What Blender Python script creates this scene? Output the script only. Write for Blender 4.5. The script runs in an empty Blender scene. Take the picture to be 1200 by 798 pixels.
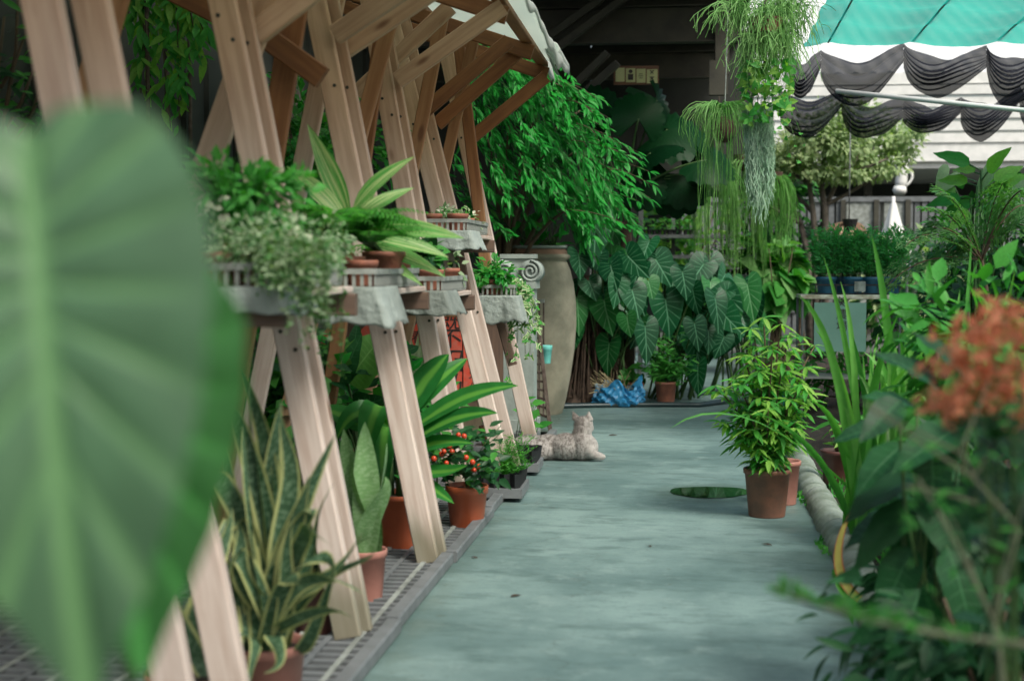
import bpy, math, random
import numpy as np
from mathutils import Vector, Matrix

random.seed(7)
rng = np.random.default_rng(7)
SC = bpy.context.scene
COL = SC.collection
V3 = Vector
# ------------------------------------------------------------------ camera
FPX, CX, CY, VPX, VPY, EYE = 1667.0, 600.0, 399.0, 795.0, 309.0, 1.31
_k = math.sqrt(1 + ((VPX-CX)/FPX)**2 + ((CY-VPY)/FPX)**2)
_psi = math.asin((VPX-CX)/FPX/_k)
_th = math.asin((CY-VPY)/FPX/_k/math.cos(_psi))
CR = V3((math.cos(_psi), math.sin(_psi), 0))
CF = V3((-math.sin(_psi)*math.cos(_th), math.cos(_psi)*math.cos(_th), -math.sin(_th)))
CU = V3((-math.sin(_psi)*math.sin(_th), math.cos(_psi)*math.sin(_th), math.cos(_th)))
EYEP = V3((0, 0, EYE))
cam_d = bpy.data.cameras.new("camera")
cam = bpy.data.objects.new("camera", cam_d)
COL.objects.link(cam)
M = Matrix((CR, CU, -CF)).transposed().to_4x4()
M.translation = EYEP
cam.matrix_world = M
cam_d.sensor_width = 36
cam_d.lens = FPX/1200*36
cam_d.clip_start = 0.05
cam_d.clip_end = 2000
cam_d.dof.use_dof = True
cam_d.dof.focus_distance = 8.9
cam_d.dof.aperture_fstop = 2.2
cam_d.dof.aperture_blades = 0
SC.camera = cam


def at(px, py, Y):
    """the point of the vertical plane at distance Y down the path that the photo shows at (px, py)"""
    d = CF + CR*((px-CX)/FPX) + CU*((CY-py)/FPX)
    return EYEP + d*(Y/d.y)


def gnd(px, py, Z=0.0):
    d = CF + CR*((px-CX)/FPX) + CU*((CY-py)/FPX)
    return EYEP + d*((Z-EYE)/d.z)


# ------------------------------------------------------------------ light
SUN_EL, SUN_AZ = 52, 138          # azimuth clockwise from +Y (down the path)
w = bpy.data.worlds.new("World")
SC.world = w
w.use_nodes = True
nt = w.node_tree
sky = nt.nodes.new("ShaderNodeTexSky")
sky.sky_type = 'NISHITA'
sky.sun_disc = False
sky.sun_elevation = math.radians(SUN_EL)
sky.sun_rotation = math.radians(SUN_AZ)
sky.dust_density = 6.0
sky.air_density = 1.3
sky.ozone_density = 0.6
nt.links.new(sky.outputs[0], nt.nodes["Background"].inputs[0])
nt.nodes["Background"].inputs[1].default_value = 0.135
sd = bpy.data.lights.new("sun", 'SUN')
sd.energy = 2.2
sd.angle = math.radians(15)
sd.color = (1.0, 0.975, 0.91)
so = bpy.data.objects.new("sun", sd)
COL.objects.link(so)
_e, _a = math.radians(SUN_EL), math.radians(SUN_AZ)
sdir = V3((math.sin(_a)*math.cos(_e), math.cos(_a)*math.cos(_e), math.sin(_e)))
so.rotation_euler = sdir.to_track_quat('Z', 'Y').to_euler()
so.location = (4, -3, 9)
SC.view_settings.view_transform = 'Standard'
SC.view_settings.look = 'None'
SC.view_settings.exposure = 0.34
SC.view_settings.gamma = 1.0
SC.render.engine = 'CYCLES'
SC.cycles.use_denoising = True
SC.cycles.use_adaptive_sampling = True
SC.cycles.adaptive_threshold = 0.015
SC.cycles.max_bounces = 7
SC.cycles.diffuse_bounces = 4
SC.cycles.glossy_bounces = 2
SC.cycles.transmission_bounces = 4
SC.cycles.transparent_max_bounces = 8
SC.cycles.sample_clamp_indirect = 6.0


# ------------------------------------------------------------------ mesh helpers
class MB:
    def __init__(s):
        s.v, s.f, s.uv = [], [], []

    def add(s, V, F, UV=None):
        n = len(s.v)
        s.v.extend([tuple(p) for p in V])
        s.f.extend([tuple(i+n for i in f) for f in F])
        s.uv.extend(UV if UV is not None else [(0.0, 0.0)]*len(V))
        return s

    def box(s, lo, hi, M=None):
        x0, y0, z0 = lo
        x1, y1, z1 = hi
        P = [V3(p) for p in ((x0, y0, z0), (x1, y0, z0), (x1, y1, z0), (x0, y1, z0), (x0, y0, z1), (x1, y0, z1), (x1, y1, z1), (x0, y1, z1))]
        if M is not None:
            P = [M @ p for p in P]
        V, F, U = [], [], []
        for f in ((0, 3, 2, 1), (4, 5, 6, 7), (0, 1, 5, 4), (1, 2, 6, 5), (2, 3, 7, 6), (3, 0, 4, 7)):
            b = len(V)
            V += [P[i] for i in f]
            a, c = (P[f[1]]-P[f[0]]).length, (P[f[3]]-P[f[0]]).length
            U += [(0, 0), (a, 0), (a, c), (0, c)] if a < c else [(0, 0), (0, a), (c, a), (c, 0)]
            F.append((b, b+1, b+2, b+3))
        return s.add(V, F, U)

    def beam(s, p0, p1, w, t, wdir, ch=0.005):
        """timber from p0 to p1, w wide along wdir and t thick, chamfered edges; uv.y runs along the grain"""
        p0, p1 = V3(p0), V3(p1)
        ax = (p1-p0)
        L = ax.length
        ax.normalize()
        a = V3(wdir)
        a = (a-ax*a.dot(ax)).normalized()
        b = ax.cross(a)
        hw, ht = w/2, t/2
        pr = [(-hw+ch, -ht), (hw-ch, -ht), (hw, -ht+ch), (hw, ht-ch), (hw-ch, ht), (-hw+ch, ht), (-hw, ht-ch), (-hw, -ht+ch)]
        V, U, F = [], [], []
        off = random.random()*9
        per = 0
        for i in range(9):
            x, y = pr[i % 8]
            if i:
                xx, yy = pr[i-1]
                per += math.hypot(x-xx, y-yy)
            for e, p in ((0, p0), (L, p1)):
                V.append(p+a*x+b*y)
                U.append((per+off, e+off*3))
        for i in range(8):
            F.append((2*i, 2*i+2, 2*i+3, 2*i+1))
        n = len(V)
        for e, p in ((0, p0), (1, p1)):
            b0 = len(V)
            for x, y in pr:
                V.append(p+a*x+b*y)
                U.append((x+off, y))
            F.append(tuple(range(b0, b0+8))[::1 if e else -1])
        return s.add(V, F, U)

    def tube(s, pts, radii, n=6, cap=True):
        pts = [V3(p) for p in pts]
        if not hasattr(radii, '__len__'):
            radii = [radii]*len(pts)
        V, F, U = [], [], []
        t0 = (pts[1]-pts[0]).normalized()
        nrm = t0.orthogonal().normalized()
        ln = 0
        for i, p in enumerate(pts):
            t = (pts[min(i+1, len(pts)-1)]-pts[max(i-1, 0)])
            if t.length < 1e-9:
                t = t0
            t.normalize()
            nrm = (nrm-t*nrm.dot(t))
            if nrm.length < 1e-6:
                nrm = t.orthogonal()
            nrm.normalize()
            bn = t.cross(nrm)
            if i:
                ln += (p-pts[i-1]).length
            for k in range(n):
                an = 2*math.pi*k/n
                V.append(p+(nrm*math.cos(an)+bn*math.sin(an))*radii[i])
                U.append((k/n, ln))
        for i in range(len(pts)-1):
            for k in range(n):
                a, b = i*n+k, i*n+(k+1) % n
                F.append((a, b, b+n, a+n))
        if cap and n > 2:
            F.append(tuple(range(n))[::-1])
            F.append(tuple(range((len(pts)-1)*n, len(pts)*n)))
        return s.add(V, F, U)

    def lathe(s, prof, n=32, c=(0, 0, 0), cap=False):
        V, F, U = [], [], []
        for i, (r, z) in enumerate(prof):
            for k in range(n):
                a = 2*math.pi*k/n
                V.append((c[0]+r*math.cos(a), c[1]+r*math.sin(a), c[2]+z))
                U.append((k/n, z))
        for i in range(len(prof)-1):
            for k in range(n):
                a, b = i*n+k, i*n+(k+1) % n
                F.append((a, b, b+n, a+n))
        if cap:
            F.append(tuple(range(n))[::-1])
            F.append(tuple(range((len(prof)-1)*n, len(prof)*n)))
        return s.add(V, F, U)

    def grid(s, fn, nu, nv, closed=False):
        V, F, U = [], [], []
        for j in range(nv+1):
            for i in range(nu+1):
                V.append(fn(i/nu, j/nv))
                U.append((i/nu, j/nv))
        for j in range(nv):
            for i in range(nu):
                a = j*(nu+1)+i
                F.append((a, a+1, a+nu+2, a+nu+1))
        return s.add(V, F, U)

    def ell(s, c, r, n=14, m=9, R=None):
        V, F = [], []
        c = V3(c)
        for j in range(m+1):
            ph = math.pi*j/m
            for i in range(n):
                a = 2*math.pi*i/n
                p = V3((r[0]*math.sin(ph)*math.cos(a), r[1]*math.sin(ph)*math.sin(a), -r[2]*math.cos(ph)))
                V.append(c+(R @ p if R else p))
        for j in range(m):
            for i in range(n):
                a, b = j*n+i, j*n+(i+1) % n
                F.append((a, b, b+n, a+n))
        return s.add(V, F)

    def mesh(s, name, mat, smooth=False):
        return make_mesh(name, np.array(s.v, dtype=np.float32), s.f, np.array(s.uv, dtype=np.float32), mat, smooth)

    def obj(s, name, mat, parent=None, smooth=False, world=True):
        me = s.mesh(name, mat, smooth)
        return link(name, me, parent, world)


def make_mesh(name, V, F, UV, mat, smooth=False):
    me = bpy.data.meshes.new(name)
    if isinstance(F, np.ndarray):
        nf, k = F.shape
        me.vertices.add(len(V))
        me.vertices.foreach_set("co", V.ravel())
        me.loops.add(nf*k)
        me.loops.foreach_set("vertex_index", F.ravel().astype(np.int32))
        me.polygons.add(nf)
        me.polygons.foreach_set("loop_start", (np.arange(nf)*k).astype(np.int32))
        me.update(calc_edges=True)
    else:
        me.from_pydata([tuple(map(float, p)) for p in V], [], F)
    if UV is not None and len(UV):
        lay = me.uv_layers.new(name="UVMap")
        idx = np.empty(len(me.loops), dtype=np.int32)
        me.loops.foreach_get("vertex_index", idx)
        lay.data.foreach_set("uv", np.asarray(UV, dtype=np.float32)[idx].ravel())
    if mat:
        me.materials.append(mat)
    if smooth:
        me.polygons.foreach_set("use_smooth", np.ones(len(me.polygons), dtype=bool))
    me.update()
    return me


def world_off(o):
    t = V3((0, 0, 0))
    while o is not None:
        t += o.location
        o = o.parent
    return t


def link(name, me, parent=None, world=True):
    o = bpy.data.objects.new(name, me)
    COL.objects.link(o)
    if parent is not None:
        o.parent = parent
        if world:                      # vertices are in world space: undo the parents' offsets
            o.location = -world_off(parent)
    return o


def tag(o, label=None, cat=None, group=None, kind=None):
    if label: o['label'] = label
    if cat: o['category'] = cat
    if group: o['group'] = group
    if kind: o['kind'] = kind
    return o


def thing(name, label, cat, loc=(0, 0, 0), group=None):
    o = bpy.data.objects.new(name, None)
    COL.objects.link(o)
    o.empty_display_size = 0.1
    o.location = loc
    return tag(o, label, cat, group)


def rebase(o, base):
    """move a one-mesh thing's origin to base"""
    base = V3(base)
    o.data.transform(Matrix.Translation(-base))
    o.location = base
    return o


# ------------------------------------------------------------------ materials
def N(nt, typ, **kw):
    n = nt.nodes.new("ShaderNode"+typ)
    for k, v in kw.items():
        if k.startswith('i_'):
            n.inputs[int(k[2:])].default_value = v
        else:
            setattr(n, k, v)
    return n


def math_(nt, op, a, b=None, clamp=False):
    n = nt.nodes.new("ShaderNodeMath")
    n.operation = op
    n.use_clamp = clamp
    for i, x in enumerate((a, b)):
        if x is None: continue
        if isinstance(x, (int, float)): n.inputs[i].default_value = x
        else: nt.links.new(x, n.inputs[i])
    return n.outputs[0]


def mix_(nt, f, a, b, blend='MIX'):
    n = nt.nodes.new("ShaderNodeMix")
    n.data_type = 'RGBA'
    n.blend_type = blend
    for i, x in ((0, f), (6, a), (7, b)):
        if isinstance(x, (int, float)): n.inputs[i].default_value = x
        elif isinstance(x, (tuple, list)): n.inputs[i].default_value = tuple(x)[:3]+(1,)
        else: nt.links.new(x, n.inputs[i])
    return n.outputs[2]


def ramp_(nt, x, a, b):
    n = nt.nodes.new("ShaderNodeMapRange")
    n.inputs[1].default_value = a
    n.inputs[2].default_value = b
    n.interpolation_type = 'SMOOTHSTEP'
    nt.links.new(x, n.inputs[0])
    return n.outputs[0]


def newmat(name):
    m = bpy.data.materials.new(name)
    m.use_nodes = True
    return m, m.node_tree, m.node_tree.nodes["Principled BSDF"]


def noise_(nt, scale, detail=3, vec=None, rough=0.55, coord='Object'):
    n = N(nt, "TexNoise")
    n.inputs["Scale"].default_value = scale
    n.inputs["Detail"].default_value = detail
    n.inputs["Roughness"].default_value = rough
    if vec is None:
        tc = N(nt, "TexCoord")
        vec = tc.outputs[coord]
    nt.links.new(vec, n.inputs["Vector"])
    return n.outputs[0]


def bump_(nt, bs, h, strength=0.3, dist=0.01):
    b = N(nt, "Bump")
    b.inputs["Strength"].default_value = strength
    b.inputs["Distance"].default_value = dist
    nt.links.new(h, b.inputs["Height"])
    nt.links.new(b.outputs[0], bs.inputs["Normal"])


def rand_(nt):
    oi = N(nt, "ObjectInfo")
    g = N(nt, "NewGeometry")
    s = math_(nt, 'ADD', oi.outputs["Random"], g.outputs["Random Per Island"])
    return math_(nt, 'FRACT', s)


def plain(name, c1, c2=None, rough=0.6, scale=8, bump=0.15, metal=0.0, spec=0.5, detail=4, bscale=None, objvar=0.0):
    m, nt, bs = newmat(name)
    c2 = c2 or tuple(x*0.7 for x in c1)
    n = noise_(nt, scale, detail)
    f = ramp_(nt, n, 0.3, 0.7)
    c = mix_(nt, f, c1, c2)
    if objvar:
        oi = N(nt, "ObjectInfo")
        hs = N(nt, "HueSaturation")
        nt.links.new(math_(nt, 'ADD', math_(nt, 'MULTIPLY', oi.outputs["Random"], objvar*2), 1-objvar), hs.inputs["Value"])
        nt.links.new(c, hs.inputs["Color"])
        c = hs.outputs[0]
    nt.links.new(c, bs.inputs["Base Color"])
    bs.inputs["Roughness"].default_value = rough
    bs.inputs["Metallic"].default_value = metal
    bs.inputs["Specular IOR Level"].default_value = spec
    if bump:
        bump_(nt, bs, noise_(nt, bscale or scale*6, 3), bump)
    return m


def leafmat(name, c1, c2, rough=0.45, trans=0.3, tcol=None, vein=None, nv=9, vw=0.09, sweep=1.2, mid=0.02,
            margin=None, mw=0.36, stripe=None, bands=None, cross=None, spec=0.25, speck=None, fan=False):
    """leaf surface: uv.x across the blade (0.5 = midrib), uv.y from base to tip"""
    m, nt, bs = newmat(name)
    r = rand_(nt)
    c = mix_(nt, r, c1, c2)
    nz = noise_(nt, 14, 3)
    hs = N(nt, "HueSaturation")
    nt.links.new(math_(nt, 'ADD', math_(nt, 'MULTIPLY', nz, 0.7), 0.65), hs.inputs["Value"])
    nt.links.new(c, hs.inputs["Color"])
    c = hs.outputs[0]
    uv = N(nt, "TexCoord").outputs["UV"]
    sep = N(nt, "SeparateXYZ")
    nt.links.new(uv, sep.inputs[0])
    s = math_(nt, 'ABSOLUTE', math_(nt, 'SUBTRACT', sep.outputs[0], 0.5))      # 0 midrib .. 0.5 edge
    t = sep.outputs[1]
    wob = noise_(nt, 3.0, 2, uv)
    h = None
    if stripe:                                                               # pale stripes that run along the blade
        comb = N(nt, "CombineXYZ")
        nt.links.new(math_(nt, 'MULTIPLY', sep.outputs[0], 16.0), comb.inputs[0])
        nt.links.new(math_(nt, 'MULTIPLY', t, 0.9), comb.inputs[1])
        nt.links.new(math_(nt, 'MULTIPLY', r, 30.0), comb.inputs[2])
        sn = noise_(nt, 1.0, 2, comb.outputs[0])
        c = mix_(nt, ramp_(nt, sn, 0.47, 0.6), c, stripe)
    if cross:                                                                # snake plant's grey cross bands
        comb = N(nt, "CombineXYZ")
        nt.links.new(math_(nt, 'MULTIPLY', sep.outputs[0], 4.0), comb.inputs[0])
        nt.links.new(math_(nt, 'MULTIPLY', t, 42.0), comb.inputs[1])
        sn = noise_(nt, 1.0, 3, comb.outputs[0])
        c = mix_(nt, ramp_(nt, sn, 0.46, 0.6), c, cross)
    if bands:                                                                # pale centre of the blade
        c = mix_(nt, ramp_(nt, math_(nt, 'ADD', s, math_(nt, 'MULTIPLY', math_(nt, 'SUBTRACT', wob, 0.5), 0.2)), 0.20, 0.05), c, bands)
    if speck:
        c = mix_(nt, ramp_(nt, noise_(nt, 26, 3, uv), 0.5, 0.56), c, speck)
    if margin:
        sm = math_(nt, 'ADD', s, math_(nt, 'MULTIPLY', math_(nt, 'SUBTRACT', wob, 0.5), 0.12))
        c = mix_(nt, ramp_(nt, sm, mw-0.03, mw+0.03), c, margin)
    if vein:
        if fan:                                                              # veins fan out from the stalk
            ph = math_(nt, 'MULTIPLY', math_(nt, 'ARCTAN2', t, math_(nt, 'ADD', s, 0.22)), 1/0.30)
        else:
            ph = math_(nt, 'SUBTRACT', math_(nt, 'MULTIPLY', t, float(nv)), math_(nt, 'MULTIPLY', s, sweep))
        fr = math_(nt, 'ABSOLUTE', math_(nt, 'SUBTRACT', math_(nt, 'FRACT', ph), 0.5))
        lat = ramp_(nt, fr, vw, vw*0.3)
        lat = math_(nt, 'MULTIPLY', lat, ramp_(nt, s, 0.52, 0.2))
        md = ramp_(nt, s, mid*1.6, mid*0.6)
        vm = math_(nt, 'MAXIMUM', math_(nt, 'MULTIPLY', lat, 0.75), md, True)
        c = mix_(nt, vm, c, vein)
        h = vm
    nt.links.new(c, bs.inputs["Base Color"])
    bs.inputs["Roughness"].default_value = rough
    bs.inputs["Specular IOR Level"].default_value = spec
    if h is not None:
        bump_(nt, bs, math_(nt, 'MULTIPLY', h, -1.0), 0.5, 0.004)
    if trans > 0:
        tr = N(nt, "BsdfTranslucent")
        tc = mix_(nt, 1.0, c, tcol or (1.5, 1.9, 0.6), 'MULTIPLY')
        nt.links.new(tc, tr.inputs[0])
        ms = N(nt, "MixShader")
        ms.inputs[0].default_value = trans
        nt.links.new(bs.outputs[0], ms.inputs[1])
        nt.links.new(tr.outputs[0], ms.inputs[2])
        nt.links.new(ms.outputs[0], nt.nodes["Material Output"].inputs[0])
    return m


def wood(name, c1, c2, c3):
    m, nt, bs = newmat(name)
    uv = N(nt, "TexCoord").outputs["UV"]
    mp = N(nt, "Mapping")
    mp.inputs["Scale"].default_value = (34, 2.4, 1)
    nt.links.new(uv, mp.inputs[0])
    wob = noise_(nt, 1.0, 4, mp.outputs[0], 0.6)
    mp2 = N(nt, "Mapping")
    mp2.inputs["Scale"].default_value = (5, 1.1, 1)
    nt.links.new(uv, mp2.inputs[0])
    big = noise_(nt, 1.0, 3, mp2.outputs[0])
    c = mix_(nt, ramp_(nt, wob, 0.35, 0.68), c1, c2)
    c = mix_(nt, math_(nt, 'MULTIPLY', ramp_(nt, big, 0.5, 0.75), 0.6), c, c3)
    vo = N(nt, "TexVoronoi")
    vo.inputs["Scale"].default_value = 1.0
    mp3 = N(nt, "Mapping")
    mp3.inputs["Scale"].default_value = (7, 2.4, 1)
    nt.links.new(uv, mp3.inputs[0])
    nt.links.new(mp3.outputs[0], vo.inputs["Vector"])
    kn = ramp_(nt, vo.outputs["Distance"], 0.16, 0.06)
    sel = N(nt, "SeparateColor")
    nt.links.new(vo.outputs["Color"], sel.inputs[0])
    kn = math_(nt, 'MULTIPLY', kn, math_(nt, 'GREATER_THAN', sel.outputs[0], 0.45))
    c = mix_(nt, math_(nt, 'MULTIPLY', kn, 0.85), c, (0.14, 0.065, 0.03))
    oi = N(nt, "ObjectInfo")
    hs = N(nt, "HueSaturation")
    nt.links.new(math_(nt, 'ADD', math_(nt, 'MULTIPLY', oi.outputs["Random"], 0.3), 0.85), hs.inputs["Value"])
    nt.links.new(c, hs.inputs["Color"])
    # bleached below, warm shade and bounce under the roof painted in by height
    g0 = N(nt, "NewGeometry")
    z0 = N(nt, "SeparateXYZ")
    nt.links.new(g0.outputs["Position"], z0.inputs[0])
    roof_shade = ramp_(nt, math_(nt, 'ADD', z0.outputs[2], math_(nt, 'MULTIPLY', big, 0.5)), 1.55, 2.5)
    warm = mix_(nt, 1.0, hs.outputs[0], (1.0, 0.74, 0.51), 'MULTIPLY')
    hs_out = mix_(nt, roof_shade, hs.outputs[0], warm)
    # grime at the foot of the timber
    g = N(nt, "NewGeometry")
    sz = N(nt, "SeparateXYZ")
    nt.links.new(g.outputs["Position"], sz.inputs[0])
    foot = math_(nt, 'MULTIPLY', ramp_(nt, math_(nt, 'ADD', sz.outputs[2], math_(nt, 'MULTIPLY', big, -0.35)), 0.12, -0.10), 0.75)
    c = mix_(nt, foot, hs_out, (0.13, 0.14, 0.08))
    nt.links.new(c, bs.inputs["Base Color"])
    bs.inputs["Roughness"].default_value = 0.62
    bump_(nt, bs, wob, 0.25, 0.004)
    return m


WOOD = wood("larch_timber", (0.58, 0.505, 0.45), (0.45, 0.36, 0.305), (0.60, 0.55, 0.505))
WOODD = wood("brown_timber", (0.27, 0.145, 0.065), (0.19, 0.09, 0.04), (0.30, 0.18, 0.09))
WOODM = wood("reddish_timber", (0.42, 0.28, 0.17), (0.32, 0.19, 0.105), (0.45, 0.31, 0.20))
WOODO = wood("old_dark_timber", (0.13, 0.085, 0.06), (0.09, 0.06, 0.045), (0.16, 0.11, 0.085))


def concrete_mat():
    m, nt, bs = newmat("worn_concrete")
    tc = N(nt, "TexCoord").outputs["Object"]
    big = noise_(nt, 0.8, 6, tc, 0.65)
    med = noise_(nt, 4.5, 8, tc, 0.7)
    fine = noise_(nt, 70, 4, tc, 0.7)
    mp = N(nt, "Mapping")
    mp.inputs["Rotation"].default_value = (0, 0, 0.5)
    mp.inputs["Scale"].default_value = (1.0, 2.4, 1)
    nt.links.new(tc, mp.inputs[0])
    trowel = noise_(nt, 2.6, 7, mp.outputs[0], 0.7)
    c = mix_(nt, ramp_(nt, big, 0.36, 0.62), (0.205, 0.310, 0.300), (0.105, 0.180, 0.178))
    c = mix_(nt, math_(nt, 'MULTIPLY', ramp_(nt, trowel, 0.48, 0.66), 0.75), c, (0.070, 0.128, 0.124))
    c = mix_(nt, math_(nt, 'MULTIPLY', ramp_(nt, med, 0.52, 0.7), 0.5), c, (0.27, 0.38, 0.365))
    c = mix_(nt, math_(nt, 'MULTIPLY', ramp_(nt, fine, 0.45, 0.7), 0.35), c, (0.10, 0.15, 0.135))
    spot = noise_(nt, 13, 3, tc, 0.6)
    c = mix_(nt, math_(nt, 'MULTIPLY', ramp_(nt, spot, 0.66, 0.74), 0.7), c, (0.075, 0.11, 0.095))
    # hairline cracks
    vo = N(nt, "TexVoronoi")
    vo.feature = 'DISTANCE_TO_EDGE'
    vo.inputs["Scale"].default_value = 0.42
    dv = N(nt, "VectorMath")
    dv.operation = 'ADD'
    cmb = N(nt, "CombineXYZ")
    nt.links.new(math_(nt, 'MULTIPLY', med, 0.5), cmb.inputs[0])
    nt.links.new(math_(nt, 'MULTIPLY', big, 0.9), cmb.inputs[1])
    nt.links.new(tc, dv.inputs[0])
    nt.links.new(cmb.outputs[0], dv.inputs[1])
    nt.links.new(dv.outputs[0], vo.inputs["Vector"])
    crack = math_(nt, 'MULTIPLY', ramp_(nt, vo.outputs["Distance"], 0.0045, 0.001), ramp_(nt, big, 0.42, 0.52))
    c = mix_(nt, math_(nt, 'MULTIPLY', crack, 0.35), c, (0.05, 0.07, 0.06))
    # damp, algae-dark margins of the slab and round the puddle
    sx = N(nt, "SeparateXYZ")
    nt.links.new(tc, sx.inputs[0])
    ed = math_(nt, 'ABSOLUTE', math_(nt, 'ADD', sx.outputs[0], 0.17))
    ed = math_(nt, 'ADD', ed, math_(nt, 'MULTIPLY', math_(nt, 'SUBTRACT', med, 0.5), 0.55))
    damp = math_(nt, 'MULTIPLY', ramp_(nt, ed, 0.60, 0.95), 0.7)
    pd_ = N(nt, "VectorMath")
    pd_.operation = 'DISTANCE'
    nt.links.new(tc, pd_.inputs[0])
    pd_.inputs[1].default_value = tuple(gnd(834, 577))
    pr = math_(nt, 'ADD', pd_.outputs["Value"], math_(nt, 'MULTIPLY', math_(nt, 'SUBTRACT', med, 0.5), 0.35))
    damp = math_(nt, 'MAXIMUM', damp, math_(nt, 'MULTIPLY', ramp_(nt, pr, 0.42, 0.2), 0.55))
    c = mix_(nt, damp, c, (0.055, 0.09, 0.07))
    nt.links.new(c, bs.inputs["Base Color"])
    r = math_(nt, 'SUBTRACT', math_(nt, 'ADD', math_(nt, 'MULTIPLY', trowel, 0.55), 0.28), math_(nt, 'MULTIPLY', damp, 0.2))
    nt.links.new(r, bs.inputs["Roughness"])
    bs.inputs["Specular IOR Level"].default_value = 0.45
    bump_(nt, bs, math_(nt, 'ADD', fine, math_(nt, 'MULTIPLY', med, 2.5)), 0.3, 0.005)
    return m


CONC = concrete_mat()
KERB = plain("mossy_concrete", (0.24, 0.29, 0.26), (0.12, 0.16, 0.12), 0.85, 7, 0.5)
SOIL = plain("dark_soil", (0.035, 0.028, 0.02), (0.015, 0.012, 0.01), 0.95, 12, 0.9)
GROUND = plain("outer_ground", (0.10, 0.12, 0.10), (0.06, 0.075, 0.06), 0.9, 1.2, 0.3)
TERRA = plain("terracotta", (0.38, 0.145, 0.09), (0.24, 0.10, 0.07), 0.65, 16, 0.2, detail=8, objvar=0.15)
TERRAB = plain("brown_plastic_pot", (0.24, 0.105, 0.065), (0.15, 0.075, 0.05), 0.5, 14, 0.12, detail=8)
TERRAP = plain("pink_faded_pot", (0.42, 0.20, 0.16), (0.33, 0.15, 0.12), 0.6, 8, 0.1)
TERRAR = plain("orange_plastic_pot", (0.44, 0.11, 0.045), (0.36, 0.085, 0.035), 0.42, 5, 0.05)
DPOT = plain("dark_maroon_pot", (0.10, 0.04, 0.035), (0.07, 0.03, 0.025), 0.5, 6, 0.08)
BLACKP = plain("black_plastic", (0.018, 0.02, 0.022), (0.012, 0.013, 0.014), 0.4, 10, 0.1)
GREYP = plain("grey_plastic", (0.16, 0.18, 0.19), (0.11, 0.125, 0.13), 0.55, 10, 0.1)
PALEP = plain("pale_grey_plastic", (0.32, 0.36, 0.34), (0.16, 0.18, 0.165), 0.55, 14, 0.2, detail=7)
BLUEPOT = plain("blue_plastic_pot", (0.03, 0.13, 0.22), (0.022, 0.10, 0.17), 0.4, 8, 0.05)
TEALP = plain("turquoise_plastic", (0.16, 0.55, 0.50), (0.13, 0.47, 0.43), 0.4, 8, 0.03)
WHITEP = plain("white_paint", (0.80, 0.82, 0.80), (0.66, 0.69, 0.67), 0.45, 5, 0.05)
CREAM = plain("chipped_cream_paint", (0.78, 0.78, 0.68), (0.35, 0.30, 0.20), 0.6, 11, 0.2)
STEEL = plain("grey_steel", (0.22, 0.25, 0.25), (0.15, 0.17, 0.17), 0.4, 8, 0.1, metal=0.6)
RUST = plain("rusted_steel", (0.15, 0.12, 0.10), (0.07, 0.05, 0.04), 0.75, 20, 0.4, metal=0.3)
DARKST = plain("dark_steel", (0.05, 0.05, 0.035), (0.025, 0.026, 0.02), 0.6, 4, 0.2)  # dark base tone for the roof steel and small fittings
DARKST2 = plain("dark_sheet", (0.03, 0.032, 0.024), (0.015, 0.016, 0.013), 0.7, 3, 0.2)
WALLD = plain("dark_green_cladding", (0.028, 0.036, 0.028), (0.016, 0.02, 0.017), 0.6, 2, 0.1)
URNM = plain("weathered_stoneware", (0.40, 0.37, 0.28), (0.22, 0.215, 0.16), 0.7, 4.5, 0.35, detail=8)
RIMM = plain("terracotta_collar", (0.28, 0.165, 0.11), (0.2, 0.125, 0.085), 0.7, 8, 0.2)
STONE = plain("painted_stone", (0.30, 0.36, 0.335), (0.22, 0.27, 0.25), 0.75, 6, 0.3)
REDP = plain("red_couplet_paper", (0.62, 0.075, 0.04), (0.52, 0.13, 0.09), 0.8, 26, 0.15)
INK = plain("black_ink", (0.02, 0.02, 0.018), (0.04, 0.03, 0.025), 0.7, 30, 0)
GREENS = plain("green_sign_board", (0.20, 0.40, 0.33), (0.17, 0.35, 0.28), 0.5, 3, 0.03)
SIGNY = plain("yellowed_card", (0.42, 0.46, 0.22), (0.35, 0.40, 0.18), 0.6, 9, 0.05)
BARK = plain("grey_bark", (0.17, 0.15, 0.125), (0.09, 0.08, 0.065), 0.9, 14, 0.7)
TWIG = plain("pale_twig", (0.22, 0.25, 0.15), (0.13, 0.15, 0.09), 0.75, 20, 0.3)
STEMG = plain("green_stem", (0.06, 0.14, 0.035), (0.045, 0.10, 0.03), 0.55, 12, 0.1)
STEMB = plain("brown_stem", (0.12, 0.085, 0.05), (0.075, 0.055, 0.035), 0.75, 16, 0.3)
ROOT = plain("dead_brown_fibre", (0.07, 0.045, 0.03), (0.035, 0.024, 0.017), 0.95, 18, 0.5)
STRAW = plain("dry_straw", (0.42, 0.36, 0.20), (0.27, 0.22, 0.12), 0.85, 22, 0.2)
COIR = plain("coir_ball", (0.09, 0.055, 0.035), (0.05, 0.03, 0.02), 0.95, 40, 0.8)
HOSEM = plain("black_hose", (0.022, 0.05, 0.055), (0.016, 0.035, 0.04), 0.35, 9, 0.05)
BLUEB = plain("blue_plastic_bag", (0.035, 0.26, 0.50), (0.03, 0.21, 0.42), 0.32, 7, 0.25)


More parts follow.
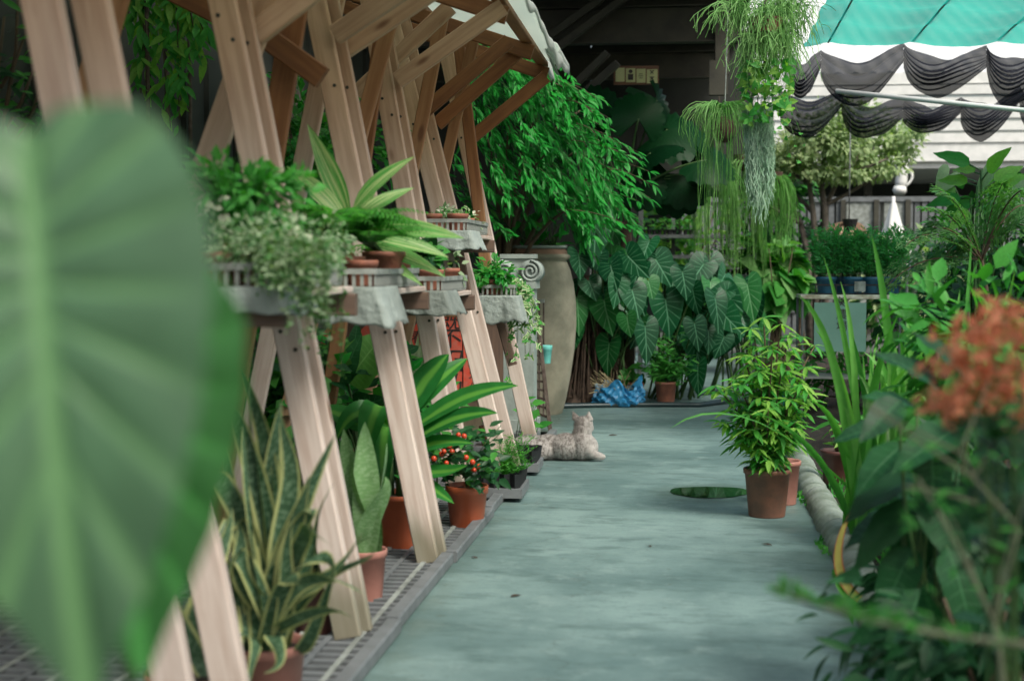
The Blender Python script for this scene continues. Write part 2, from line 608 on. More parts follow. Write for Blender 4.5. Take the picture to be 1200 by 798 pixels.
def cloth_mat(name, c1, c2, trans, tcol, weave=260, holes=0.0, rough=0.8):
    m, nt, bs = newmat(name)
    n = noise_(nt, 2.5, 4)
    c = mix_(nt, ramp_(nt, n, 0.3, 0.7), c1, c2)
    nt.links.new(c, bs.inputs["Base Color"])
    bs.inputs["Roughness"].default_value = rough
    bs.inputs["Specular IOR Level"].default_value = 0.2
    bump_(nt, bs, noise_(nt, weave, 2 if weave > 100 else 6), 0.15 if weave > 100 else 0.9, 0.003 if weave > 100 else 0.02)
    tr = N(nt, "BsdfTranslucent")
    tr.inputs[0].default_value = tuple(tcol)+(1,)
    ms = N(nt, "MixShader")
    ms.inputs[0].default_value = trans
    nt.links.new(bs.outputs[0], ms.inputs[1])
    nt.links.new(tr.outputs[0], ms.inputs[2])
    out = ms.outputs[0]
    if holes:
        tp = N(nt, "BsdfTransparent")
        m2 = N(nt, "MixShader")
        m2.inputs[0].default_value = holes
        nt.links.new(out, m2.inputs[1])
        nt.links.new(tp.outputs[0], m2.inputs[2])
        out = m2.outputs[0]
    nt.links.new(out, nt.nodes["Material Output"].inputs[0])
    return m


TEALNET = cloth_mat("teal_shade_net", (0.008, 0.31, 0.25), (0.010, 0.26, 0.21), 0.62, (0.012, 0.52, 0.41), holes=0.10)
BLACKNET = cloth_mat("black_shade_net", (0.018, 0.022, 0.034), (0.010, 0.012, 0.02), 0.2, (0.05, 0.06, 0.08), holes=0.11)
ADDEDNET = cloth_mat("added_black_net", (0.018, 0.022, 0.034), (0.010, 0.012, 0.02), 0.2, (0.05, 0.06, 0.08), holes=0.38)
SHEET = cloth_mat("white_roof_sheet", (0.72, 0.76, 0.72), (0.60, 0.65, 0.62), 0.6, (0.75, 0.82, 0.76), rough=0.5)
FLAPM = cloth_mat("pale_drape", (0.36, 0.43, 0.405), (0.22, 0.26, 0.24), 0.2, (0.4, 0.5, 0.45), weave=24)

# foliage
L_MASS = leafmat("drooping_leaf", (0.008, 0.18, 0.022), (0.025, 0.32, 0.04), 0.38, 0.3, mid=0.03, vein=(0.05, 0.22, 0.07), nv=7, vw=0.05)
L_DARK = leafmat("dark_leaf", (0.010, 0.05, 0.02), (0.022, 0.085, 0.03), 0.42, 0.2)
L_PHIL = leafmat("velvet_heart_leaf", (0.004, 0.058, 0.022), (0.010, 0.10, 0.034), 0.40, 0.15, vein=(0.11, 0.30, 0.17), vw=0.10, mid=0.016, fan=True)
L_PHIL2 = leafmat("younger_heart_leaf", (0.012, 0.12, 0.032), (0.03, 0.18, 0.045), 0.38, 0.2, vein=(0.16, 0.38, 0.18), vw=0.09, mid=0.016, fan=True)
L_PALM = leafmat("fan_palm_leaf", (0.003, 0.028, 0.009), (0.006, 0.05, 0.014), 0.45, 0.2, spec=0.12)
L_GINGER = leafmat("variegated_ginger_leaf", (0.07, 0.26, 0.06), (0.10, 0.32, 0.07), 0.42, 0.3, stripe=(0.38, 0.48, 0.22), mid=0.02, vein=(0.4, 0.5, 0.25), nv=1, vw=0.0001)
L_HERB = leafmat("bright_herb_leaf", (0.035, 0.22, 0.04), (0.085, 0.35, 0.06), 0.5, 0.35)
L_DILL = leafmat("feathery_herb_leaf", (0.045, 0.27, 0.085), (0.09, 0.38, 0.12), 0.5, 0.35)
L_FERN = leafmat("fern_leaflet", (0.035, 0.20, 0.03), (0.09, 0.32, 0.05), 0.5, 0.4)
L_FERND = leafmat("greyish_fern_leaflet", (0.05, 0.15, 0.05), (0.10, 0.23, 0.08), 0.5, 0.4)  # greyer green than the shelf fern's leaflets
L_SILVER = leafmat("silvery_leaf", (0.14, 0.25, 0.13), (0.30, 0.38, 0.25), 0.6, 0.25)
L_WHITE = leafmat("cream_leaf", (0.50, 0.56, 0.42), (0.62, 0.66, 0.52), 0.6, 0.25, tcol=(1, 1.1, 0.8))
L_IVY = leafmat("variegated_ivy_leaf", (0.09, 0.24, 0.08), (0.16, 0.34, 0.12), 0.5, 0.25, margin=(0.52, 0.60, 0.38), mw=0.27)
L_SNAKE = leafmat("snake_plant_leaf", (0.028, 0.075, 0.036), (0.045, 0.10, 0.05), 0.45, 0.08, cross=(0.11, 0.19, 0.115), margin=(0.36, 0.40, 0.17), mw=0.37)
L_SNAKE2 = leafmat("plain_snake_leaf", (0.10, 0.22, 0.085), (0.14, 0.28, 0.11), 0.5, 0.1, cross=(0.20, 0.34, 0.17))
L_DRAC = leafmat("corn_plant_leaf", (0.014, 0.12, 0.025), (0.03, 0.19, 0.035), 0.36, 0.22, bands=(0.10, 0.30, 0.05))
L_BROAD = leafmat("broad_green_leaf", (0.10, 0.27, 0.075), (0.15, 0.34, 0.10), 0.5, 0.3, vein=(0.22, 0.42, 0.16), nv=14, vw=0.06, mid=0.015)
L_BROADD = leafmat("glossy_dark_leaf", (0.008, 0.055, 0.020), (0.018, 0.10, 0.030), 0.48, 0.2, vein=(0.05, 0.17, 0.07), nv=8, vw=0.06)
L_LIME = leafmat("lime_leaf", (0.13, 0.33, 0.05), (0.26, 0.47, 0.10), 0.45, 0.4)
L_GREEN = leafmat("mid_green_leaf", (0.035, 0.19, 0.035), (0.07, 0.28, 0.05), 0.42, 0.3)
L_IRIS = leafmat("sword_leaf", (0.07, 0.27, 0.05), (0.17, 0.42, 0.10), 0.42, 0.35)
L_IRISY = leafmat("yellowing_sword_leaf", (0.30, 0.34, 0.08), (0.36, 0.28, 0.10), 0.5, 0.3, margin=(0.30, 0.10, 0.05), mw=0.36)
L_FORE = leafmat("foreground_leaf", (0.070, 0.155, 0.078), (0.078, 0.165, 0.084), 0.45, 0.08, vein=(0.13, 0.28, 0.115), vw=0.16, mid=0.03, fan=True, spec=0.4)
L_FORE2 = leafmat("foreground_leaf_thin", (0.06, 0.20, 0.065), (0.068, 0.215, 0.07), 0.5, 0.35, vein=(0.12, 0.42, 0.12), vw=0.15, mid=0.03, fan=True)
L_TREE = leafmat("grey_green_tree_leaf", (0.20, 0.30, 0.15), (0.34, 0.43, 0.22), 0.55, 0.3)
L_STRAND = leafmat("rhipsalis_strand", (0.10, 0.28, 0.065), (0.20, 0.42, 0.12), 0.5, 0.2)
L_STRANDY = leafmat("yellow_green_strand", (0.10, 0.28, 0.06), (0.22, 0.44, 0.14), 0.5, 0.35)
L_MOSS = leafmat("spanish_moss", (0.24, 0.42, 0.30), (0.38, 0.55, 0.42), 0.7, 0.2)
L_BERRY = plain("red_berry", (0.60, 0.07, 0.02), (0.48, 0.05, 0.02), 0.25, 20, 0)
L_PETAL = leafmat("orange_petal", (0.60, 0.19, 0.09), (0.74, 0.34, 0.19), 0.6, 0.25, tcol=(1.2, 0.9, 0.7))
L_PINK = leafmat("dusty_pink_leaf", (0.32, 0.20, 0.15), (0.42, 0.28, 0.20), 0.6, 0.2)


# ------------------------------------------------------------------ leaves
def leaf_grid(nu, nv, wf, W, lobe=0.0, fold=0.15, droop=0.12, wave=0.0, wn=3):
    V, U, F = [], [], []
    for j in range(nv+1):
        t = j/nv
        for i in range(nu+1):
            s = -1+2*i/nu
            x = s*wf(t)*W/2
            y = t-lobe*abs(s)**1.4*(1-t)**1.6
            z = fold*abs(s)*wf(t)*W-droop*t*t+wave*math.sin(t*wn*6.28+(1 if s > 0 else 2))*abs(s)**2
            V.append((x, y, z))
            U.append((i/nu, t))
    for j in range(nv):
        for i in range(nu):
            a = j*(nu+1)+i
            F.append((a, a+1, a+nu+2, a+nu+1))
    return np.array(V, dtype=np.float32), np.array(F, dtype=np.int32), np.array(U, dtype=np.float32)


def w_lance(t): return max(0.03, (math.sin(math.pi*min(1, t**0.85)))**0.9)
def w_ovate(t): return max(0.03, (math.sin(math.pi*t**0.62))**0.8)
def w_obov(t): return max(0.05, (math.sin(math.pi*t**1.3))**0.8)
def w_heart(t): return max(0.02, (0.72+0.9*t**0.7-0.35*t)*(1-t**2.2)**0.85)
def w_ivy(t): return max(0.05, (1-t)**0.6*(0.75+0.25*math.cos(t*18)))


LEAF = {
    'lance': leaf_grid(2, 4, w_lance, 0.24, 0, 0.18, 0.14),
    'narrow': leaf_grid(2, 3, w_lance, 0.13, 0, 0.12, 0.10),
    'ovate': leaf_grid(2, 4, w_ovate, 0.52, 0, 0.14, 0.14),
    'small': leaf_grid(2, 2, w_ovate, 0.6, 0, 0.14, 0.1),
    'tiny': leaf_grid(1, 2, w_obov, 0.55, 0, 0.0, 0.1),
    'needle': leaf_grid(1, 2, w_lance, 0.12, 0, 0.0, 0.08),
    'heart': leaf_grid(10, 12, w_heart, 0.92, 0.34, 0.07, 0.22, 0.012),
    'heartlo': leaf_grid(4, 5, w_heart, 0.9, 0.32, 0.07, 0.2),
    'big': leaf_grid(6, 10, w_ovate, 0.5, 0, 0.10, 0.25, 0.02),
    'ginger': leaf_grid(4, 9, w_lance, 0.27, 0, 0.14, 0.28),
    'paddle': leaf_grid(6, 10, w_obov, 0.42, 0, 0.08, 0.2, 0.02),
    'ivy': leaf_grid(4, 4, w_ivy, 1.0, 0.25, 0.08, 0.12),
}


HEART_ = [(0, 1), (0.10, 0.86), (0.22, 0.70), (0.34, 0.50), (0.43, 0.28), (0.485, 0.06), (0.48, -0.12), (0.42, -0.25), (0.32, -0.325), (0.21, -0.33), (0.11, -0.25), (0.05, -0.13), (0.015, -0.03)]


def heart_leaf(nb, nr, droop=0.16, cup=0.22, wave=0.012, relief=0.0, seed=0.0, closed=False):
    """heart-shaped blade: origin where the stalk joins, tip at y = 1; uv = the flat outline (x + 0.5, y)"""
    HEART = HEART_
    if closed: HEART = HEART_[:8]+[(0.33, -0.34), (0.21, -0.37), (0.07, -0.36), (-0.03, -0.27), (-0.02, -0.05)]
    pts = []
    k = len(HEART)-1
    for i in range(nb+1):
        t = i/nb*k
        j = min(int(t), k-1)
        f = t-j
        P = [V3((HEART[max(0, min(k, q))][0], HEART[max(0, min(k, q))][1], 0)) for q in (j-1, j, j+1, j+2)]
        c = 0.5*((2*P[1])+(P[2]-P[0])*f+(2*P[0]-5*P[1]+4*P[2]-P[3])*f*f+(3*P[1]-P[0]-3*P[2]+P[3])*f**3)
        pts.append((c.x, c.y))
    ring = pts+[(-x, y) for x, y in pts[::-1][:-1]] if False else [(-x, y) for x, y in pts[::-1]]+pts[1:]
    V, U, F = [], [], []
    n = len(ring)
    for j in range(nr+1):
        r = (j/nr)**0.9
        for i, (x, y) in enumerate(ring):
            X, Y_ = x*r, y*r
            an = math.atan2(Y_, abs(X)+0.22)
            z = cup*abs(X)*(1-0.9*abs(X))-droop*max(0, Y_)**2-0.25*droop*min(0, Y_)**2*4+wave*math.sin(i*0.9+seed)*r*r+relief*math.cos(an*6.3/0.30)*min(1, abs(X)*8)
            V.append((X, Y_, z))
            U.append((X+0.5, Y_))
    for j in range(nr):
        for i in range(n-1):
            a = j*n+i
            F.append((a, a+1, a+n+1, a+n))
    return np.array(V, dtype=np.float32), np.array(F, dtype=np.int32), np.array(U, dtype=np.float32)


LEAF['heart'] = heart_leaf(16, 5)
LEAF['heartlo'] = heart_leaf(7, 2)


def fan_leaf(npl=22, span=4.9, notch=0.10, fold=0.055):
    V, U, F = [(0, 0, 0)], [(0.5, 0)], []
    V, U, F = [], [], []
    nr = 5
    for i in range(npl*2+1):
        a = -span/2+span*i/(npl*2)+math.pi/2
        pk = 1 if i % 2 else -1
        rr = 1.0-(notch if i % 4 == 0 else 0)
        rr *= 0.93+0.07*math.cos(a-math.pi/2)
        for j in range(nr+1):
            r = 0.03+(rr-0.03)*j/nr
            V.append((r*math.cos(a), r*math.sin(a), pk*fold*r-0.30*r*r+0.10*math.sin(2.2*a)*r*r))
            U.append((0.5+0.48*pk*0.5, j/nr))
    for i in range(npl*2):
        for j in range(nr):
            a = i*(nr+1)+j
            F.append((a, a+1, a+nr+2, a+nr+1))
    return np.array(V, dtype=np.float32), np.array(F, dtype=np.int32), np.array(U, dtype=np.float32)


LEAF['fan'] = fan_leaf()
_leafmesh = {}


def leaf_mesh(key, mat):
    k = (key, mat.name)
    if k not in _leafmesh:
        V, F, U = LEAF[key]
        _leafmesh[k] = make_mesh(key+"_leaf", V, F, U, mat, key != 'fan')
    return _leafmesh[k]


def lmat(pos, tip, nrm, size, sx=1.0, sz=1.0):
    y = V3(tip).normalized()
    z = V3(nrm)
    z = z-y*z.dot(y)
    if z.length < 1e-4:
        z = y.orthogonal()
    z.normalize()
    x = y.cross(z)
    p = V3(pos)
    return Matrix(((x.x*size*sx, y.x*size, z.x*size*sz, p.x), (x.y*size*sx, y.y*size, z.y*size*sz, p.y), (x.z*size*sx, y.z*size, z.z*size*sz, p.z), (0, 0, 0, 1)))


def proj(p):
    d = V3(p)-EYEP
    z = d.dot(CF)
    if z < 0.05: return None
    return CX+FPX*d.dot(CR)/z, CY-FPX*d.dot(CU)/z, z


def merge_leaves(name, items, parent, partname='foliage'):
    """many leaves as one mesh; items = (key, mat, Matrix)"""
    out = []
    mats = []
    for it in items:
        if it[1].name not in [m.name for m in mats]: mats.append(it[1])
    off, fo = 0, 0
    Vs, Fs, Us, mi = [], [], [], []
    for key, mat, M in items:
        V, F, U = LEAF[key]
        A = np.array(M, dtype=np.float32)
        Vs.append(V @ A[:3, :3].T+A[:3, 3])
        Fs.append(F+off)
        Us.append(U)
        mi.append(np.full(len(F), [m.name for m in mats].index(mat.name), dtype=np.int32))
        off += len(V)
    me = make_mesh(partname, np.concatenate(Vs), np.concatenate(Fs), np.concatenate(Us), None, True)
    for m in mats: me.materials.append(m)
    me.polygons.foreach_set("material_index", np.concatenate(mi))
    o = link(partname, me, parent)
    o['kind'] = 'stuff'
    return o


class Plant:
    def __init__(s, name, label, cat, loc, group=None):
        s.root = thing(name, label, cat, loc, group)
        s.L = []
        s.stems = {}

    def leaf(s, key, mat, pos, tip, nrm, size, sx=1.0, sz=1.0):
        s.L.append((key, mat, lmat(pos, tip, nrm, size, sx, sz), size))

    def stem(s, pts, r0, r1=None, mat=None, part='stem', n=5):
        r1 = r0 if r1 is None else r1
        k = len(pts)
        mat = mat or STEMG
        q = proj(V3(pts[-1])) or proj(V3(pts[k//2]))
        solo = q is not None and (r0+r1)*FPX*0.853/q[2] > 3.5
        key = (part, mat.name, len(s.stems) if solo else -1)
        mb = s.stems.setdefault(key, (MB(), mat, []))
        mb[0].tube(pts, [r0+(r1-r0)*i/(k-1) for i in range(k)], n)
        mb[2].append(1)

    def ribbon(s, pts, hw, side, mat, fold=0.15, name='leaf'):
        return ribbon(pts, hw, side, fold).obj(name, mat, s.root, True)

    def finish(s, maxparts=300, minpx=9.0, part='leaf'):
        big, rest = [], []
        for it in s.L:
            q = proj(it[2].translation)
            ok = False
            if q and maxparts:
                V = LEAF[it[0]][0]
                wpx = it[3]*max(0.35, float(V[:, 0].max()-V[:, 0].min()))*FPX*0.853/q[2]
                ok = wpx >= minpx and -80 < q[0] < 1280 and -80 < q[1] < 880
            (big if ok else rest).append((q[2] if q else 1e9, it))
        big.sort(key=lambda a: a[0]/a[1][3])
        rest += big[maxparts:]
        off = world_off(s.root)
        for _, it in big[:maxparts]:
            o = bpy.data.objects.new(part, leaf_mesh(it[0], it[1]))
            COL.objects.link(o)
            o.parent = s.root
            o.matrix_basis = Matrix.Translation(-off) @ it[2]
        if rest:
            merge_leaves(part, [it[:3] for _, it in rest], s.root)
        for (pn, mn, _), (mb, mat, cnt) in s.stems.items():
            o = mb.obj(pn, mat, s.root, True)
            if len(cnt) > 1: o['kind'] = 'stuff'
        return s.root


def bez(p0, p1, p2, n=8):
    p0, p1, p2 = V3(p0), V3(p1), V3(p2)
    return [p0*(1-t)**2+p1*2*t*(1-t)+p2*t*t for t in [i/(n-1) for i in range(n)]]


def ribbon(pts, hw, side, fold=0.15, twist=0.0):
    """a strap leaf: centre line, half widths (callable of t or number), sideways direction"""
    n = len(pts)
    V, U, F = [], [], []
    side = V3(side).normalized()
    for i, p in enumerate(pts):
        t = i/(n-1)
        h = hw(t) if callable(hw) else hw
        tg = (pts[min(i+1, n-1)]-pts[max(i-1, 0)]).normalized()
        sd = side
        if twist:
            sd = Matrix.Rotation(twist*t, 3, tg) @ sd
        sd = (sd-tg*sd.dot(tg)).normalized()
        nr = sd.cross(tg)
        for k, u in enumerate((-1, -0.5, 0, 0.5, 1)):
            V.append(p+sd*(u*h)+nr*(abs(u)*h*fold))
            U.append(((u+1)/2, t))
    for i in range(n-1):
        for k in range(4):
            a = i*5+k
            F.append((a, a+1, a+6, a+5))
    return MB().add(V, F, U)


def wavy(pts, amp, n=2.0):
    out = []
    k = len(pts)
    ph = rnd(0, 6.28)
    ax = rdir()
    for i, p in enumerate(pts):
        t = i/(k-1)
        out.append(p+ax*amp*math.sin(t*n*3.14+ph)*t)
    return out


def sw(w, base=0.5, pk=0.45):
    """sword-leaf half width profile"""
    def f(t):
        if t < pk: return w*(base+(1-base)*math.sin(t/pk*math.pi/2))
        return w*max(0.02, math.cos((t-pk)/(1-pk)*math.pi/2)**0.75)
    return f


def rnd(a, b): return random.uniform(a, b)
def rdir(zlo=-1, zhi=1):
    z = rnd(zlo, zhi); a = rnd(0, 6.283); r = math.sqrt(max(0, 1-z*z))
    return V3((r*math.cos(a), r*math.sin(a), z))


def pot(root, c, rt, h, mat, rim=0.018, rb=None, soil=True):
    rb = rb or rt*0.78
    prof = [(rb*0.97, 0), (rb, 0.006), (rt*0.955, h-rim*1.5), (rt*1.02, h-rim*1.4), (rt*1.03, h-0.003), (rt*1.0, h), (rt*0.94, h-0.004), (rt*0.9, h-0.03)]
    m = MB()
    m.lathe(prof, 28, c)
    m.f.append(tuple(range(27, -1, -1)))
    o = m.obj('pot', mat, root, True)
    if soil:
        r = rt*0.905
        MB().grid(lambda u, v: V3((c[0]+r*v*math.cos(u*6.2832), c[1]+r*v*math.sin(u*6.2832), c[2]+h-0.026+0.012*(1-v)+0.006*math.sin(u*40)*v*(1-v)*4)), 20, 4).obj('soil', SOIL, root, True)
    return o


def leaf_cloud(pl, c, r, n, keys, mats, size, down=0.3, shell=0.5, out=0.8, flip=None):
    """leaves through an uneven ellipsoidal volume, gathered in clumps"""
    c = V3(c)
    clumps = [(rdir(), rnd(0.75, 1.15)) for _ in range(max(6, n//22))]
    for _ in range(n):
        d, rr = random.choice(clumps)
        d = (d+rdir()*0.32).normalized()
        q = (random.random()**(1-shell*0.7))*rr
        p = c+V3((d.x*r[0]*q, d.y*r[1]*q, d.z*r[2]*q))
        tip = (d*out+rdir()*0.6+V3((0, 0, -down))).normalized()
        nr = (V3((0, 0, 1))*0.8+d*0.6+rdir()*0.5+V3((0.1, -0.35, 0)))
        pl.leaf(random.choice(keys), random.choice(mats), p, tip, nr, rnd(*size))


def text_obj(txt, size, mat, parent, M, name='lettering', depth=0.002, shear=0):
    cu = bpy.data.curves.new(name, 'FONT')
    cu.body = txt
    cu.size = size
    cu.extrude = depth
    cu.align_x = 'CENTER'
    cu.align_y = 'CENTER'
    cu.resolution_u = 3
    cu.shear = shear
    tmp = bpy.data.objects.new(name, cu)
    COL.objects.link(tmp)
    dg = bpy.context.evaluated_depsgraph_get()
    me = bpy.data.meshes.new_from_object(tmp.evaluated_get(dg))
    bpy.data.objects.remove(tmp)
    bpy.data.curves.remove(cu)
    me.materials.clear()
    me.materials.append(mat)
    me.transform(M)
    return link(name, me, parent)


FRONT = Matrix.Rotation(math.pi/2, 4, 'X')       # text in the xz plane, read from the camera side
#__SCENE__

# ================================================================== the setting
g = MB().grid(lambda u, v: V3((-300+600*u, -60+660*v, -0.03)), 6, 6).obj('ground', GROUND)
tag(g, 'grey green ground stretching away beyond the nursery path', None, None, 'structure')


def path_pt(u, v):
    y = -3+24*v
    xl = -1.0+0.012*(y-4.8) if y < 11 else -1.0-2.2*min(1, (y-11)/0.6)
    xr = 0.67+0.012*max(0, y-4) if y < 11.5 else 0.76+0.5*min(1, (y-11.5)/1.0)
    return V3((xl+(xr-xl)*u, y, 0.0))


p = MB().grid(path_pt, 4, 120).obj('path', CONC)
tag(p, 'worn grey green concrete path running between the plants', None, None, 'structure')


def bed_pt(u, v):
    y = -2+22*v
    x = 0.70+0.012*max(0, y-4)+u*6
    h = 0.03*math.sin(x*7+y*3)+0.03*math.sin(x*13-y*9)+0.02*math.sin(y*21+x*5)
    return V3((x, y, -0.02+0.07*min(1, u*14)+h*min(1, u*18)))


b = MB().grid(bed_pt, 60, 160).obj('planting_bed', SOIL, None, True)
tag(b, 'dark soil of the planting bed beside the concrete kerb', None, None, 'structure')

# the rounded kerb, one block after the other
k = thing('kerb', 'rounded mossy concrete kerb along the planted side of the path', None, (0.72, 2.0, 0))
k['kind'] = 'structure'
for i in range(10):
    y0 = 2.0+i*1.0
    y1 = y0+0.985
    xo = 0.735+0.012*max(0, y0-4)+rnd(-0.012, 0.012)
    m = MB()

    def kp(u, v):
        a = math.pi*(1-u)
        e = min(v, 1-v)*1.0
        r = 0.082*(1-0.25*max(0, 1-e/0.04)**2)*(1+0.03*math.sin(v*30+i)+0.03*math.sin(v*11+u*6))
        return V3((xo+0.012*v+r*math.cos(a), y0+(y1-y0)*v, r*1.05*math.sin(a)-0.005))
    m.grid(kp, 10, 26)
    m.obj('kerb_block', KERB, k, True)

# puddle
m = MB()
pc = gnd(832, 577)


def pud(u, v):
    a = 2*math.pi*u
    r = 1+0.08*math.sin(2*a+1)+0.05*math.sin(3*a)+0.02*math.sin(7*a+2)
    return V3((pc.x+0.215*r*v*math.cos(a), pc.y+0.215*r*v*math.sin(a), 0.004))


m.grid(pud, 48, 3)
pm, nt, bs = newmat("puddle_water")
bs.inputs["Base Color"].default_value = (0.012, 0.035, 0.012, 1)
bs.inputs["Roughness"].default_value = 0.03
bs.inputs["Specular IOR Level"].default_value = 0.6
o = m.obj('puddle_water', pm)
tag(o, 'shallow dark green puddle on the concrete beside the potted plant', None, None, 'structure')

# grating under the plant stand
gr = thing('floor_grating', 'dark metal floor grating under the wooden plant stand', None, (-1.6, 5, 0))
gr['kind'] = 'structure'
MB().grid(lambda u, v: V3((-3.3+2.3*u, 1.5+9.3*v, -0.012)), 2, 4).obj('gutter_bed', DARKST2, gr)
cm = MB()
for i in range(108):
    y = 2.9+i*0.072
    cm.box((-2.6, y, 0.0), (-1.04+0.012*(y-4.8), y+0.030, 0.014))
o = cm.obj('cross_bar', GREYP, gr)
o['kind'] = 'stuff'
for i in range(14):
    x = -1.1-i*0.105
    MB().box((x, 2.9, 0.0145), (x+0.02, 10.6, 0.020)).obj('bar', GREYP if i % 2 else PALEP, gr)
for i in range(7):
    y0 = 2.6+i*1.17
    xo = -1.03+0.012*(y0-4.8)+(0.012 if i % 2 else 0)
    MB().beam((xo+0.018, y0, 0.026), (xo+0.018+0.014, y0+1.15, 0.026), 0.056, 0.05, (1, 0, 0), 0.006).obj('edging_strip', GREYP, gr)

# ------------------------------------------------------------------ the big dark roof
rf = thing('warehouse_roof', 'dark steel roof over the back and the left side of the nursery', 'roof', (-4, 14, 3.6))
m = MB()


def roofsheet(x0, x1, y0, y1, z0, z1, name, n):
    m = MB()

    def f(u, v):
        x = x0+(x1-x0)*u
        y = y0+(y1-y0)*v
        return V3((x, y, z0+(z1-z0)*u+0.022*math.sin(v*n*6.283)))
    m.grid(f, 2, n*6)
    return m.obj(name, DARKST2, rf)


roofsheet(-8, 0.78, 11.2, 20.5, 5.2, 4.25, 'roof_sheet', 46)
roofsheet(-8, -2.75, -2, 11.2, 5.2, 4.0, 'roof_sheet', 60)
for y, z, hh in ((14.6, 3.72, 0.34), (17.8, 3.75, 0.3), (20.4, 3.7, 0.34)):
    m = MB()
    m.box((-8, y, z-hh/2), (0.58, y+0.02, z+hh/2))
    m.box((-8, y-0.07, z-hh/2-0.015), (0.58, y+0.09, z-hh/2))
    m.box((-8, y-0.07, z+hh/2), (0.58, y+0.09, z+hh/2+0.015))
    m.obj('girder', DARKST, rf)
for i in range(7):
    z = 4.05+0.03*i
    y = 14.8+i*0.85
    MB().box((-8, y, 4.08), (0.56, y+0.06, 4.17)).obj('purlin', DARKST, rf)
for (a, b2, Y) in (((745, -30), (618, 62), 14.2), ((770, -30), (640, 66), 14.25), ((712, 62), (655, 118), 14.0), ((724, 74), (668, 124), 14.05)):
    MB().beam(at(a[0], a[1], Y), at(b2[0], b2[1], Y+0.1), 0.11, 0.07, (0, 1, 0), 0.004).obj('strut', DARKST, rf)
m = MB()
a, b2 = at(842, 72, 14.4), at(842, 112, 14.4)
m.box((a.x-0.09, 14.35, b2.z), (a.x+0.09, 14.47, a.z))
m.obj('bracket', DARKST, rf)
MB().beam((0.42, 14.55, 3.2), (0.42, 14.55, 4.2), 0.14, 0.14, (1, 0, 0), 0.004).obj('roof_post', DARKST, rf)
MB().beam((-3.1, 11.3, 0), (-3.1, 11.3, 4.4), 0.14, 0.14, (1, 0, 0), 0.004).obj('roof_post', DARKST, rf)
MB().beam((-3.1, 4.2, 0), (-3.1, 4.2, 4.1), 0.14, 0.14, (1, 0, 0), 0.004).obj('roof_post', DARKST, rf)

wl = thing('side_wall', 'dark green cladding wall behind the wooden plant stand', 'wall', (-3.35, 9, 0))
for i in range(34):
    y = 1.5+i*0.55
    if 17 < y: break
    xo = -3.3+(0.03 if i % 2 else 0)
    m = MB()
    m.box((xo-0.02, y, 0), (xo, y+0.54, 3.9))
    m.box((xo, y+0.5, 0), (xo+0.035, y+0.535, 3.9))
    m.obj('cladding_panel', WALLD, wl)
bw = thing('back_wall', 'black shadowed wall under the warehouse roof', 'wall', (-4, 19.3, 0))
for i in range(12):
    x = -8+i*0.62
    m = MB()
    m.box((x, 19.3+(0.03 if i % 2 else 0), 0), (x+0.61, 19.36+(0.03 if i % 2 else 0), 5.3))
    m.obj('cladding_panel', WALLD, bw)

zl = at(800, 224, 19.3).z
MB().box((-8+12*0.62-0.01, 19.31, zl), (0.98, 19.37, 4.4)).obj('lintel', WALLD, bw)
# rods beside the vine at the left
for (px, Y, z0, z1) in ((176, 7.2, 0, 2.9), (198, 7.5, 0, 2.9), (225, 7.9, 0, 2.9)):
    q = at(px, 309, Y)
    o = MB().tube([(q.x, Y, z0), (q.x, Y, z1)], 0.012, 8).obj('support_rod', RUST)
    rebase(o, (q.x, Y, 0))
    tag(o, {176: 'thin upright rod nearest the tall post, beside the hanging vine', 198: 'thin upright rod running down through the hanging vine',
            225: 'thin upright rod on the far side of the hanging vine'}[px], 'rod', 'upright rods by the vine')

# ------------------------------------------------------------------ white shed, fence behind the tree
sh = thing('white_shed', 'long white shed with banded roof edge and a dark open bay', 'shed', (4, 27, 0))
for i, (py, hh) in enumerate(((178, 0.36), (163, 0.16), (149, 0.16), (135, 0.16), (121, 0.16), (107, 0.16), (93, 0.2))):
    z = at(1000, py, 26).z
    MB().box((-1.5, 26-0.03*(i % 2), z-hh/2), (11, 26.2, z+hh/2)).obj('fascia_board', WHITEP, sh)
m = MB()
m.box((-1.5, 26.1, 3.0), (11, 31, 3.14))
m.obj('roof_slab', WHITEP, sh)
zr = at(1000, 86, 26).z
MB().grid(lambda u, v: V3((-1.5+12.5*u, 26.05+9*v, zr+3.2*v+0.03*math.sin(u*260))), 300, 4).obj('roof_sheet', WHITEP, sh, True)  # added slope: white sheet stands in for the bright sky above the boards
MB().box((-1.5, 31, 0), (11, 31.1, 3.1)).obj('rear_wall', WALLD, sh)
for i in range(6):
    MB().beam((-1.3+i*2.4, 27.2, 0), (-1.3+i*2.4, 27.2, 3.05), 0.14, 0.14, (1, 0, 0)).obj('post', DARKST, sh)
fn = thing('slat_fence', 'grey slatted fence with framed mesh panels in front of the dark shed bay', 'fence', (4, 24.5, 0))
zt = at(1000, 233, 24).z
MB().box((0, 23.97, zt-0.05), (9, 24.06, zt+0.03)).obj('rail', GREYP, fn)
MB().box((0, 23.97, 0.5), (9, 24.06, 0.58)).obj('rail', GREYP, fn)
slat0 = MB().box((0, 0, 0), (0.085, 0.02, zt-0.06)).mesh('slat', GREYP)
for i in range(78):
    x = 0.05+i*0.115
    px = proj((x, 24, 1.5))[0]
    if 990 < px < 1025 or 1030 < px < 1062: continue
    o = link('slat', slat0, fn)
    o.matrix_basis = Matrix.Translation(V3((x, 24.0+0.02*(i % 2), 0.03))-fn.location)
for px in (988, 1027, 1064):
    x = at(px, 250, 23.95).x
    MB().box((x-0.04, 23.93, 0), (x+0.04, 23.97, zt-0.02)).obj('fence_post', DARKST, fn)
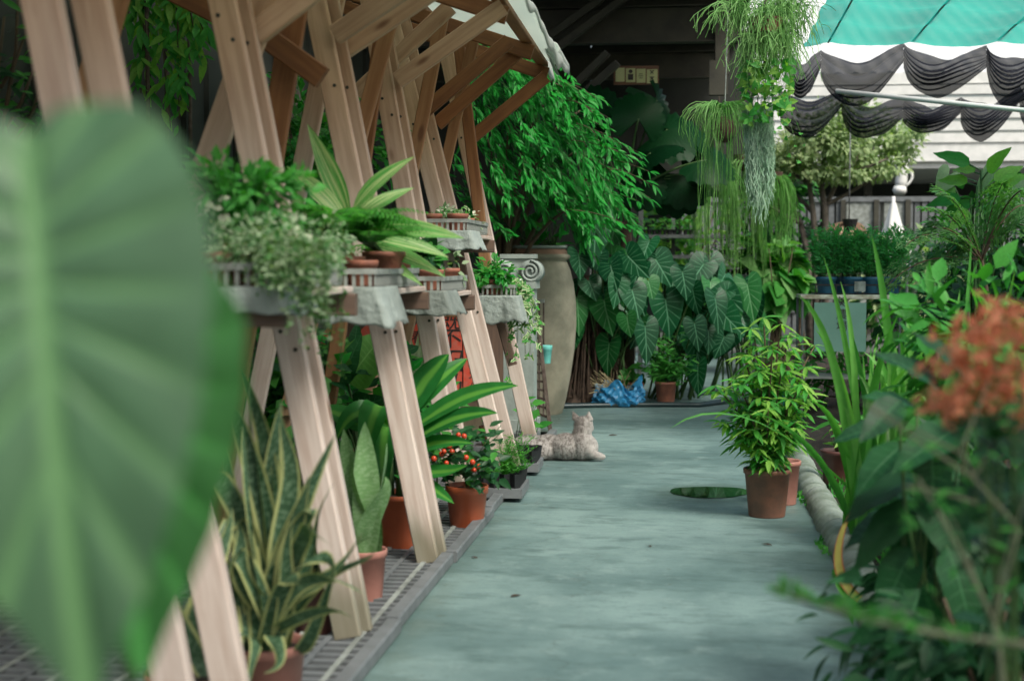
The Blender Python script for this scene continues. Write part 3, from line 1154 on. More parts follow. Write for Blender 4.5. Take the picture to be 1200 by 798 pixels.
for a, c in ((992, 1023), (1031, 1060)):
    x0, x1 = at(a, 250, 24).x, at(c, 250, 24).x
    MB().box((x0, 24.0, 0.6), (x1, 24.012, zt-0.06)).obj('mesh_panel', PALEP, fn)
# hanging white lamp under the shed edge and folded white parasol
lp = thing('outdoor_lamp', 'white tubular lamp hanging from the shed roof edge', 'lamp', at(1057, 190, 25.2))
c = at(1057, 205, 25.2)
m = MB()
m.tube([c+V3((0.0, 0, 0.36)), c+V3((0, 0, 0.22)), c+V3((-0.01, 0, -0.12)), c+V3((-0.03, 0, -0.22))], [0.085, 0.10, 0.10, 0.085], 14)
m.obj('body', WHITEP, lp, True)
MB().tube([c+V3((-0.03, 0, -0.2)), c+V3((-0.035, 0, -0.27)), c+V3((-0.035, -0.02, -0.33))], [0.10, 0.12, 0.09], 14).obj('lamp_head', WHITEP, lp, True)
MB().tube(bez(c+V3((0.08, 0, 0.1)), c+V3((0.28, 0, -0.02)), c+V3((0.06, 0, -0.2)), 9), 0.022, 8).obj('cable_loop', WHITEP, lp, True)
pp = thing('folded_parasol', 'folded white parasol standing in front of the grey fence', 'parasol', (at(1047, 300, 22.5).x, 22.5, 0))
a = at(1047, 238, 22.5)
MB().tube([(a.x, 22.5, 0), (a.x, 22.5, a.z+0.1)], 0.025, 8).obj('pole', WHITEP, pp, True)
m = MB()


def para(u, v):
    an = u*6.2832
    r = (0.04+0.24*v)*(1+0.28*math.cos(6*an)*v)
    return V3((a.x+r*math.cos(an), 22.5+r*math.sin(an), a.z-v*0.95))


m.grid(para, 48, 8)
m.obj('canopy', WHITEP, pp, True)

# ------------------------------------------------------------------ teal and black shade nets
m = MB()


def teal(u, v):
    x = 1.0+6.0*u
    y = 12.0-2.7*v
    ph = (x-1.22)/0.68
    sag = 0.07*abs(math.sin(math.pi*ph))
    rip = 0.018*math.sin(y*9+math.sin(x*2)*1.5)
    z = at(1050, 52, 12.0).z+0.03-sag+rip+0.09*v
    y += 0.10*math.cos(math.pi*2*ph)*(1-v)
    return V3((x, y, z))


m.grid(teal, 96, 150)
o = m.obj('shade_net', TEALNET, None, True)
rebase(o, (3, 9, 3.1))
tag(o, 'teal green shade net stretched overhead above the planting bed', 'shade net')
o.data.materials.append(PALEP)
ropes = MB()
for i in range(9):
    x = 1.22+0.68*i
    z = at(1050, 52, 12.0).z+0.036
    ropes.tube([(x, 12.1, z), (x, 10.7, z+0.045), (x, 9.4, z+0.09)], 0.008, 5)
ro = ropes.obj('net_rope', PALEP, o)


def swag(root, pts, Y, depth_px, skew, nf0=7):
    """pts: the pixel points the net is gathered up at; each gap between them is one swag"""
    for (x0, y0), (x1, y1), dp in zip(pts[:-1], pts[1:], depth_px):
        A, B = at(x0, y0, Y), at(x1, y1, Y)
        D = dp/FPX*Y
        m = MB()
        nf, ph0, s2 = rnd(4.6, 7.4), rnd(0, 6), skew*rnd(0.85, 1.35)
        D *= rnd(0.88, 1.1)

        def f(u, v):
            uu = u
            base = A.lerp(B, u)
            us = s2
            prof = math.sin(math.pi*(uu**(math.log(0.5)/math.log(us))))
            fall = D*(0.24+0.76*v)*prof+0.20*v*(1-prof)+0.03*math.sin(u*3.1+x0)*v
            ph = (v+0.12*math.sin(v*5+ph0)+0.05*math.sin(u*6+ph0))*nf*6.283+ph0
            yy = Y-0.045*(0.35+0.65*prof)*math.sin(ph)-0.14*math.sin(math.pi*v)*prof
            zz = base.z-fall+0.022*math.cos(ph)*(0.3+0.7*prof)+0.012*math.sin(u*9+v*5)
            return V3((base.x, yy, zz))
        m.grid(f, 22, 60)
        m.obj('net_fold', BLACKNET, root, True)


bn = thing('shade_net', 'gathered black shade net, upper of the two scalloped rows', 'shade net', (2, 13.4, 3), 'gathered black shade nets')
swag(bn, [(925, 62), (962, 60), (1059, 52), (1156, 54), (1240, 52), (1330, 52)], 13.4, [58, 64, 66, 66, 66], 0.34)
bn2 = thing('shade_net', 'gathered black shade net, lower scalloped row behind the white pole', 'shade net', (2, 15.2, 3), 'gathered black shade nets')
swag(bn2, [(912, 104), (986, 108), (1058, 116), (1126, 115), (1195, 102), (1260, 108), (1320, 106)], 15.2, [50, 48, 44, 52, 54, 50], 0.36)
m = MB()  # unseen net, added out of view to darken the near bed and path
m.grid(lambda u, v: V3((0.55+4.6*u, -3+5.4*v, 2.95+0.05*math.sin(u*19)*math.sin(v*3.14)-0.12*abs(math.sin(v*9.4)))), 40, 40)
o = m.obj('shade_net', ADDEDNET, None, True)
rebase(o, (2.8, 0.8, 2.95))
tag(o, 'unseen black net added over the near end of the bed to cast shade', 'shade net')
o = MB().tube([at(980, 107, 13.0), at(1330, 143, 12.0)], 0.022, 10).obj('white_pole', WHITEP, None, True)
rebase(o, at(980, 107, 13.0))
tag(o, 'long white pole slung below the black shade nets', 'pole')

# ------------------------------------------------------------------ the wooden A-frame plant stand
ST = thing('plant_stand', 'long pale timber A-frame plant stand with white sheet roof', 'plant stand', (-1.4, 7, 0))


def px_board(x0, y0, x1, y1, Y, w=0.105, t=0.042, mat=None, name='front_leg', ext=None, dY=0.0):
    """a board whose right-hand edge the photo shows from (x0,y0) to (x1,y1); it stands at distance Y"""
    a, b = at(x0, y0, Y), at(x1, y1, Y+dY)
    d = (b-a).normalized()
    side = V3((1, 0, 0))-d*d.x
    side.normalize()
    off = -side*(w/2)
    a, b = a+off, b+off
    if ext is not None:
        a = a-d*((ext-a.z)/-d.z) if abs(d.z) > 0.01 else a
    return MB().beam(a, b, w, t, (1, 0, 0)).obj(name, mat or WOOD, ST)


ROOFZ = lambda x: 2.59+0.34*(-0.88-x)
EAVE_X = -0.88
frames = []
for (x0, y0, x1, y1, Y) in ((72, 0, 262, 991, 3.3), (128, 0, 317, 930, 3.53), (277, 0, 428, 765, 4.79), (293, 0, 440, 757, 4.87), (382, 0, 517, 670, 6.05), (397, 0, 526, 661, 6.13),
                          (444, 0, 551, 607, 7.28), (453, 0, 561, 600, 7.37), (462, 0, 602, 563, 8.58), (475, 0, 614, 560, 8.68), (518, 0, 635, 538, 9.56)):
    foot = at(x1, y1, Y)
    top = at(x0, y0, Y)
    d = (top-foot)
    s_ = (foot.z-0.024)/d.z
    foot = foot-d*s_
    zt_ = 2.83
    top = foot+d*((zt_-foot.z)/d.z)
    dd = d.normalized()
    side = (V3((1, 0, 0))-dd*dd.x).normalized()
    off = -side*0.048
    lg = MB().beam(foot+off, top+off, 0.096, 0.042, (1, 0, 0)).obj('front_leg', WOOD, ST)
    for zz0, dx in ((1.02, 0.02), (1.09, -0.02), (2.08, 0.015), (2.17, -0.02)):
        q = foot+off+d*((zz0-foot.z)/d.z)+side*dx
        MB().tube([q+V3((0, -0.0255, 0)), q+V3((0, -0.015, 0))], 0.0075, 8).obj('screw', DARKST, lg)
for Y, xo in ((3.42, 0), (4.83, 0), (6.1, 0.02), (7.32, 0.05), (8.63, 0.05), (9.62, 0.08)):
    # rear leg, rafter
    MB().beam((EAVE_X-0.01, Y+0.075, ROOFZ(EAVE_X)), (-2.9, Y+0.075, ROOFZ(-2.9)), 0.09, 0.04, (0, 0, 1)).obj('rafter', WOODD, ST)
for (xa, ya, xb, yb, Y, w_, mt_) in ((328, 0, 267, 170, 5.0, 0.10, WOOD), (362, 0, 333, 180, 5.6, 0.10, WOODD), (404, 0, 367, 187, 6.3, 0.085, WOOD), (462, 40, 425, 180, 6.9, 0.075, WOODM), (449, 90, 436, 180, 7.0, 0.075, WOODD),
                                 (518, 60, 491, 198, 7.9, 0.075, WOODM), (545, 120, 520, 230, 8.9, 0.07, WOODM), (150, 0, 136, 50, 4.4, 0.09, WOODM), (548, 80, 567, 240, 9.2, 0.075, WOODD)):
    a, b = at(xa, ya, Y), at(xb, yb, Y)
    d = (a-b)/(a.z-b.z)
    lo = b-d*(b.z-0.0)
    if lo.x > -1.1 and xa < xb: lo = b-d*(b.z-1.2)
    hi = b+d*(ROOFZ(a.x)-0.05-b.z)
    off = V3((-w_/2, 0, 0))
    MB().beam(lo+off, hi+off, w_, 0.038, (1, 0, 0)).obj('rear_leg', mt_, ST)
# diagonal braces out to the eave
for (x0, y0, x1, y1, Y) in ((392, 42, 548, -62, 5.99), (404, 58, 560, -46, 6.19), (466, 95, 590, 8, 7.23), (418, 110, 528, 8, 7.6), (498, 130, 597, 48, 8.52), (512, 146, 611, 58, 8.74), (549, 165, 640, 90, 9.61),
                          (300, 40, 482, -100, 4.93)):
    a, b = at(x0, y0, Y), at(x1, y1, Y)
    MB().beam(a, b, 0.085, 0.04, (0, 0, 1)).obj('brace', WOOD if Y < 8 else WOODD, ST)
for (x0, y0, x1, y1, Y) in ((317, 48, 378, 92, 5.5), (180, -20, 345, 62, 6.3)):
    MB().beam(at(x0, y0, Y), at(x1, y1, Y), 0.09, 0.04, (0, 0, 1)).obj('brace', WOODD, ST)
for x in (-0.93, -1.6, -2.3):
    MB().beam((x, 2.6, ROOFZ(x)+0.064), (x, 9.8, ROOFZ(x)+0.064), 0.07, 0.035, (1, 0, 0)).obj('purlin', WOODD, ST)
# roof sheet with a torn rolled lip at the eave
m = MB()


def sheet(u, v):
    y = 2.4+7.5*v
    s_ = u*2.35
    ed = 0.06+0.018*math.sin(y*2.3)+0.008*math.sin(y*7.1)
    wv = 0.02*math.sin(y*5.3)*math.sin(u*5)
    if s_ < 0.3:                                     # lip that droops over the eave
        q = 1-s_/0.3
        x = EAVE_X+0.09*math.sin(q*1.9)+0.03
        z = ROOFZ(EAVE_X)+0.10-ed*1.7*q*q+0.015*math.sin(y*11)*q
        return V3((x, y, z))
    x = EAVE_X+0.03-(s_-0.3)
    return V3((x, y, ROOFZ(x)+0.10+wv))


m.grid(sheet, 36, 90)
o = m.obj('roof_sheet', SHEET, ST, True)
md = o.modifiers.new('thickness', 'SOLIDIFY')
md.thickness = 0.006
# the loose roll at the far end
m = MB()


def roll(u, v):
    an = u*5.0-0.6
    y = 9.15+0.75*v
    r = 0.04+0.01*v
    return V3((EAVE_X+0.07+r*math.cos(an), y, ROOFZ(EAVE_X)+0.09+r*math.sin(an)-0.02*v))


m.grid(roll, 20, 8)
o = m.obj('sheet_roll', SHEET, ST, True)
md = o.modifiers.new('thickness', 'SOLIDIFY')
md.thickness = 0.006
m = MB()


def tongue(u, v):
    p = at(640, 70, 9.95).lerp(at(648, 96, 9.95), v)
    return p+V3((0.05*(u-0.5)*(1-0.7*v), 0.10*(u-0.5), 0.02*math.sin(u*3)))


m.grid(tongue, 6, 8)
o = m.obj('torn_strip', SHEET, ST, True)
o.modifiers.new('thickness', 'SOLIDIFY').thickness = 0.005

# shelves: (x centre, top z, y0, y1)
SHELVES = [(-1.24, 1.235, 3.75, 4.72), (-1.22, 1.215, 4.95, 6.0), (-1.20, 1.175, 6.3, 7.22), (-1.27, 1.475, 7.55, 8.55), (-1.16, 1.10, 8.82, 9.5)]
for i, (xc, zt_, y0, y1) in enumerate(SHELVES):
    for kx in (-0.1, 0.0, 0.1):
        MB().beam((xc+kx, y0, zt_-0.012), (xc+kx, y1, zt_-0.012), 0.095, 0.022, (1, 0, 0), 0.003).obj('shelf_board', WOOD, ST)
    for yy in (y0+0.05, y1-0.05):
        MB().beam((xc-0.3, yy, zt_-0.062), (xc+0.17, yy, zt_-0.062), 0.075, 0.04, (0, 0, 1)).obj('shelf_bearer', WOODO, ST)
    m = MB()
    dr = (0.075, 0.135, 0.105, 0.10, 0.17)[i]
    half = 0.155

    def drape(u, v, xc=xc, zt_=zt_, y0=y0, y1=y1, dr=dr, i=i):
        # runs round the near end then along the path side
        per = u*(2*half+(y1-y0)*0.3)
        hem = dr*(1+0.06*math.sin(u*13+i)+0.035*math.sin(u*47+i*3))
        rip = (0.005*math.sin(u*23+i*2)+0.003*math.sin(u*61+i+v))*v+0.003*math.sin(u*31+v*2+i)
        if per < 2*half:
            return V3((xc-half+per+(per/half-1)*0.045*v, y0-0.012-rip-0.012*v*(0.6+0.4*math.sin(per*24)), zt_+0.012-hem*v))
        return V3((xc+half+0.012+rip+0.045*v, y0+(per-2*half), zt_+0.012-hem*v))
    m.grid(drape, 110, 12)
    o = m.obj('cloth_drape', FLAPM, ST, True)
    o.modifiers.new('thickness', 'SOLIDIFY').thickness = 0.002
for (x0, y0, x1, y1, Y) in ((536, 288, 551, 364, 8.46), (585, 372, 601, 428, 9.4)):
    o = MB().beam(at(x0, y0, Y), at(x1, y1, Y), 0.06, 0.03, (1, 0, 0)).obj('shelf_bracket', WOODO, ST)
    q = at(x1-2, y1-7, Y)
    MB().tube([q+V3((0, -0.03, 0)), q+V3((0, 0.0, 0))], 0.008, 8).obj('bolt', DARKST, o)

# ================================================================== far things under the roof
# Ionic pedestal
q = gnd(608, 512)
cx, cy = q.x, q.y
pd = thing('stone_pedestal', 'grey green stone pedestal with a scrolled Ionic capital, in front of the big urn', 'pedestal', (cx, cy, 0))
sc = cy/FPX
z = lambda py: at(608, py, cy).z
m = MB()
for (za, zb, hw) in ((z(512), z(490), 0.15), (z(490), z(338), 0.125), (z(338), z(330), 0.145)):
    m.box((cx-hw, cy-hw, za), (cx+hw, cy+hw, zb))
m.obj('shaft', STONE, pd, True)
m = MB()
zc = z(315)
m.box((cx-0.11, cy-0.10, z(331)), (cx+0.11, cy+0.10, z(303)))
m.box((cx-0.13, cy-0.12, z(303)), (cx+0.13, cy+0.12, z(298)))
m.obj('capital', STONE, pd)
for sx in (-1, 1):
    m = MB()
    c = V3((cx+sx*0.10, cy-0.13, zc-0.02))
    m.tube([c+V3((0, 0.26, 0)), c], [0.085, 0.085], 20)
    m2 = []
    for i in range(40):
        a = i*0.38*sx
        r = 0.082*(1-i/46)
        m2.append(c+V3((r*math.sin(a), -0.008, r*math.cos(a))))
    m.tube(m2, 0.011, 5)
    m.obj('volute', STONE, pd, True)

# big urn
q = gnd(632, 484)
ux, uy = q.x, q.y
un = thing('storage_urn', 'tall weathered stoneware urn with a terracotta collar, planted at the top', 'urn', (ux, uy, 0))
sc = uy/FPX
zz = lambda py: at(632, py, uy).z
prof = [(0.20, 0), (0.205, 0.01), (0.235, 0.12), (0.275, zz(440)), (0.31, zz(408)), (0.325, zz(380)), (0.322, zz(355)), (0.30, zz(332)), (0.27, zz(316)), (0.24, zz(307)), (0.235, zz(305)),
        (0.265, zz(303)), (0.27, zz(300)), (0.255, zz(298))]
m = MB().lathe(prof, 40, (ux, uy, 0))
m.obj('body', URNM, un, True)
MB().lathe([(0.25, zz(299)), (0.235, zz(293)), (0.22, zz(291.5))], 40, (ux, uy, 0)).obj('collar', RIMM, un, True)
MB().lathe([(0.22, zz(292)), (0.245, zz(290.5)), (0.245, zz(288)), (0.20, zz(288)), (0.19, zz(296)), (0.0, zz(296))], 40, (ux, uy, 0)).obj('rim', STONE, un, True)

up = Plant('urn_plant', 'green leafy plant growing out of the stoneware urn', 'plant', (ux, uy, zz(292)))
for i in range(46):
    a = rnd(0, 6.28)
    b0 = V3((ux+0.12*math.cos(a), uy+0.12*math.sin(a), zz(294)))
    tip = b0+V3((rnd(-0.38, 0.2), rnd(-0.25, 0.2), rnd(0.05, 0.5)))
    up.stem(bez(b0, b0.lerp(tip, 0.5)+V3((0, 0, 0.1)), tip, 5), 0.006, 0.003)
    up.leaf(random.choice(['ovate', 'lance']), random.choice([L_GREEN, L_MASS]), tip, V3((rnd(-1, 1), rnd(-0.8, 0.1), rnd(-1, 0.3))), V3((0, -0.6, 1)), rnd(0.14, 0.24))
up.finish()

# iron rack leaning beside the pedestal
q = gnd(640, 505)
rk = thing('iron_rack', 'narrow rusty iron ladder rack leaning beside the urn', 'rack', (q.x, q.y, 0))
Y = q.y
m = MB()
for a, b in (((623, 384, Y), (632, 500, Y)), ((631, 381, Y), (645, 506, Y-0.05))):
    MB().beam(at(*a), at(*b), 0.03, 0.02, (1, 0, 0), 0.003).obj('upright', RUST, rk)
for i in range(12):
    t = (i+0.4)/12
    a = at(623, 384, Y).lerp(at(632, 500, Y), t)
    b = at(631, 381, Y).lerp(at(645, 506, Y-0.05), t)
    MB().beam(a, b, 0.018, 0.012, (0, 0, 1), 0.002).obj('rung', RUST, rk)
sb = thing('bar_stand', 'small stand of thin upright bars with a pale top rail behind the iron rack', 'stand', (at(632, 400, 11.9).x, 11.9, 0))
for px in (622, 627, 632, 637):
    t = at(px, 352, 11.9)
    MB().beam((t.x, 11.9, 0.02), (t.x, 11.9, t.z), 0.014, 0.014, (1, 0, 0), 0.002).obj('bar', RUST, sb)
a, b = at(618, 352, 11.9), at(638, 352, 11.9)
MB().box((a.x, 11.88, a.z-0.02), (b.x, 11.92, a.z+0.01)).obj('top_rail', PALEP, sb)
t = at(640, 426, 11.2)
cp = thing('hanging_pot', 'small turquoise plastic pot hung on the iron rack', 'pot', t)
pot(cp, (t.x, t.y, t.z), 0.048, 0.145, TEALP, 0.025, 0.035)

# wooden cabinet with the red couplet boards
Y = 10.3
cb = thing('couplet_cabinet', 'old wooden cabinet front pasted with red calligraphy couplets, behind the stand', 'cabinet', (-1.9, Y, 0))
x0, x1 = at(392, 400, Y).x, at(590, 400, Y).x
zt = at(500, 352, Y).z
for i in range(8):
    xa = x0+(x1-x0)*i/8
    MB().box((xa, Y+0.02+0.006*(i % 2), 0), (xa+(x1-x0)/8-0.006, Y+0.05, zt-0.12)).obj('plank', WOODO, cb)
MB().box((x0-0.02, Y-0.01, zt-0.12), (x1+0.02, Y+0.5, zt)).obj('top', WOODD, cb)


def paper(xa, xb, ya, yb, name='couplet'):
    a, b = at(xa, ya, Y), at(xb, yb, Y)
    return MB().box((a.x, Y-0.004, b.z), (b.x, Y+0.012, a.z)).obj(name, REDP, cb)


c1 = paper(514, 541.5, 367, 462)
c2 = paper(543, 566, 372, 464)


def glyph(ch, px, py, h, par, Yg, sx=1.0, mat=INK, shear=0):
    c = at(px, py, Yg)
    sz = h/FPX*Yg*1.12
    return text_obj(ch, sz, mat, par, Matrix.Translation(c) @ FRONT @ Matrix.Diagonal((sx, 1, 1, 1)), 'character', 0.0015, shear)


for ch, px, py, h in (('既', 528, 377, 21), ('不', 528, 398, 23), ('召', 531, 424, 26), ('乃', 530, 450, 24)):
    glyph(ch, px, py, h, c1, Y-0.006, 1.1)
for ch, px, py, h in (('平', 555, 386, 12), ('長', 555, 405, 12), ('是', 555, 424, 12), ('木', 556, 440, 12), ('仁', 556, 455, 12)):
    glyph(ch, px, py, h, c2, Y-0.006)


def diamond(px, py, r, rot=0.785):
    c = at(px, py, Y)
    s = r/FPX*Y
    m = MB()
    m.box((-s, -0.003, -s), (s, 0.003, s), Matrix.Translation(c+V3((0, -0.004, 0))) @ Matrix.Rotation(rot, 4, 'Y'))
    o = m.obj('red_paper', REDP, cb)
    return o


d1 = diamond(490, 396, 13)
d2 = diamond(432, 396, 13)
d3 = diamond(386, 400, 12, 0.7)
glyph('春', 490, 396, 15, d1, Y-0.009)
wf = thing('picket_planter', 'small white picket fence edging beside the stand legs', 'fence', at(600, 455, 10.6))
for i in range(5):
    t = at(590+i*4.5, 438+(i % 2)*3, 10.6)
    MB().box((t.x-0.009, 10.59, t.z-0.3), (t.x+0.009, 10.6, t.z)).obj('picket', WHITEP, wf)
a, b = at(588, 450, 10.6), at(610, 450, 10.6)
MB().box((a.x, 10.6, a.z-0.01), (b.x, 10.61, a.z+0.01)).obj('rail', WHITEP, wf)
MB().box((a.x, 10.6, a.z-0.2), (b.x, 10.61, a.z-0.18)).obj('rail', WHITEP, wf)

# direction sign under the girder
Y = 14.5
sg = thing('direction_sign', 'row of four yellowed sign cards hanging under the dark girder', 'sign', at(746, 88, Y))
a, b = at(719, 78, Y), at(772, 99, Y)
MB().box((a.x, Y, b.z), (b.x, Y+0.03, a.z)).obj('backing', WOODO, sg)
for i, (xa, xb) in enumerate(((721.5, 732), (733.5, 744.5), (746, 756.5), (758, 770.5))):
    a, b = at(xa, 80+i*0.6, Y-0.006), at(xb, 96+i*0.6, Y-0.006)
    cd = MB().box((a.x, Y-0.008, b.z), (b.x, Y, a.z)).obj('card', SIGNY, sg)
    if i == 1:
        c = at(739, 84, Y-0.012)
        m = MB()
        m.tube([c, c+V3((0, 0.006, 0))], 0.020, 14)
        m.box((c.x-0.026, c.y, c.z-0.085), (c.x+0.026, c.y+0.006, c.z-0.026))
        m.obj('pictogram', INK, cd)
    elif i == 2:
        m = MB()
        c = at(751, 87, Y-0.012)
        for dz, hw in ((0, 0.018), (-0.02, 0.024), (-0.04, 0.018)):
            m.box((c.x-hw, c.y, c.z+dz-0.003), (c.x+hw, c.y+0.006, c.z+dz+0.003))
        m.obj('print', DARKST, cd)
    elif i == 3:
        m = MB()
        c = at(764, 85, Y-0.012)
        for k in (0, -0.062):
            M2 = Matrix.Translation(c+V3((0, 0, k)))
            for an in (0.7, -0.7):
                m.box((-0.022, 0, -0.004), (0.022, 0.005, 0.004), M2 @ Matrix.Rotation(an, 4, 'Y'))
            m.box((-0.024, -0.0005, 0.012), (0.024, 0.0045, 0.018), M2)
        m.obj('print', DARKST, cd)

# metal shelving with seedling trays
Y = 17.0
x0, x1 = at(748, 300, Y).x, at(886, 300, Y).x
sf = thing('metal_shelving', 'grey metal shelving rack in the shade behind the heart-leaved plants', 'shelving', ((x0+x1)/2, Y, 0))
for x in (x0, x0+(x1-x0)*0.28, x1-0.04):
    for yy in (Y, Y+0.5):
        if x == x0+(x1-x0)*0.28 and yy == Y: continue
        MB().box((x, yy, 0), (x+0.045, yy+0.03, at(800, 236, Y).z)).obj('post', STEEL, sf)
for py in (275, 299, 322, 350):
    zz_ = at(800, py, Y).z
    MB().box((x0+0.003, Y-0.003, zz_-0.04), (x1-0.003, Y+0.53, zz_)).obj('shelf', STEEL, sf)
bx, by = x0, Y+0.8
trays = [('black seedling tray on the top shelf, at the post end', 770, 275), ('black seedling tray in the middle of the top shelf', 800, 275), ('black seedling tray on the second shelf beside the rack post', 768, 299),
         ('black seedling tray on the second shelf under the hanging strands', 860, 299), ('black seedling tray with small green seedlings on the third shelf', 862, 322)]
for lab, px, py in trays:
    c = at(px, py, Y+0.25)
    c.z = at(px, py, Y).z+0.002
    t = thing('seedling_tray', lab, 'tray', c, 'black seedling trays on the shelving')
    m = MB()
    for i in range(6):
        for j in range(3):
            m.lathe([(0.02, 0), (0.026, 0.055), (0.029, 0.056), (0.029, 0.05)], 8, (c.x-0.16+i*0.064, c.y-0.07+j*0.07, c.z))
    m.box((c.x-0.2, c.y-0.11, c.z+0.056), (c.x+0.2, c.y+0.11, c.z+0.06))
    m.obj('cell_tray', BLACKP, t)
    pl = Plant.__new__(Plant)
    pl.root, pl.L, pl.stems = t, [], {}
    for _ in range(70):
        pl.leaf('small', random.choice([L_GREEN, L_HERB]), c+V3((rnd(-0.18, 0.18), rnd(-0.1, 0.1), 0.06+rnd(0.0, 0.12))), rdir(-0.2, 0.8), (0, -0.3, 1), rnd(0.03, 0.06))
    pl.finish(0, part='seedlings')


# ------------------------------------------------------------------ tree behind
def tree(name, label, cat, base, limbs, crown, n, keys, mats, size, group=None, bark=BARK, parts=300):
    pl = Plant(name, label, cat, base, group)
    for pts, r0, r1 in limbs:
        pl.stem(pts, r0, r1, bark, 'trunk' if r0 > 0.04 else 'limb', 9)
    for c, r, nn in crown:
        leaf_cloud(pl, c, r, nn, keys, mats, size, 0.2)
    return pl.finish(parts, 9)


Y = 19.0
lim = []
bs_ = V3((at(962, 309, Y).x, Y, 0))
for (px0, pts) in ((950, [(948, 300), (938, 262), (922, 230), (915, 205)]), (957, [(956, 290), (953, 250), (948, 215), (935, 185)]), (968, [(967, 290), (968, 240), (985, 205), (1010, 180)]), (968, [(967, 250), (962, 215), (965, 190), (975, 165)])):
    b0 = V3((at(px0, 309, Y).x, Y+rnd(-0.1, 0.1), 0))
    w_ = [b0]+[at(x, y, Y+rnd(-0.15, 0.15)) for x, y in pts]
    lim.append((w_, 0.05, 0.024))
for a, b, c in (((948, 215), (930, 205), (912, 190)), ((985, 205), (1010, 200), (1042, 185)), ((962, 215), (985, 180), (1000, 160)), ((938, 262), (915, 250), (893, 235)), ((968, 240), (1000, 225), (1030, 205)), ((953, 250), (930, 222), (905, 212))):
    lim.append((bez(at(*a, Y), at(*b, Y+rnd(-.3, .3)), at(*c, Y+rnd(-.5, .5)), 6), 0.03, 0.012))
cr = []
for (px, py, rx, rz, nn) in ((930, 185, 0.42, 0.36, 700), (905, 200, 0.3, 0.25, 350), (970, 165, 0.5, 0.35, 900), (1010, 172, 0.5, 0.38, 900), (1048, 172, 0.34, 0.32, 560), (990, 205, 0.36, 0.18, 350), (1035, 200, 0.35, 0.2, 360), (955, 200, 0.35, 0.2, 300),
                              (985, 140, 0.7, 0.25, 450), (1065, 160, 0.2, 0.2, 200)):
    cr.append((at(px, py-4, Y+rnd(-0.4, 0.4)), (rx*1.08, 0.55, rz*0.95), int(nn*1.6)))
tree('garden_tree', 'small multi-stemmed garden tree with grey green crown in front of the shed', 'tree', bs_, lim, cr, 0, ['small', 'ovate'], [L_TREE], (0.05, 0.105))

# garden behind, seen between the hanging plants and the tree
SHR = [('background_shrub', 'mixed dark shrub with broad drooping leaves below the tree', (905, 245, 20.5), (0.65, 0.6, 0.95), 500, ['ovate', 'lance'], [L_GREEN, L_DARK], (0.14, 0.3)),
       ('background_shrub', 'pale leafy shrub growing at the foot of the metal shelving', (912, 320, 17.0), (0.42, 0.4, 0.55), 200, ['ovate', 'heartlo'], [L_BROAD, L_GREEN], (0.18, 0.34)),
       ('background_shrub', 'dark glossy bush filling the bed behind the trolley', (1135, 380, 12.6), (0.75, 0.7, 0.75), 900, ['ovate', 'small'], [L_DARK, L_BROADD, L_GREEN], (0.08, 0.18)),
       ('background_shrub', 'dense green hedge below the slatted fence', (1090, 335, 20), (1.6, 0.5, 0.8), 1300, ['ovate', 'lance'], [L_GREEN, L_DARK, L_TREE], (0.12, 0.24)),
       ('background_shrub', 'green bush behind the metal shelving, leaves coloured lime for the backlit glow', (800, 300, 20.2), (1.2, 0.4, 1.0), 700, ['ovate', 'lance'], [L_GREEN, L_LIME, L_LIME], (0.12, 0.25)),  # lime leaves put the backlit glow behind the shelving into the colour
       ('background_shrub', 'dark bush beneath the tree beside the trolley', (945, 318, 19.9), (0.6, 0.4, 0.7), 500, ['ovate', 'lance'], [L_GREEN, L_DARK], (0.10, 0.2)),
       ('background_shrub', 'tall dark bush at the far end of the bed, half hidden by tree fern', (1190, 320, 13.5), (0.9, 0.7, 0.85), 1200, ['ovate', 'lance'], [L_DARK, L_GREEN, L_BROADD], (0.10, 0.22)),
       ('background_shrub', 'low leafy bush under the trolley sign', (1000, 440, 12.6), (0.55, 0.3, 0.35), 420, ['ovate', 'small'], [L_GREEN, L_HERB], (0.05, 0.12))]
for nm, lab, (px, py, Y), r, n, keys, mats, size in SHR:
    c = at(px, py, Y)
    pl = Plant(nm, lab, 'shrub', (c.x, Y, 0), 'shrubs at the back of the nursery')
    leaf_cloud(pl, c, r, n, keys, mats, size, 0.35)
    for _ in range(9):
        e = c+V3((rnd(-r[0], r[0])*0.7, rnd(-0.2, 0.2), rnd(-0.2, r[2]*0.7)))
        pl.stem(bez((c.x+rnd(-0.15, 0.15), Y, 0), (c.x, Y, c.z*0.5), e, 6), 0.018, 0.006, STEMB)
    pl.finish(120, 11)


# ferns: arching fronds of leaflets
def fern(pl, base, n, L, mat, lift=0.7, leaflet=0.18, spread=1.0, az=None, dens=16):
    base = V3(base)
    for i in range(n):
        a = rnd(0, 6.28) if az is None else rnd(*az)
        d = V3((math.cos(a), math.sin(a), 0))
        l = L*rnd(0.75, 1.1)
        p1 = base+d*l*0.4*spread+V3((0, 0, l*lift))
        p2 = base+d*l*spread+V3((0, 0, l*lift*rnd(0.1, 0.7)))
        pts = bez(base, p1, p2, dens)
        pl.stem(pts, 0.006*L, 0.002*L, STEMG, 'rachis', 4)
        for k in range(2, dens):
            t = k/(dens-1)
            tg = (pts[min(k+1, dens-1)]-pts[k-1]).normalized()
            sd = tg.cross(V3((0, 0, 1)))
            if sd.length < 1e-3: sd = V3((1, 0, 0))
            sd.normalize()
            up = sd.cross(tg)
            ll = l*leaflet*math.sin(math.pi*min(1, 0.12+t*0.88))**0.7
            for s in (-1, 1):
                pl.leaf('lance', mat, pts[k], sd*s+tg*0.45+up*-0.12, up+rdir()*0.15, max(0.01, ll), 0.75)


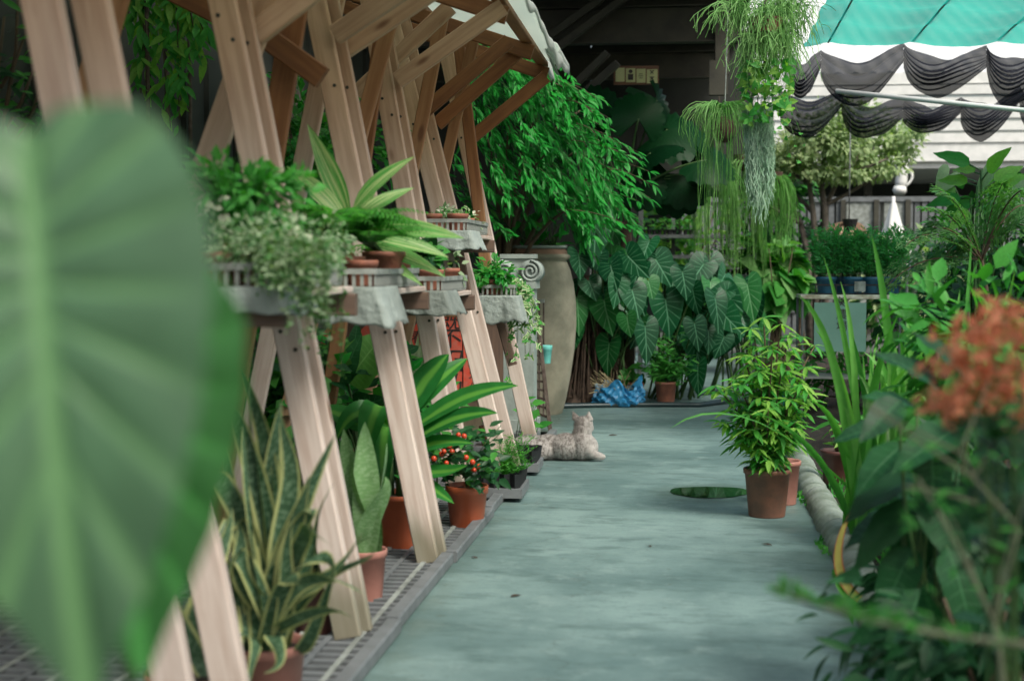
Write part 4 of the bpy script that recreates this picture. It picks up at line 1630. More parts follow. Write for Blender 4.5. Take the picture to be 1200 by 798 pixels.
fb = Plant('tree_fern', 'feathery tree fern arching over the planting bed', 'fern', (at(1190, 400, 9.5).x, 9.5, 0))
c0 = at(1150, 390, 9.5)
c1 = at(1150, 300, 9.5)
fb.stem([(c0.x+0.25, 9.7, 0), (c0.x+0.15, 9.65, 0.6), c1], 0.02, 0.012, STEMB)
for tip, mid in (((1085, 245), (1115, 240)), ((1040, 335), (1080, 290)), ((1215, 250), (1190, 215)), ((1095, 330), (1120, 255)), ((1220, 290), (1190, 230)), ((1060, 290), (1090, 255)), ((1175, 215), (1160, 240)), ((1078, 275), (1110, 248)), ((1215, 225), (1185, 205)), ((1100, 225), (1125, 225))):
    b_ = at(1150, 305, 9.5)
    pts = bez(b_, at(*mid, 9.5+rnd(-0.5, 0.3)), at(*tip, 9.5+rnd(-0.8, 0.5)), 20)
    fb.stem(pts, 0.008, 0.003, STEMB, 'rachis', 4)
    for k in range(3, 20):
        tg = (pts[min(k+1, 19)]-pts[k-1]).normalized()
        sd = tg.cross(V3((0, -0.5, 1))).normalized()
        up = sd.cross(tg)
        ll = 0.17*math.sin(math.pi*(0.1+0.9*k/20))**0.7
        for s in (-1, 1):
            ax = (sd*s+tg*0.4).normalized()
            for q_ in range(5):
                t = (q_+rnd(0.15, 0.95))/5
                w_ = 0.062*(1-t*0.75)
                fb.leaf('lance', L_FERND, pts[k]+ax*ll*t+rdir()*0.006, tg+ax*0.5+rdir()*0.25, up+rdir()*0.5, w_*rnd(0.7, 1.3), 1.3)
                fb.leaf('lance', L_FERND, pts[k]+ax*ll*t+rdir()*0.006, -tg+ax*0.5+rdir()*0.25, up+rdir()*0.5, w_*rnd(0.7, 1.3), 1.3)
fb.finish(0)

# bright broad-leaved plant and its grey neighbour
bp = Plant('broad_leaved_plant', 'bright lime green broad-leaved plant below the black nets, beside the shed', 'plant', (at(1140, 300, 12).x, 12, 0))
for (bx_, by_, tx, ty, s) in ((1150, 200, 1104, 178, 0.32), (1150, 205, 1125, 196, 0.28), (1150, 212, 1176, 176, 0.30), (1145, 218, 1108, 208, 0.30), (1155, 220, 1190, 196, 0.3), (1145, 230, 1128, 240, 0.32), (1150, 230, 1175, 215, 0.38), (1138, 232, 1100, 235, 0.3), (1150, 235, 1160, 250, 0.3), (1140, 240, 1120, 262, 0.3)):
    a, b = at(bx_, by_, 12), at(tx, ty, 12+rnd(-0.3, 0.2))
    bp.leaf('big', random.choice([L_LIME, L_LIME, L_LIME, L_GREEN]), a.lerp(b, 0.3), b-a, V3((rnd(-.5, .5), -0.9, 0.6)), s*0.95, 0.9)
    bp.stem([V3((a.x, 12, 0)), a, a.lerp(b, 0.3)], 0.012, 0.008)
bp.finish(30)
gp = Plant('grey_leaved_plant', 'grey green lobed-leaf plant beside the lime green one', 'plant', (at(1120, 300, 12.5).x, 12.5, 0))
for (bx_, by_, s) in ((1112, 205, 0.3), (1165, 205, 0.32), (1190, 215, 0.34), (1178, 235, 0.3), (1108, 225, 0.25), (1195, 250, 0.3), (1150, 260, 0.28)):
    a = at(bx_, by_, 12.5)
    gp.leaf('heartlo', random.choice([L_SILVER, L_BROAD]), a, V3((rnd(-.8, .8), -0.3, -0.8)), V3((rnd(-.4, .4), -1, 0.4)), s*0.7)
    gp.stem(bez(V3((at(1150, 300, 12.5).x, 12.5, 0)), V3((at(1150, 300, 12.5).x, 12.5, a.z*0.8)), a, 6), 0.01, 0.006)
gp.finish(30)

# ------------------------------------------------------------------ trolley with the blue pots
Y = 12.0
tr = thing('plant_trolley', 'cream edged trolley carrying a crate of blue pots, green lettered board below', 'trolley', (at(1000, 400, Y).x, Y+0.2, 0))
a, b = at(938, 348, Y), at(1060, 352, Y)
zt = a.z
MB().beam(V3((a.x, Y, zt)), V3((b.x, Y, zt)), 0.036, 0.03, (0, 0, 1)).obj('top_edge', CREAM, tr)
MB().box((a.x+0.01, Y+0.02, zt-0.015), (b.x-0.01, Y+0.55, zt+0.012)).obj('table_top', CREAM, tr)
for x, yy in ((a.x+0.02, Y+0.53), (b.x-0.02, Y+0.53), (a.x+0.02, Y+0.03), (b.x-0.03, Y+0.03)):
    MB().beam((x, yy, 0), (x, yy, zt-0.02), 0.02, 0.02, (1, 0, 0)).obj('leg', GREYP, tr)
hx = at(1062, 340, Y).x
MB().tube([V3((hx+0.02, Y-0.02, 0.0)), V3((hx, Y-0.02, at(0, 325, Y).z)), at(1068, 303, Y)], 0.012, 8).obj('handle', PALEP, tr)
MB().box((a.x+0.02, Y+0.06, 0.35), (b.x-0.02, Y+0.5, 0.37)).obj('lower_shelf', PALEP, tr)
a2, b2 = at(954, 354, Y), at(1014, 412, Y)
bd = MB().box((a2.x, Y-0.03, b2.z), (b2.x, Y-0.016, a2.z-0.004)).obj('lettered_board', GREENS, tr)
for ch, py in (('美', 354.5), ('農', 369), ('場', 383)):
    glyph(ch, 986.5, py, 11.5, bd, Y-0.032, 1.0)
# crate and pots
ca, cb_ = at(955, 337, Y+0.1), at(1054, 337, Y+0.1)
zc = zt+0.0135
cr_ = thing('black_crate', 'low black wire crate of blue pots on the trolley top', 'crate', ((ca.x+cb_.x)/2, Y+0.25, zc))
m = MB()
for z_ in (0.01, 0.085):
    for yy in (Y+0.07, Y+0.45):
        m.box((ca.x, yy, zc+z_-0.006), (cb_.x, yy+0.008, zc+z_+0.006))
    for xx in (ca.x, cb_.x-0.008):
        m.box((xx, Y+0.078, zc+z_-0.005), (xx+0.008, Y+0.45, zc+z_+0.005))
for i in range(5):
    x = ca.x+(cb_.x-ca.x-0.01)*i/4
    m.box((x, Y+0.066, zc), (x+0.007, Y+0.07, zc+0.095))
m.obj('wire_frame', BLACKP, cr_)
t = at(1008, 342, Y+0.04)
MB().box((t.x-0.045, Y+0.055, zc+0.03), (t.x+0.045, Y+0.062, zc+0.115)).obj('price_tag', PALEP, cr_)
for i, (px, dy, lab) in enumerate(((968, 0.16, 'feathery green herb in a blue pot at the tree end of the crate'), (1000, 0.15, 'feathery green herb in a blue pot behind the blank tag'), (1022, 0.15, 'feathery green herb in the blue pot beside the tag'),
                                   (1044, 0.16, 'feathery green herb in the blue pot by the trolley handle'), (984, 0.33, 'feathery green herb in a blue pot of the rear row'))):
    c = at(px, 340, Y+dy)
    c = V3((c.x, Y+dy, zc+0.002))
    pl = Plant('potted_herb', lab, 'potted plant', c, 'herbs in blue pots on the trolley')
    pot(pl.root, tuple(c), 0.085, 0.15, BLUEPOT, 0.02)
    for s_ in range(44):
        a_ = rnd(0, 6.28)
        r_ = 0.07*math.sqrt(random.random())
        b0 = c+V3((r_*math.cos(a_), r_*math.sin(a_), 0.13))
        lean = V3((math.cos(a_)*rnd(0.02, 0.13), math.sin(a_)*rnd(0.02, 0.12), rnd(0.22, 0.44)))
        pts = bez(b0, b0+V3((lean.x*0.3, lean.y*0.3, lean.z*0.6)), b0+lean, 6)
        pl.stem(pts, 0.0025, 0.0015, STEMG, 'stem', 3)
        for k in range(30):
            t = rnd(0.15, 1)
            p_ = pts[0].lerp(pts[-1], t)
            pl.leaf('needle', L_DILL, p_, rdir(-0.1, 0.9), rdir(), rnd(0.04, 0.08), 1.8)
    pl.finish(0)

# ------------------------------------------------------------------ philodendron bank
PH = thing
def phil(label, cx_, Y, leaves, group, extra=0, box=None, size=(0.2, 0.34), key='heart', mats=(L_PHIL, L_PHIL, L_PHIL, L_PHIL2)):
    base = V3((at(cx_, 400, Y).x, Y+0.15, 0))
    pl = Plant('heart_leaf_plant', label, 'plant', base, group)
    L = []
    for (bx_, by_, tx, ty, wpx) in leaves:
        Yl = Y+rnd(-0.35, 0.0)
        a, b = at(bx_, by_, Yl), at(tx, ty, Yl-rnd(0.02, 0.12))
        L.append((a, b, (b-a).length*1.08, wpx*1.08/FPX*Yl))
    for _ in range(extra):
        px, py = rnd(box[0], box[2]), rnd(box[1], box[3])
        Yl = Y+rnd(0.0, 0.55)
        a = at(px, py, Yl)
        s = rnd(*size)
        L.append((a, a+V3((rnd(-0.9, 0.9), rnd(-0.6, 0.1), rnd(-1, -0.2))).normalized()*s, s, s*rnd(0.72, 0.98)))
    for a, b, l, wd in L:
        d = (b-a).normalized()
        nr = V3((rnd(-0.8, 0.8), -1.0, rnd(0.0, 0.9)))
        l = max(l, 0.05)
        pl.leaf(key, random.choice(mats), a, d, nr, l*0.92, max(0.75, (wd/l)/0.92), 1)
        st = a-d*0.01
        pl.stem(bez((base.x+rnd(-0.25, 0.25), base.y+rnd(-.1, .2), 0.02), (st.x+rnd(-0.1, 0.1), st.y+0.25, st.z+0.05), st, 7), 0.011, 0.006, STEMG)
    return pl.finish(200, 6)


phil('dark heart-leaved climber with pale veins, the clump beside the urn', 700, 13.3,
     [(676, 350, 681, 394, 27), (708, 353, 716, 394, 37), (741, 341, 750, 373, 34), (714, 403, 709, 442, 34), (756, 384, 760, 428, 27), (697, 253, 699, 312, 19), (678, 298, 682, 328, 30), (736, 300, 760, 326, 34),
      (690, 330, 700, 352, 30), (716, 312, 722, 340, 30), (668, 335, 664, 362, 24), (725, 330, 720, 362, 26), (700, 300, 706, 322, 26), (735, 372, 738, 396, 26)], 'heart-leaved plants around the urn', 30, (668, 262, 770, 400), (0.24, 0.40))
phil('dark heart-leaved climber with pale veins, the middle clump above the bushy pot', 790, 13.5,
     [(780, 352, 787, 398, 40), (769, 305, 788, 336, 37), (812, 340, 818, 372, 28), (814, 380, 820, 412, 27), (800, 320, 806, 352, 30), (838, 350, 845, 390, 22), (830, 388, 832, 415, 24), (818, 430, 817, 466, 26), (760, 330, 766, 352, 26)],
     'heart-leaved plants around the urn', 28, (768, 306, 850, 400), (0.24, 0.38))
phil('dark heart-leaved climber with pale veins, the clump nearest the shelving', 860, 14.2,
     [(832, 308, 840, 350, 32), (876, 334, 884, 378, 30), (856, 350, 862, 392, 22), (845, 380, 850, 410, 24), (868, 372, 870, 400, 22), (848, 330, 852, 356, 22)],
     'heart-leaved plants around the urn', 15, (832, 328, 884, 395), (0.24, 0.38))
# dead brown trunk base with roots below the first clump
rt = thing('fibrous_trunk', 'dark fibrous root mass on the floor under the heart-leaved plants', 'trunk', (at(690, 450, 13.6).x, 13.6, 0))
c = V3((at(690, 450, 13.6).x, 13.6, 0))
m = MB()
m.lathe([(0.42, 0), (0.38, 0.06), (0.26, 0.2), (0.17, 0.42), (0.14, 0.9), (0.1, 1.2)], 20, tuple(c), True)
for v_ in range(len(m.v)):
    x, y, z_ = m.v[v_]
    f = 1+0.12*math.sin(v_*3.7)
    m.v[v_] = (c.x+(x-c.x)*f, c.y+(y-c.y)*f, z_)
m.obj('root_ball', ROOT, rt)
m = MB()
for _ in range(150):
    a_ = rnd(3.2, 6.2)
    p0 = c+V3((math.cos(a_)*0.14, math.sin(a_)*0.14, rnd(0.2, 1.0)))
    p2 = c+V3((math.cos(a_)*rnd(0.3, 0.5), math.sin(a_)*rnd(0.25, 0.42), rnd(0.0, 0.1)))
    m.tube(bez(p0, p0.lerp(p2, 0.4)+V3((0, -0.05, 0.05)), p2, 6), rnd(0.003, 0.009), 4)
o = m.obj('root', STRAW if False else ROOT, rt)
o['kind'] = 'stuff'

# ------------------------------------------------------------------ fan palm
Y = 13.4
fp = Plant('fan_palm', 'dark fan palm with round pleated leaves under the warehouse roof', 'palm', (at(735, 300, Y).x, Y+0.2, 0))
base = V3((at(735, 300, Y).x, Y+0.25, 0))
crown = at(733, 232, Y+0.15)
fp.stem([base, V3((base.x, base.y, 0.8)), crown], 0.07, 0.05, ROOT, 'trunk', 9)
for (hx_, hy, r, tip, nr) in ((706, 136, 0.40, (-0.7, 0, 0.45), (0.5, -0.7, 0.2)), (770, 118, 0.36, (0.3, 0, -0.6), (0.95, -0.5, 0.2)), (782, 152, 0.42, (1, 0, -0.15), (0.1, -0.7, 0.75)), (800, 205, 0.34, (0.7, -0.1, -0.75), (0.1, -0.9, 0.4)),
                             (790, 210, 0.36, (0.05, -0.1, -1), (-0.1, -1, 0.25)), (828, 188, 0.3, (1, -0.2, -0.45), (0.2, -0.7, 0.7)), (690, 150, 0.38, (-0.9, 0.1, 0.2), (0, -0.8, 0.5)), (748, 140, 0.28, (0.1, 0.2, 1), (0.2, -1, 0.3)),
                             (752, 215, 0.26, (0.3, -0.3, -0.9), (0.1, -1, 0.2)), (762, 180, 0.3, (0.6, -0.3, 0.2), (-0.3, -0.4, 0.9))):
    h = at(hx_, hy, Y+rnd(-0.35, 0.25))
    fp.stem(bez(crown, crown.lerp(h, 0.5)+V3((0, 0, 0.12)), h, 8), 0.014, 0.009, STEMG, 'petiole', 6)
    fp.leaf('fan', L_PALM, h, tip, nr, r)
fp.finish(20, 1)

# ------------------------------------------------------------------ the drooping tree beside the stand
Y = 11.6
mt = Plant('drooping_tree', 'bright green tree with drooping layered leaves beyond the timber stand', 'tree', (at(600, 400, Y).x, 12.3, 0))
bx_ = at(590, 400, 12.3).x
for tx, ty in ((600, 120), (650, 110), (690, 170), (715, 200), (640, 180), (570, 160), (680, 130), (610, 200), (700, 230)):
    e = at(tx, ty, Y+rnd(-0.2, 0.5))
    mt.stem(bez((bx_+rnd(-.05, .05), 12.4, 0.4), (bx_, 12.3, e.z*0.9), e, 8), 0.03, 0.008, STEMB, 'limb', 6)
mt.stem([(bx_, 12.4, 0), (bx_-0.03, 12.4, 1.2), (bx_, 12.35, 2.3)], 0.07, 0.04, STEMB, 'trunk', 8)
# outline of the crown in the photo: its far edge runs down from the eave to the urn
EDGE = [(60, 640), (80, 655), (100, 672), (130, 690), (160, 712), (190, 726), (215, 736), (240, 728), (262, 705), (280, 690)]


def edge_x(py):
    for (y0, x0), (y1, x1) in zip(EDGE[:-1], EDGE[1:]):
        if y0 <= py <= y1: return x0+(x1-x0)*(py-y0)/(y1-y0)
    return 690


for _ in range(30):                                   # long sprays that break the outline
    py = rnd(75, 262)
    p0 = at(edge_x(py)-rnd(25, 60), py-rnd(4, 14), Y+rnd(-0.3, 0.4))
    e_ = at(edge_x(py)+rnd(6, 34), py+rnd(4, 26), Y+rnd(-0.5, 0.3))
    tw_ = bez(p0, (p0+e_)/2+V3((0, 0, 0.07)), e_, 8)
    mt.stem(tw_, 0.006, 0.002, STEMB, 'twig', 4)
    for k in range(24):
        q = tw_[random.randint(1, 7)]+rdir()*0.012
        mt.leaf('lance', L_MASS, q, (e_-p0).normalized()*0.8+rdir()*0.5+V3((0, 0, -0.35)), V3((0.3, -0.6, 0.8))+rdir()*0.5, rnd(0.06, 0.13))
for _ in range(340):
    py = rnd(62, 278)
    px = 520+(edge_x(py)-545)*random.random()**0.75+rnd(0, 18)
    if 583 < px < 668 and py > 232: continue
    Yl = Y+rnd(-0.45, 0.9)+(0.3 if px < 580 else 0)
    p0 = at(px, py, Yl)
    out = V3((rnd(0.2, 0.75), rnd(-0.75, 0.0), rnd(-0.7, -0.15))).normalized()
    ln = rnd(0.16, 0.36)
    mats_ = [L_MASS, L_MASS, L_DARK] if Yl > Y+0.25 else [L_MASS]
    if random.random() < 0.12: p0 = p0+V3((rnd(0.0, 0.12), 0, 0))
    twig = bez(p0-out*ln*0.6+V3((0, 0, 0.05)), p0, p0+out*ln*0.6+V3((0, 0, -0.08)), 6)
    mt.stem(twig, 0.003, 0.0015, STEMG, 'twig', 3)
    for k in range(19):
        t = rnd(0.05, 1)
        q = twig[0].lerp(twig[-1], t)+rdir()*0.015
        mt.leaf('lance', random.choice(mats_), q, out*0.8+rdir()*0.5+V3((0, 0, -0.3)), V3((0.3, -0.6, 0.8))+rdir()*0.5, rnd(0.06, 0.13), rnd(0.8, 1.2))
mt.finish(300, 7)

# ================================================================== near the middle of the path
# hose along the floor
m = MB()
for off, dz in ((0.0, 0.0), (0.03, 0.0)):
    pts = []
    for i in range(40):
        t = i/39
        px = 640+250*t
        py = 479-2*math.sin(t*3)-10*max(0, t-0.72)/0.28*(1+off*8)
        q = gnd(px, py)
        pts.append(V3((q.x, q.y+off*2, 0.022)))
    m.tube(pts, 0.020, 8)
o = m.obj('garden_hose', HOSEM, None, True)
rebase(o, gnd(720, 478))
tag(o, 'black garden hose lying across the concrete in front of the heart-leaved plants', 'hose')
m = MB().tube([V3((gnd(820+i*6, 464-i*0.9).x, gnd(820+i*6, 464-i*0.9).y, 0.02)) for i in range(12)], 0.016, 8)
o = m.obj('garden_hose', HOSEM, None, True)
rebase(o, gnd(850, 460))
tag(o, 'thinner black hose lying behind the bushy terracotta pot', 'hose')


def ppot(px, py, rt, h, mat, name, label, cat='potted plant', group=None, **kw):
    q = gnd(px, py)
    q.y += rt*0.8
    q.z = kw.pop('z', 0.0)
    pl = Plant(name, label, cat, q, group)
    pot(pl.root, tuple(q), rt, h, mat, **kw)
    return pl, q


# main potted plant
def whorl_plant(pl, c, h0, stems, mats, key, size, nwh, per):
    for (px, py, Y) in stems:
        e = at(px, py, Y)
        pts = bez(c+V3((rnd(-.03, .03), rnd(-.03, .03), h0)), V3((c.x+(e.x-c.x)*0.35, c.y+(e.y-c.y)*0.4, h0+(e.z-h0)*0.6)), e, 10)
        pl.stem(pts, 0.008, 0.004, STEMB, 'stem', 6)
        for w_ in range(nwh):
            t = 1-w_*rnd(0.06, 0.11)
            if t < 0.2: break
            q = pts[0].lerp(pts[-1], t) if False else pts[min(9, int(t*9))]
            br = rdir(-0.2, 0.5)*rnd(0.03, 0.12) if w_ else V3((0, 0, 0))
            q2 = q+br
            if w_: pl.stem([q, q2], 0.003, 0.002, STEMG, 'twig', 4)
            for k in range(per):
                a = 6.28*k/per+rnd(-.3, .3)
                d = V3((math.cos(a), math.sin(a), rnd(-0.75, 0.15)))
                pl.leaf(key, random.choice(mats), q2, d, V3((0, -0.2, 1))+rdir()*0.2, rnd(*size), rnd(0.85, 1.15))


pl, c = ppot(900, 608, 0.121, 0.25, TERRAB, 'potted_plant', 'tall young plant with whorled lime leaves in a brown pot at the path edge')
whorl_plant(pl, c, 0.22, [(895, 372, 7.45), (925, 392, 7.5), (872, 418, 7.4), (945, 430, 7.5), (882, 460, 7.35), (930, 470, 7.4), (850, 466, 7.4), (905, 440, 7.4), (893, 510, 7.35), (955, 405, 7.6), (915, 500, 7.4), (866, 500, 7.4), (948, 462, 7.45), (884, 395, 7.5), (905, 410, 7.2), (890, 435, 7.25), (918, 425, 7.3), (862, 445, 7.3), (932, 495, 7.3), (878, 485, 7.25), (838, 452, 7.35), (915, 380, 7.35), (880, 405, 7.5), (940, 450, 7.3), (868, 470, 7.45), (925, 412, 7.55), (900, 480, 7.2)],
            [L_LIME, L_LIME, L_GREEN, L_HERB], 'lance', (0.06, 0.115), 12, 7)
m = MB()
q = at(917, 455, 7.42)
pl.stem([q, q+V3((0.004, 0, -0.05)), q+V3((0.012, 0, -0.2))], 0.006, 0.004, BLUEB, 'blue_tie', 6)
pl.finish(300, 7)
q = gnd(916, 590)
bpot = thing('plastic_pot', 'faded pinkish pot standing behind the brown pot at the path edge', 'pot', q)
pot(bpot, tuple(q), 0.10, 0.24, TERRAP)

# bushy pot, small pots and bag by the heart-leaved plants
pl, c = ppot(780, 475, 0.10, 0.215, TERRA, 'potted_plant', 'small bushy plant with fine bright leaves in a terracotta pot by the hose')
for _ in range(36):
    e = c+V3((rnd(-0.22, 0.28), rnd(-0.2, 0.15), rnd(0.25, 0.68)))
    pts = bez(c+V3((0, 0, 0.19)), c+V3(((e.x-c.x)*0.3, (e.y-c.y)*0.3, e.z*0.7)), e, 5)
    pl.stem(pts, 0.003, 0.0015, STEMG, 'stem', 3)
    for k in range(22):
        pl.leaf('lance', random.choice([L_GREEN, L_HERB]), pts[random.randint(2, 4)]+rdir()*0.04, rdir(-0.5, 0.6), V3((0, -0.6, 0.8))+rdir()*0.3, rnd(0.05, 0.09), 1.2)
pl.finish(220, 5)
pl, c = ppot(745, 474, 0.075, 0.2, TERRAR, 'potted_plant', 'small reddish pot with heart-shaped seedling leaves behind the blue bag', group=None)
for _ in range(16):
    a = c+V3((rnd(-0.13, 0.08), rnd(-0.12, 0.05), rnd(0.2, 0.36)))
    pl.leaf('heartlo', L_GREEN, a, rdir(-0.7, 0.1), V3((0, -0.8, 0.6))+rdir()*0.3, rnd(0.07, 0.11))
    pl.stem([c+V3((0, 0, 0.17)), a], 0.003, 0.002)
pl.finish(60, 5)
q = gnd(728, 472)
q.y += 0.2
tp = thing('plastic_pot', 'empty terracotta coloured pot half hidden behind the blue bag', 'pot', q)
pot(tp, tuple(q), 0.075, 0.21, TERRA)

q = gnd(724, 477)
q.y += 0.12
bg = thing('plastic_bag', 'crumpled blue plastic bag stuffed with dry straw beside the pots', 'bag', q)
m = MB()


def bagf(u, v):
    a = 6.2832*u
    prof = [(0.02, 0.01), (0.20, 0.004), (0.235, 0.05), (0.225, 0.11), (0.205, 0.15), (0.215, 0.19), (0.185, 0.165), (0.14, 0.12)]
    t = v*(len(prof)-1)
    i = min(int(t), len(prof)-2)
    f_ = t-i
    r = prof[i][0]*(1-f_)+prof[i+1][0]*f_
    z_ = prof[i][1]*(1-f_)+prof[i+1][1]*f_
    cr = 0.10*abs(math.sin(a*5+z_*31+1.0))+0.08*abs(math.sin(a*9-z_*47))+0.05*math.sin(a*17+z_*80)
    r *= 0.9+cr
    z_ *= 1+0.28*math.sin(a*3+0.6)+0.14*math.sin(a*7)+0.15*math.cos(a)
    return V3((q.x+r*math.cos(a), q.y+0.8*r*math.sin(a), max(0.002, z_)))


m.grid(bagf, 72, 22)
m.obj('bag', BLUEB, bg)
m = MB()
for _ in range(170):
    a, r = rnd(0, 6.28), rnd(0, 0.13)
    p0 = q+V3((r*math.cos(a)-0.02, 0.8*r*math.sin(a), rnd(0.05, 0.12)))
    d = V3((rnd(-1, 0.6), rnd(-0.8, 0.3), rnd(0.1, 1.1)))*rnd(0.1, 0.26)
    m.tube(bez(p0, p0+d*0.5+V3((0, 0, 0.05)), p0+d, 5), rnd(0.0018, 0.0035), 3)
o = m.obj('straw', STRAW, bg)
o['kind'] = 'stuff'

# dead leaf
q = gnd(713, 511)
q.z = 0.004
o = link('fallen_leaf', leaf_mesh('lance', STRAW).copy(), None)
o.matrix_basis = lmat(q, (1, 0.3, 0.15), (0, -0.2, 1), 0.075, 1.6)
o.data.materials.clear()
o.data.materials.append(ROOT)
tag(o, 'curled brown dead leaf lying on the concrete beside the cat', 'leaf')

for k, (px, py, lab) in enumerate(((655, 492, 'curled dead twig scrap on the concrete by the iron rack'), (598, 700, 'small brown leaf scrap on the path beside the second timber leg'), (560, 655, 'tiny dark leaf scrap by the metal edging strip'), (905, 640, 'small crumpled leaf on the concrete below the brown pot'), (760, 640, 'dry leaf fleck alone on the open middle of the path'))):
    q = gnd(px, py)
    q.z = 0.004
    o = link('fallen_leaf', leaf_mesh('lance', ROOT), None)
    o.matrix_basis = lmat(q, (rnd(-1, 1), rnd(-1, 1), 0.12), (0, -0.2, 1), rnd(0.035, 0.06), 1.4)
    tag(o, lab, 'leaf', 'fallen leaves on the path')

# ------------------------------------------------------------------ the cat
Y = 9.45
S = Y/FPX
o0 = gnd(665, 539)
ct = thing('cat', 'pale grey and white mottled cat lying on the concrete, facing away', 'cat', o0)


def cp(px, py, dy=0.0):
    p = at(px, py, o0.y+dy)
    return p


m = MB()
R = lambda px: px*S
# trunk: rump, belly, chest
m.ell(cp(622, 524, 0.05), (R(24), 0.115, R(15.5)), 20, 12)
m.ell(cp(643, 524, 0.03), (R(24), 0.105, R(15.5)), 20, 12)
m.ell(cp(664, 523, 0.0), (R(21), 0.10, R(16)), 20, 12)
m.ell(cp(682, 521, 0.0), (R(15.5), 0.095, R(18)), 20, 12)
m.ell(cp(690, 524, 0.01), (R(11.5), 0.07, R(14)), 16, 10)
# haunch nearest us
m.ell(cp(628, 528, -0.06), (R(20), 0.055, R(11.5)), 16, 10)
# neck
m.tube([cp(681, 520, 0.0), cp(682, 509, 0.005), cp(684, 500, 0.01)], [R(13.5), R(11.5), R(10.5)], 18)
# head seen from behind, turned to the far side
m.ell(cp(684, 497.5, 0.02), (R(11.3), 0.062, R(10.3)), 20, 12)
m.ell(cp(690.5, 500.5, 0.045), (R(5.4), 0.036, R(5.4)), 14, 9)
m.ell(cp(692.6, 502.5, 0.07), (R(3.4), 0.022, R(3.3)), 12, 8)
# forelegs
m.tube([cp(687, 524, -0.045), cp(694, 531, -0.05), cp(700, 534, -0.045), cp(706, 535, -0.03)], [R(7.5), R(6), R(4.6), R(3.7)], 14)
m.ell(cp(706, 535, -0.03), (R(3.8), 0.023, R(3.4)), 12, 8)
m.tube([cp(687, 526, 0.05), cp(697, 533, 0.06), cp(706, 534.5, 0.065)], [R(6.5), R(5), R(3.8)], 14)
# ears
for (bx_, by_, tx, ty, dy, lean) in ((675.5, 490, 670.6, 480.8, 0.03, -1), (690.2, 490.5, 690.2, 481.3, 0.0, 1)):
    b0, t0 = cp(bx_, by_, dy), cp(tx, ty, dy+0.01)
    d = t0-b0
    for k in range(7):
        t = k/6
        w_ = R(5.4)*(1-t)**0.8+0.003
        m.ell(b0+d*(t*0.97-0.12), (w_, 0.012*(1-t)+0.006, 0.011), 12, 6)
# tail laid round the hidden side
m.tube([cp(604, 527, 0.08), cp(592, 533, 0.05), cp(586, 536, -0.02), cp(592, 537, -0.09)], [R(5), R(4.2), R(3.8), R(3)], 12)
fm, nt, bs = newmat('mottled_fur')
tc = N(nt, "TexCoord").outputs["Object"]
mp = N(nt, "Mapping")
mp.inputs["Scale"].default_value = (52, 22, 36)
nt.links.new(tc, mp.inputs[0])
n1 = noise_(nt, 1.0, 5, mp.outputs[0], 0.65)
n2 = noise_(nt, 150, 3, tc)
cc = mix_(nt, ramp_(nt, n1, 0.40, 0.66), (0.44, 0.43, 0.41), (0.15, 0.14, 0.13))
# darker saddle along the spine and the nape, pale chest and flank: the coat's own marking
gx = N(nt, "SeparateXYZ")
nt.links.new(tc, gx.inputs[0])
sp = ramp_(nt, math_(nt, 'ADD', gx.outputs[2], math_(nt, 'MULTIPLY', math_(nt, 'SUBTRACT', n1, 0.5), 0.16)), 0.11, 0.2)
side = ramp_(nt, gx.outputs[0], 0.14, 0.07)
cc = mix_(nt, math_(nt, 'MULTIPLY', math_(nt, 'MULTIPLY', sp, side), 0.55), cc, (0.13, 0.11, 0.095))
cc = mix_(nt, math_(nt, 'MULTIPLY', ramp_(nt, gx.outputs[0], 0.09, 0.17), 0.45), cc, (0.58, 0.56, 0.53))
cc = mix_(nt, math_(nt, 'MULTIPLY', n2, 0.3), cc, (0.25, 0.23, 0.21))
nt.links.new(cc, bs.inputs["Base Color"])
bs.inputs["Roughness"].default_value = 0.9
bs.inputs["Specular IOR Level"].default_value = 0.15
bs.inputs["Sheen Weight"].default_value = 0.25
bump_(nt, bs, n2, 0.6, 0.006)
body = MB()
body.add([V3(p)-o0 for p in m.v], m.f)
tmp = link('body', body.mesh('body', fm, True), None)
md = tmp.modifiers.new('fuse', 'REMESH')
md.mode = 'VOXEL'
md.voxel_size = 0.0055
md = tmp.modifiers.new('even', 'SMOOTH')
md.factor = 0.5
md.iterations = 5
dg = bpy.context.evaluated_depsgraph_get()
me = bpy.data.meshes.new_from_object(tmp.evaluated_get(dg))
bpy.data.objects.remove(tmp)
me.materials.clear()
me.materials.append(fm)
me.polygons.foreach_set("use_smooth", np.ones(len(me.polygons), dtype=bool))
# keep it on the floor
co = np.empty(len(me.vertices)*3, dtype=np.float32)
me.vertices.foreach_get('co', co)
co = co.reshape(-1, 3)
co[:, 2] = np.maximum(co[:, 2], 0.002)
me.vertices.foreach_set('co', co.ravel())
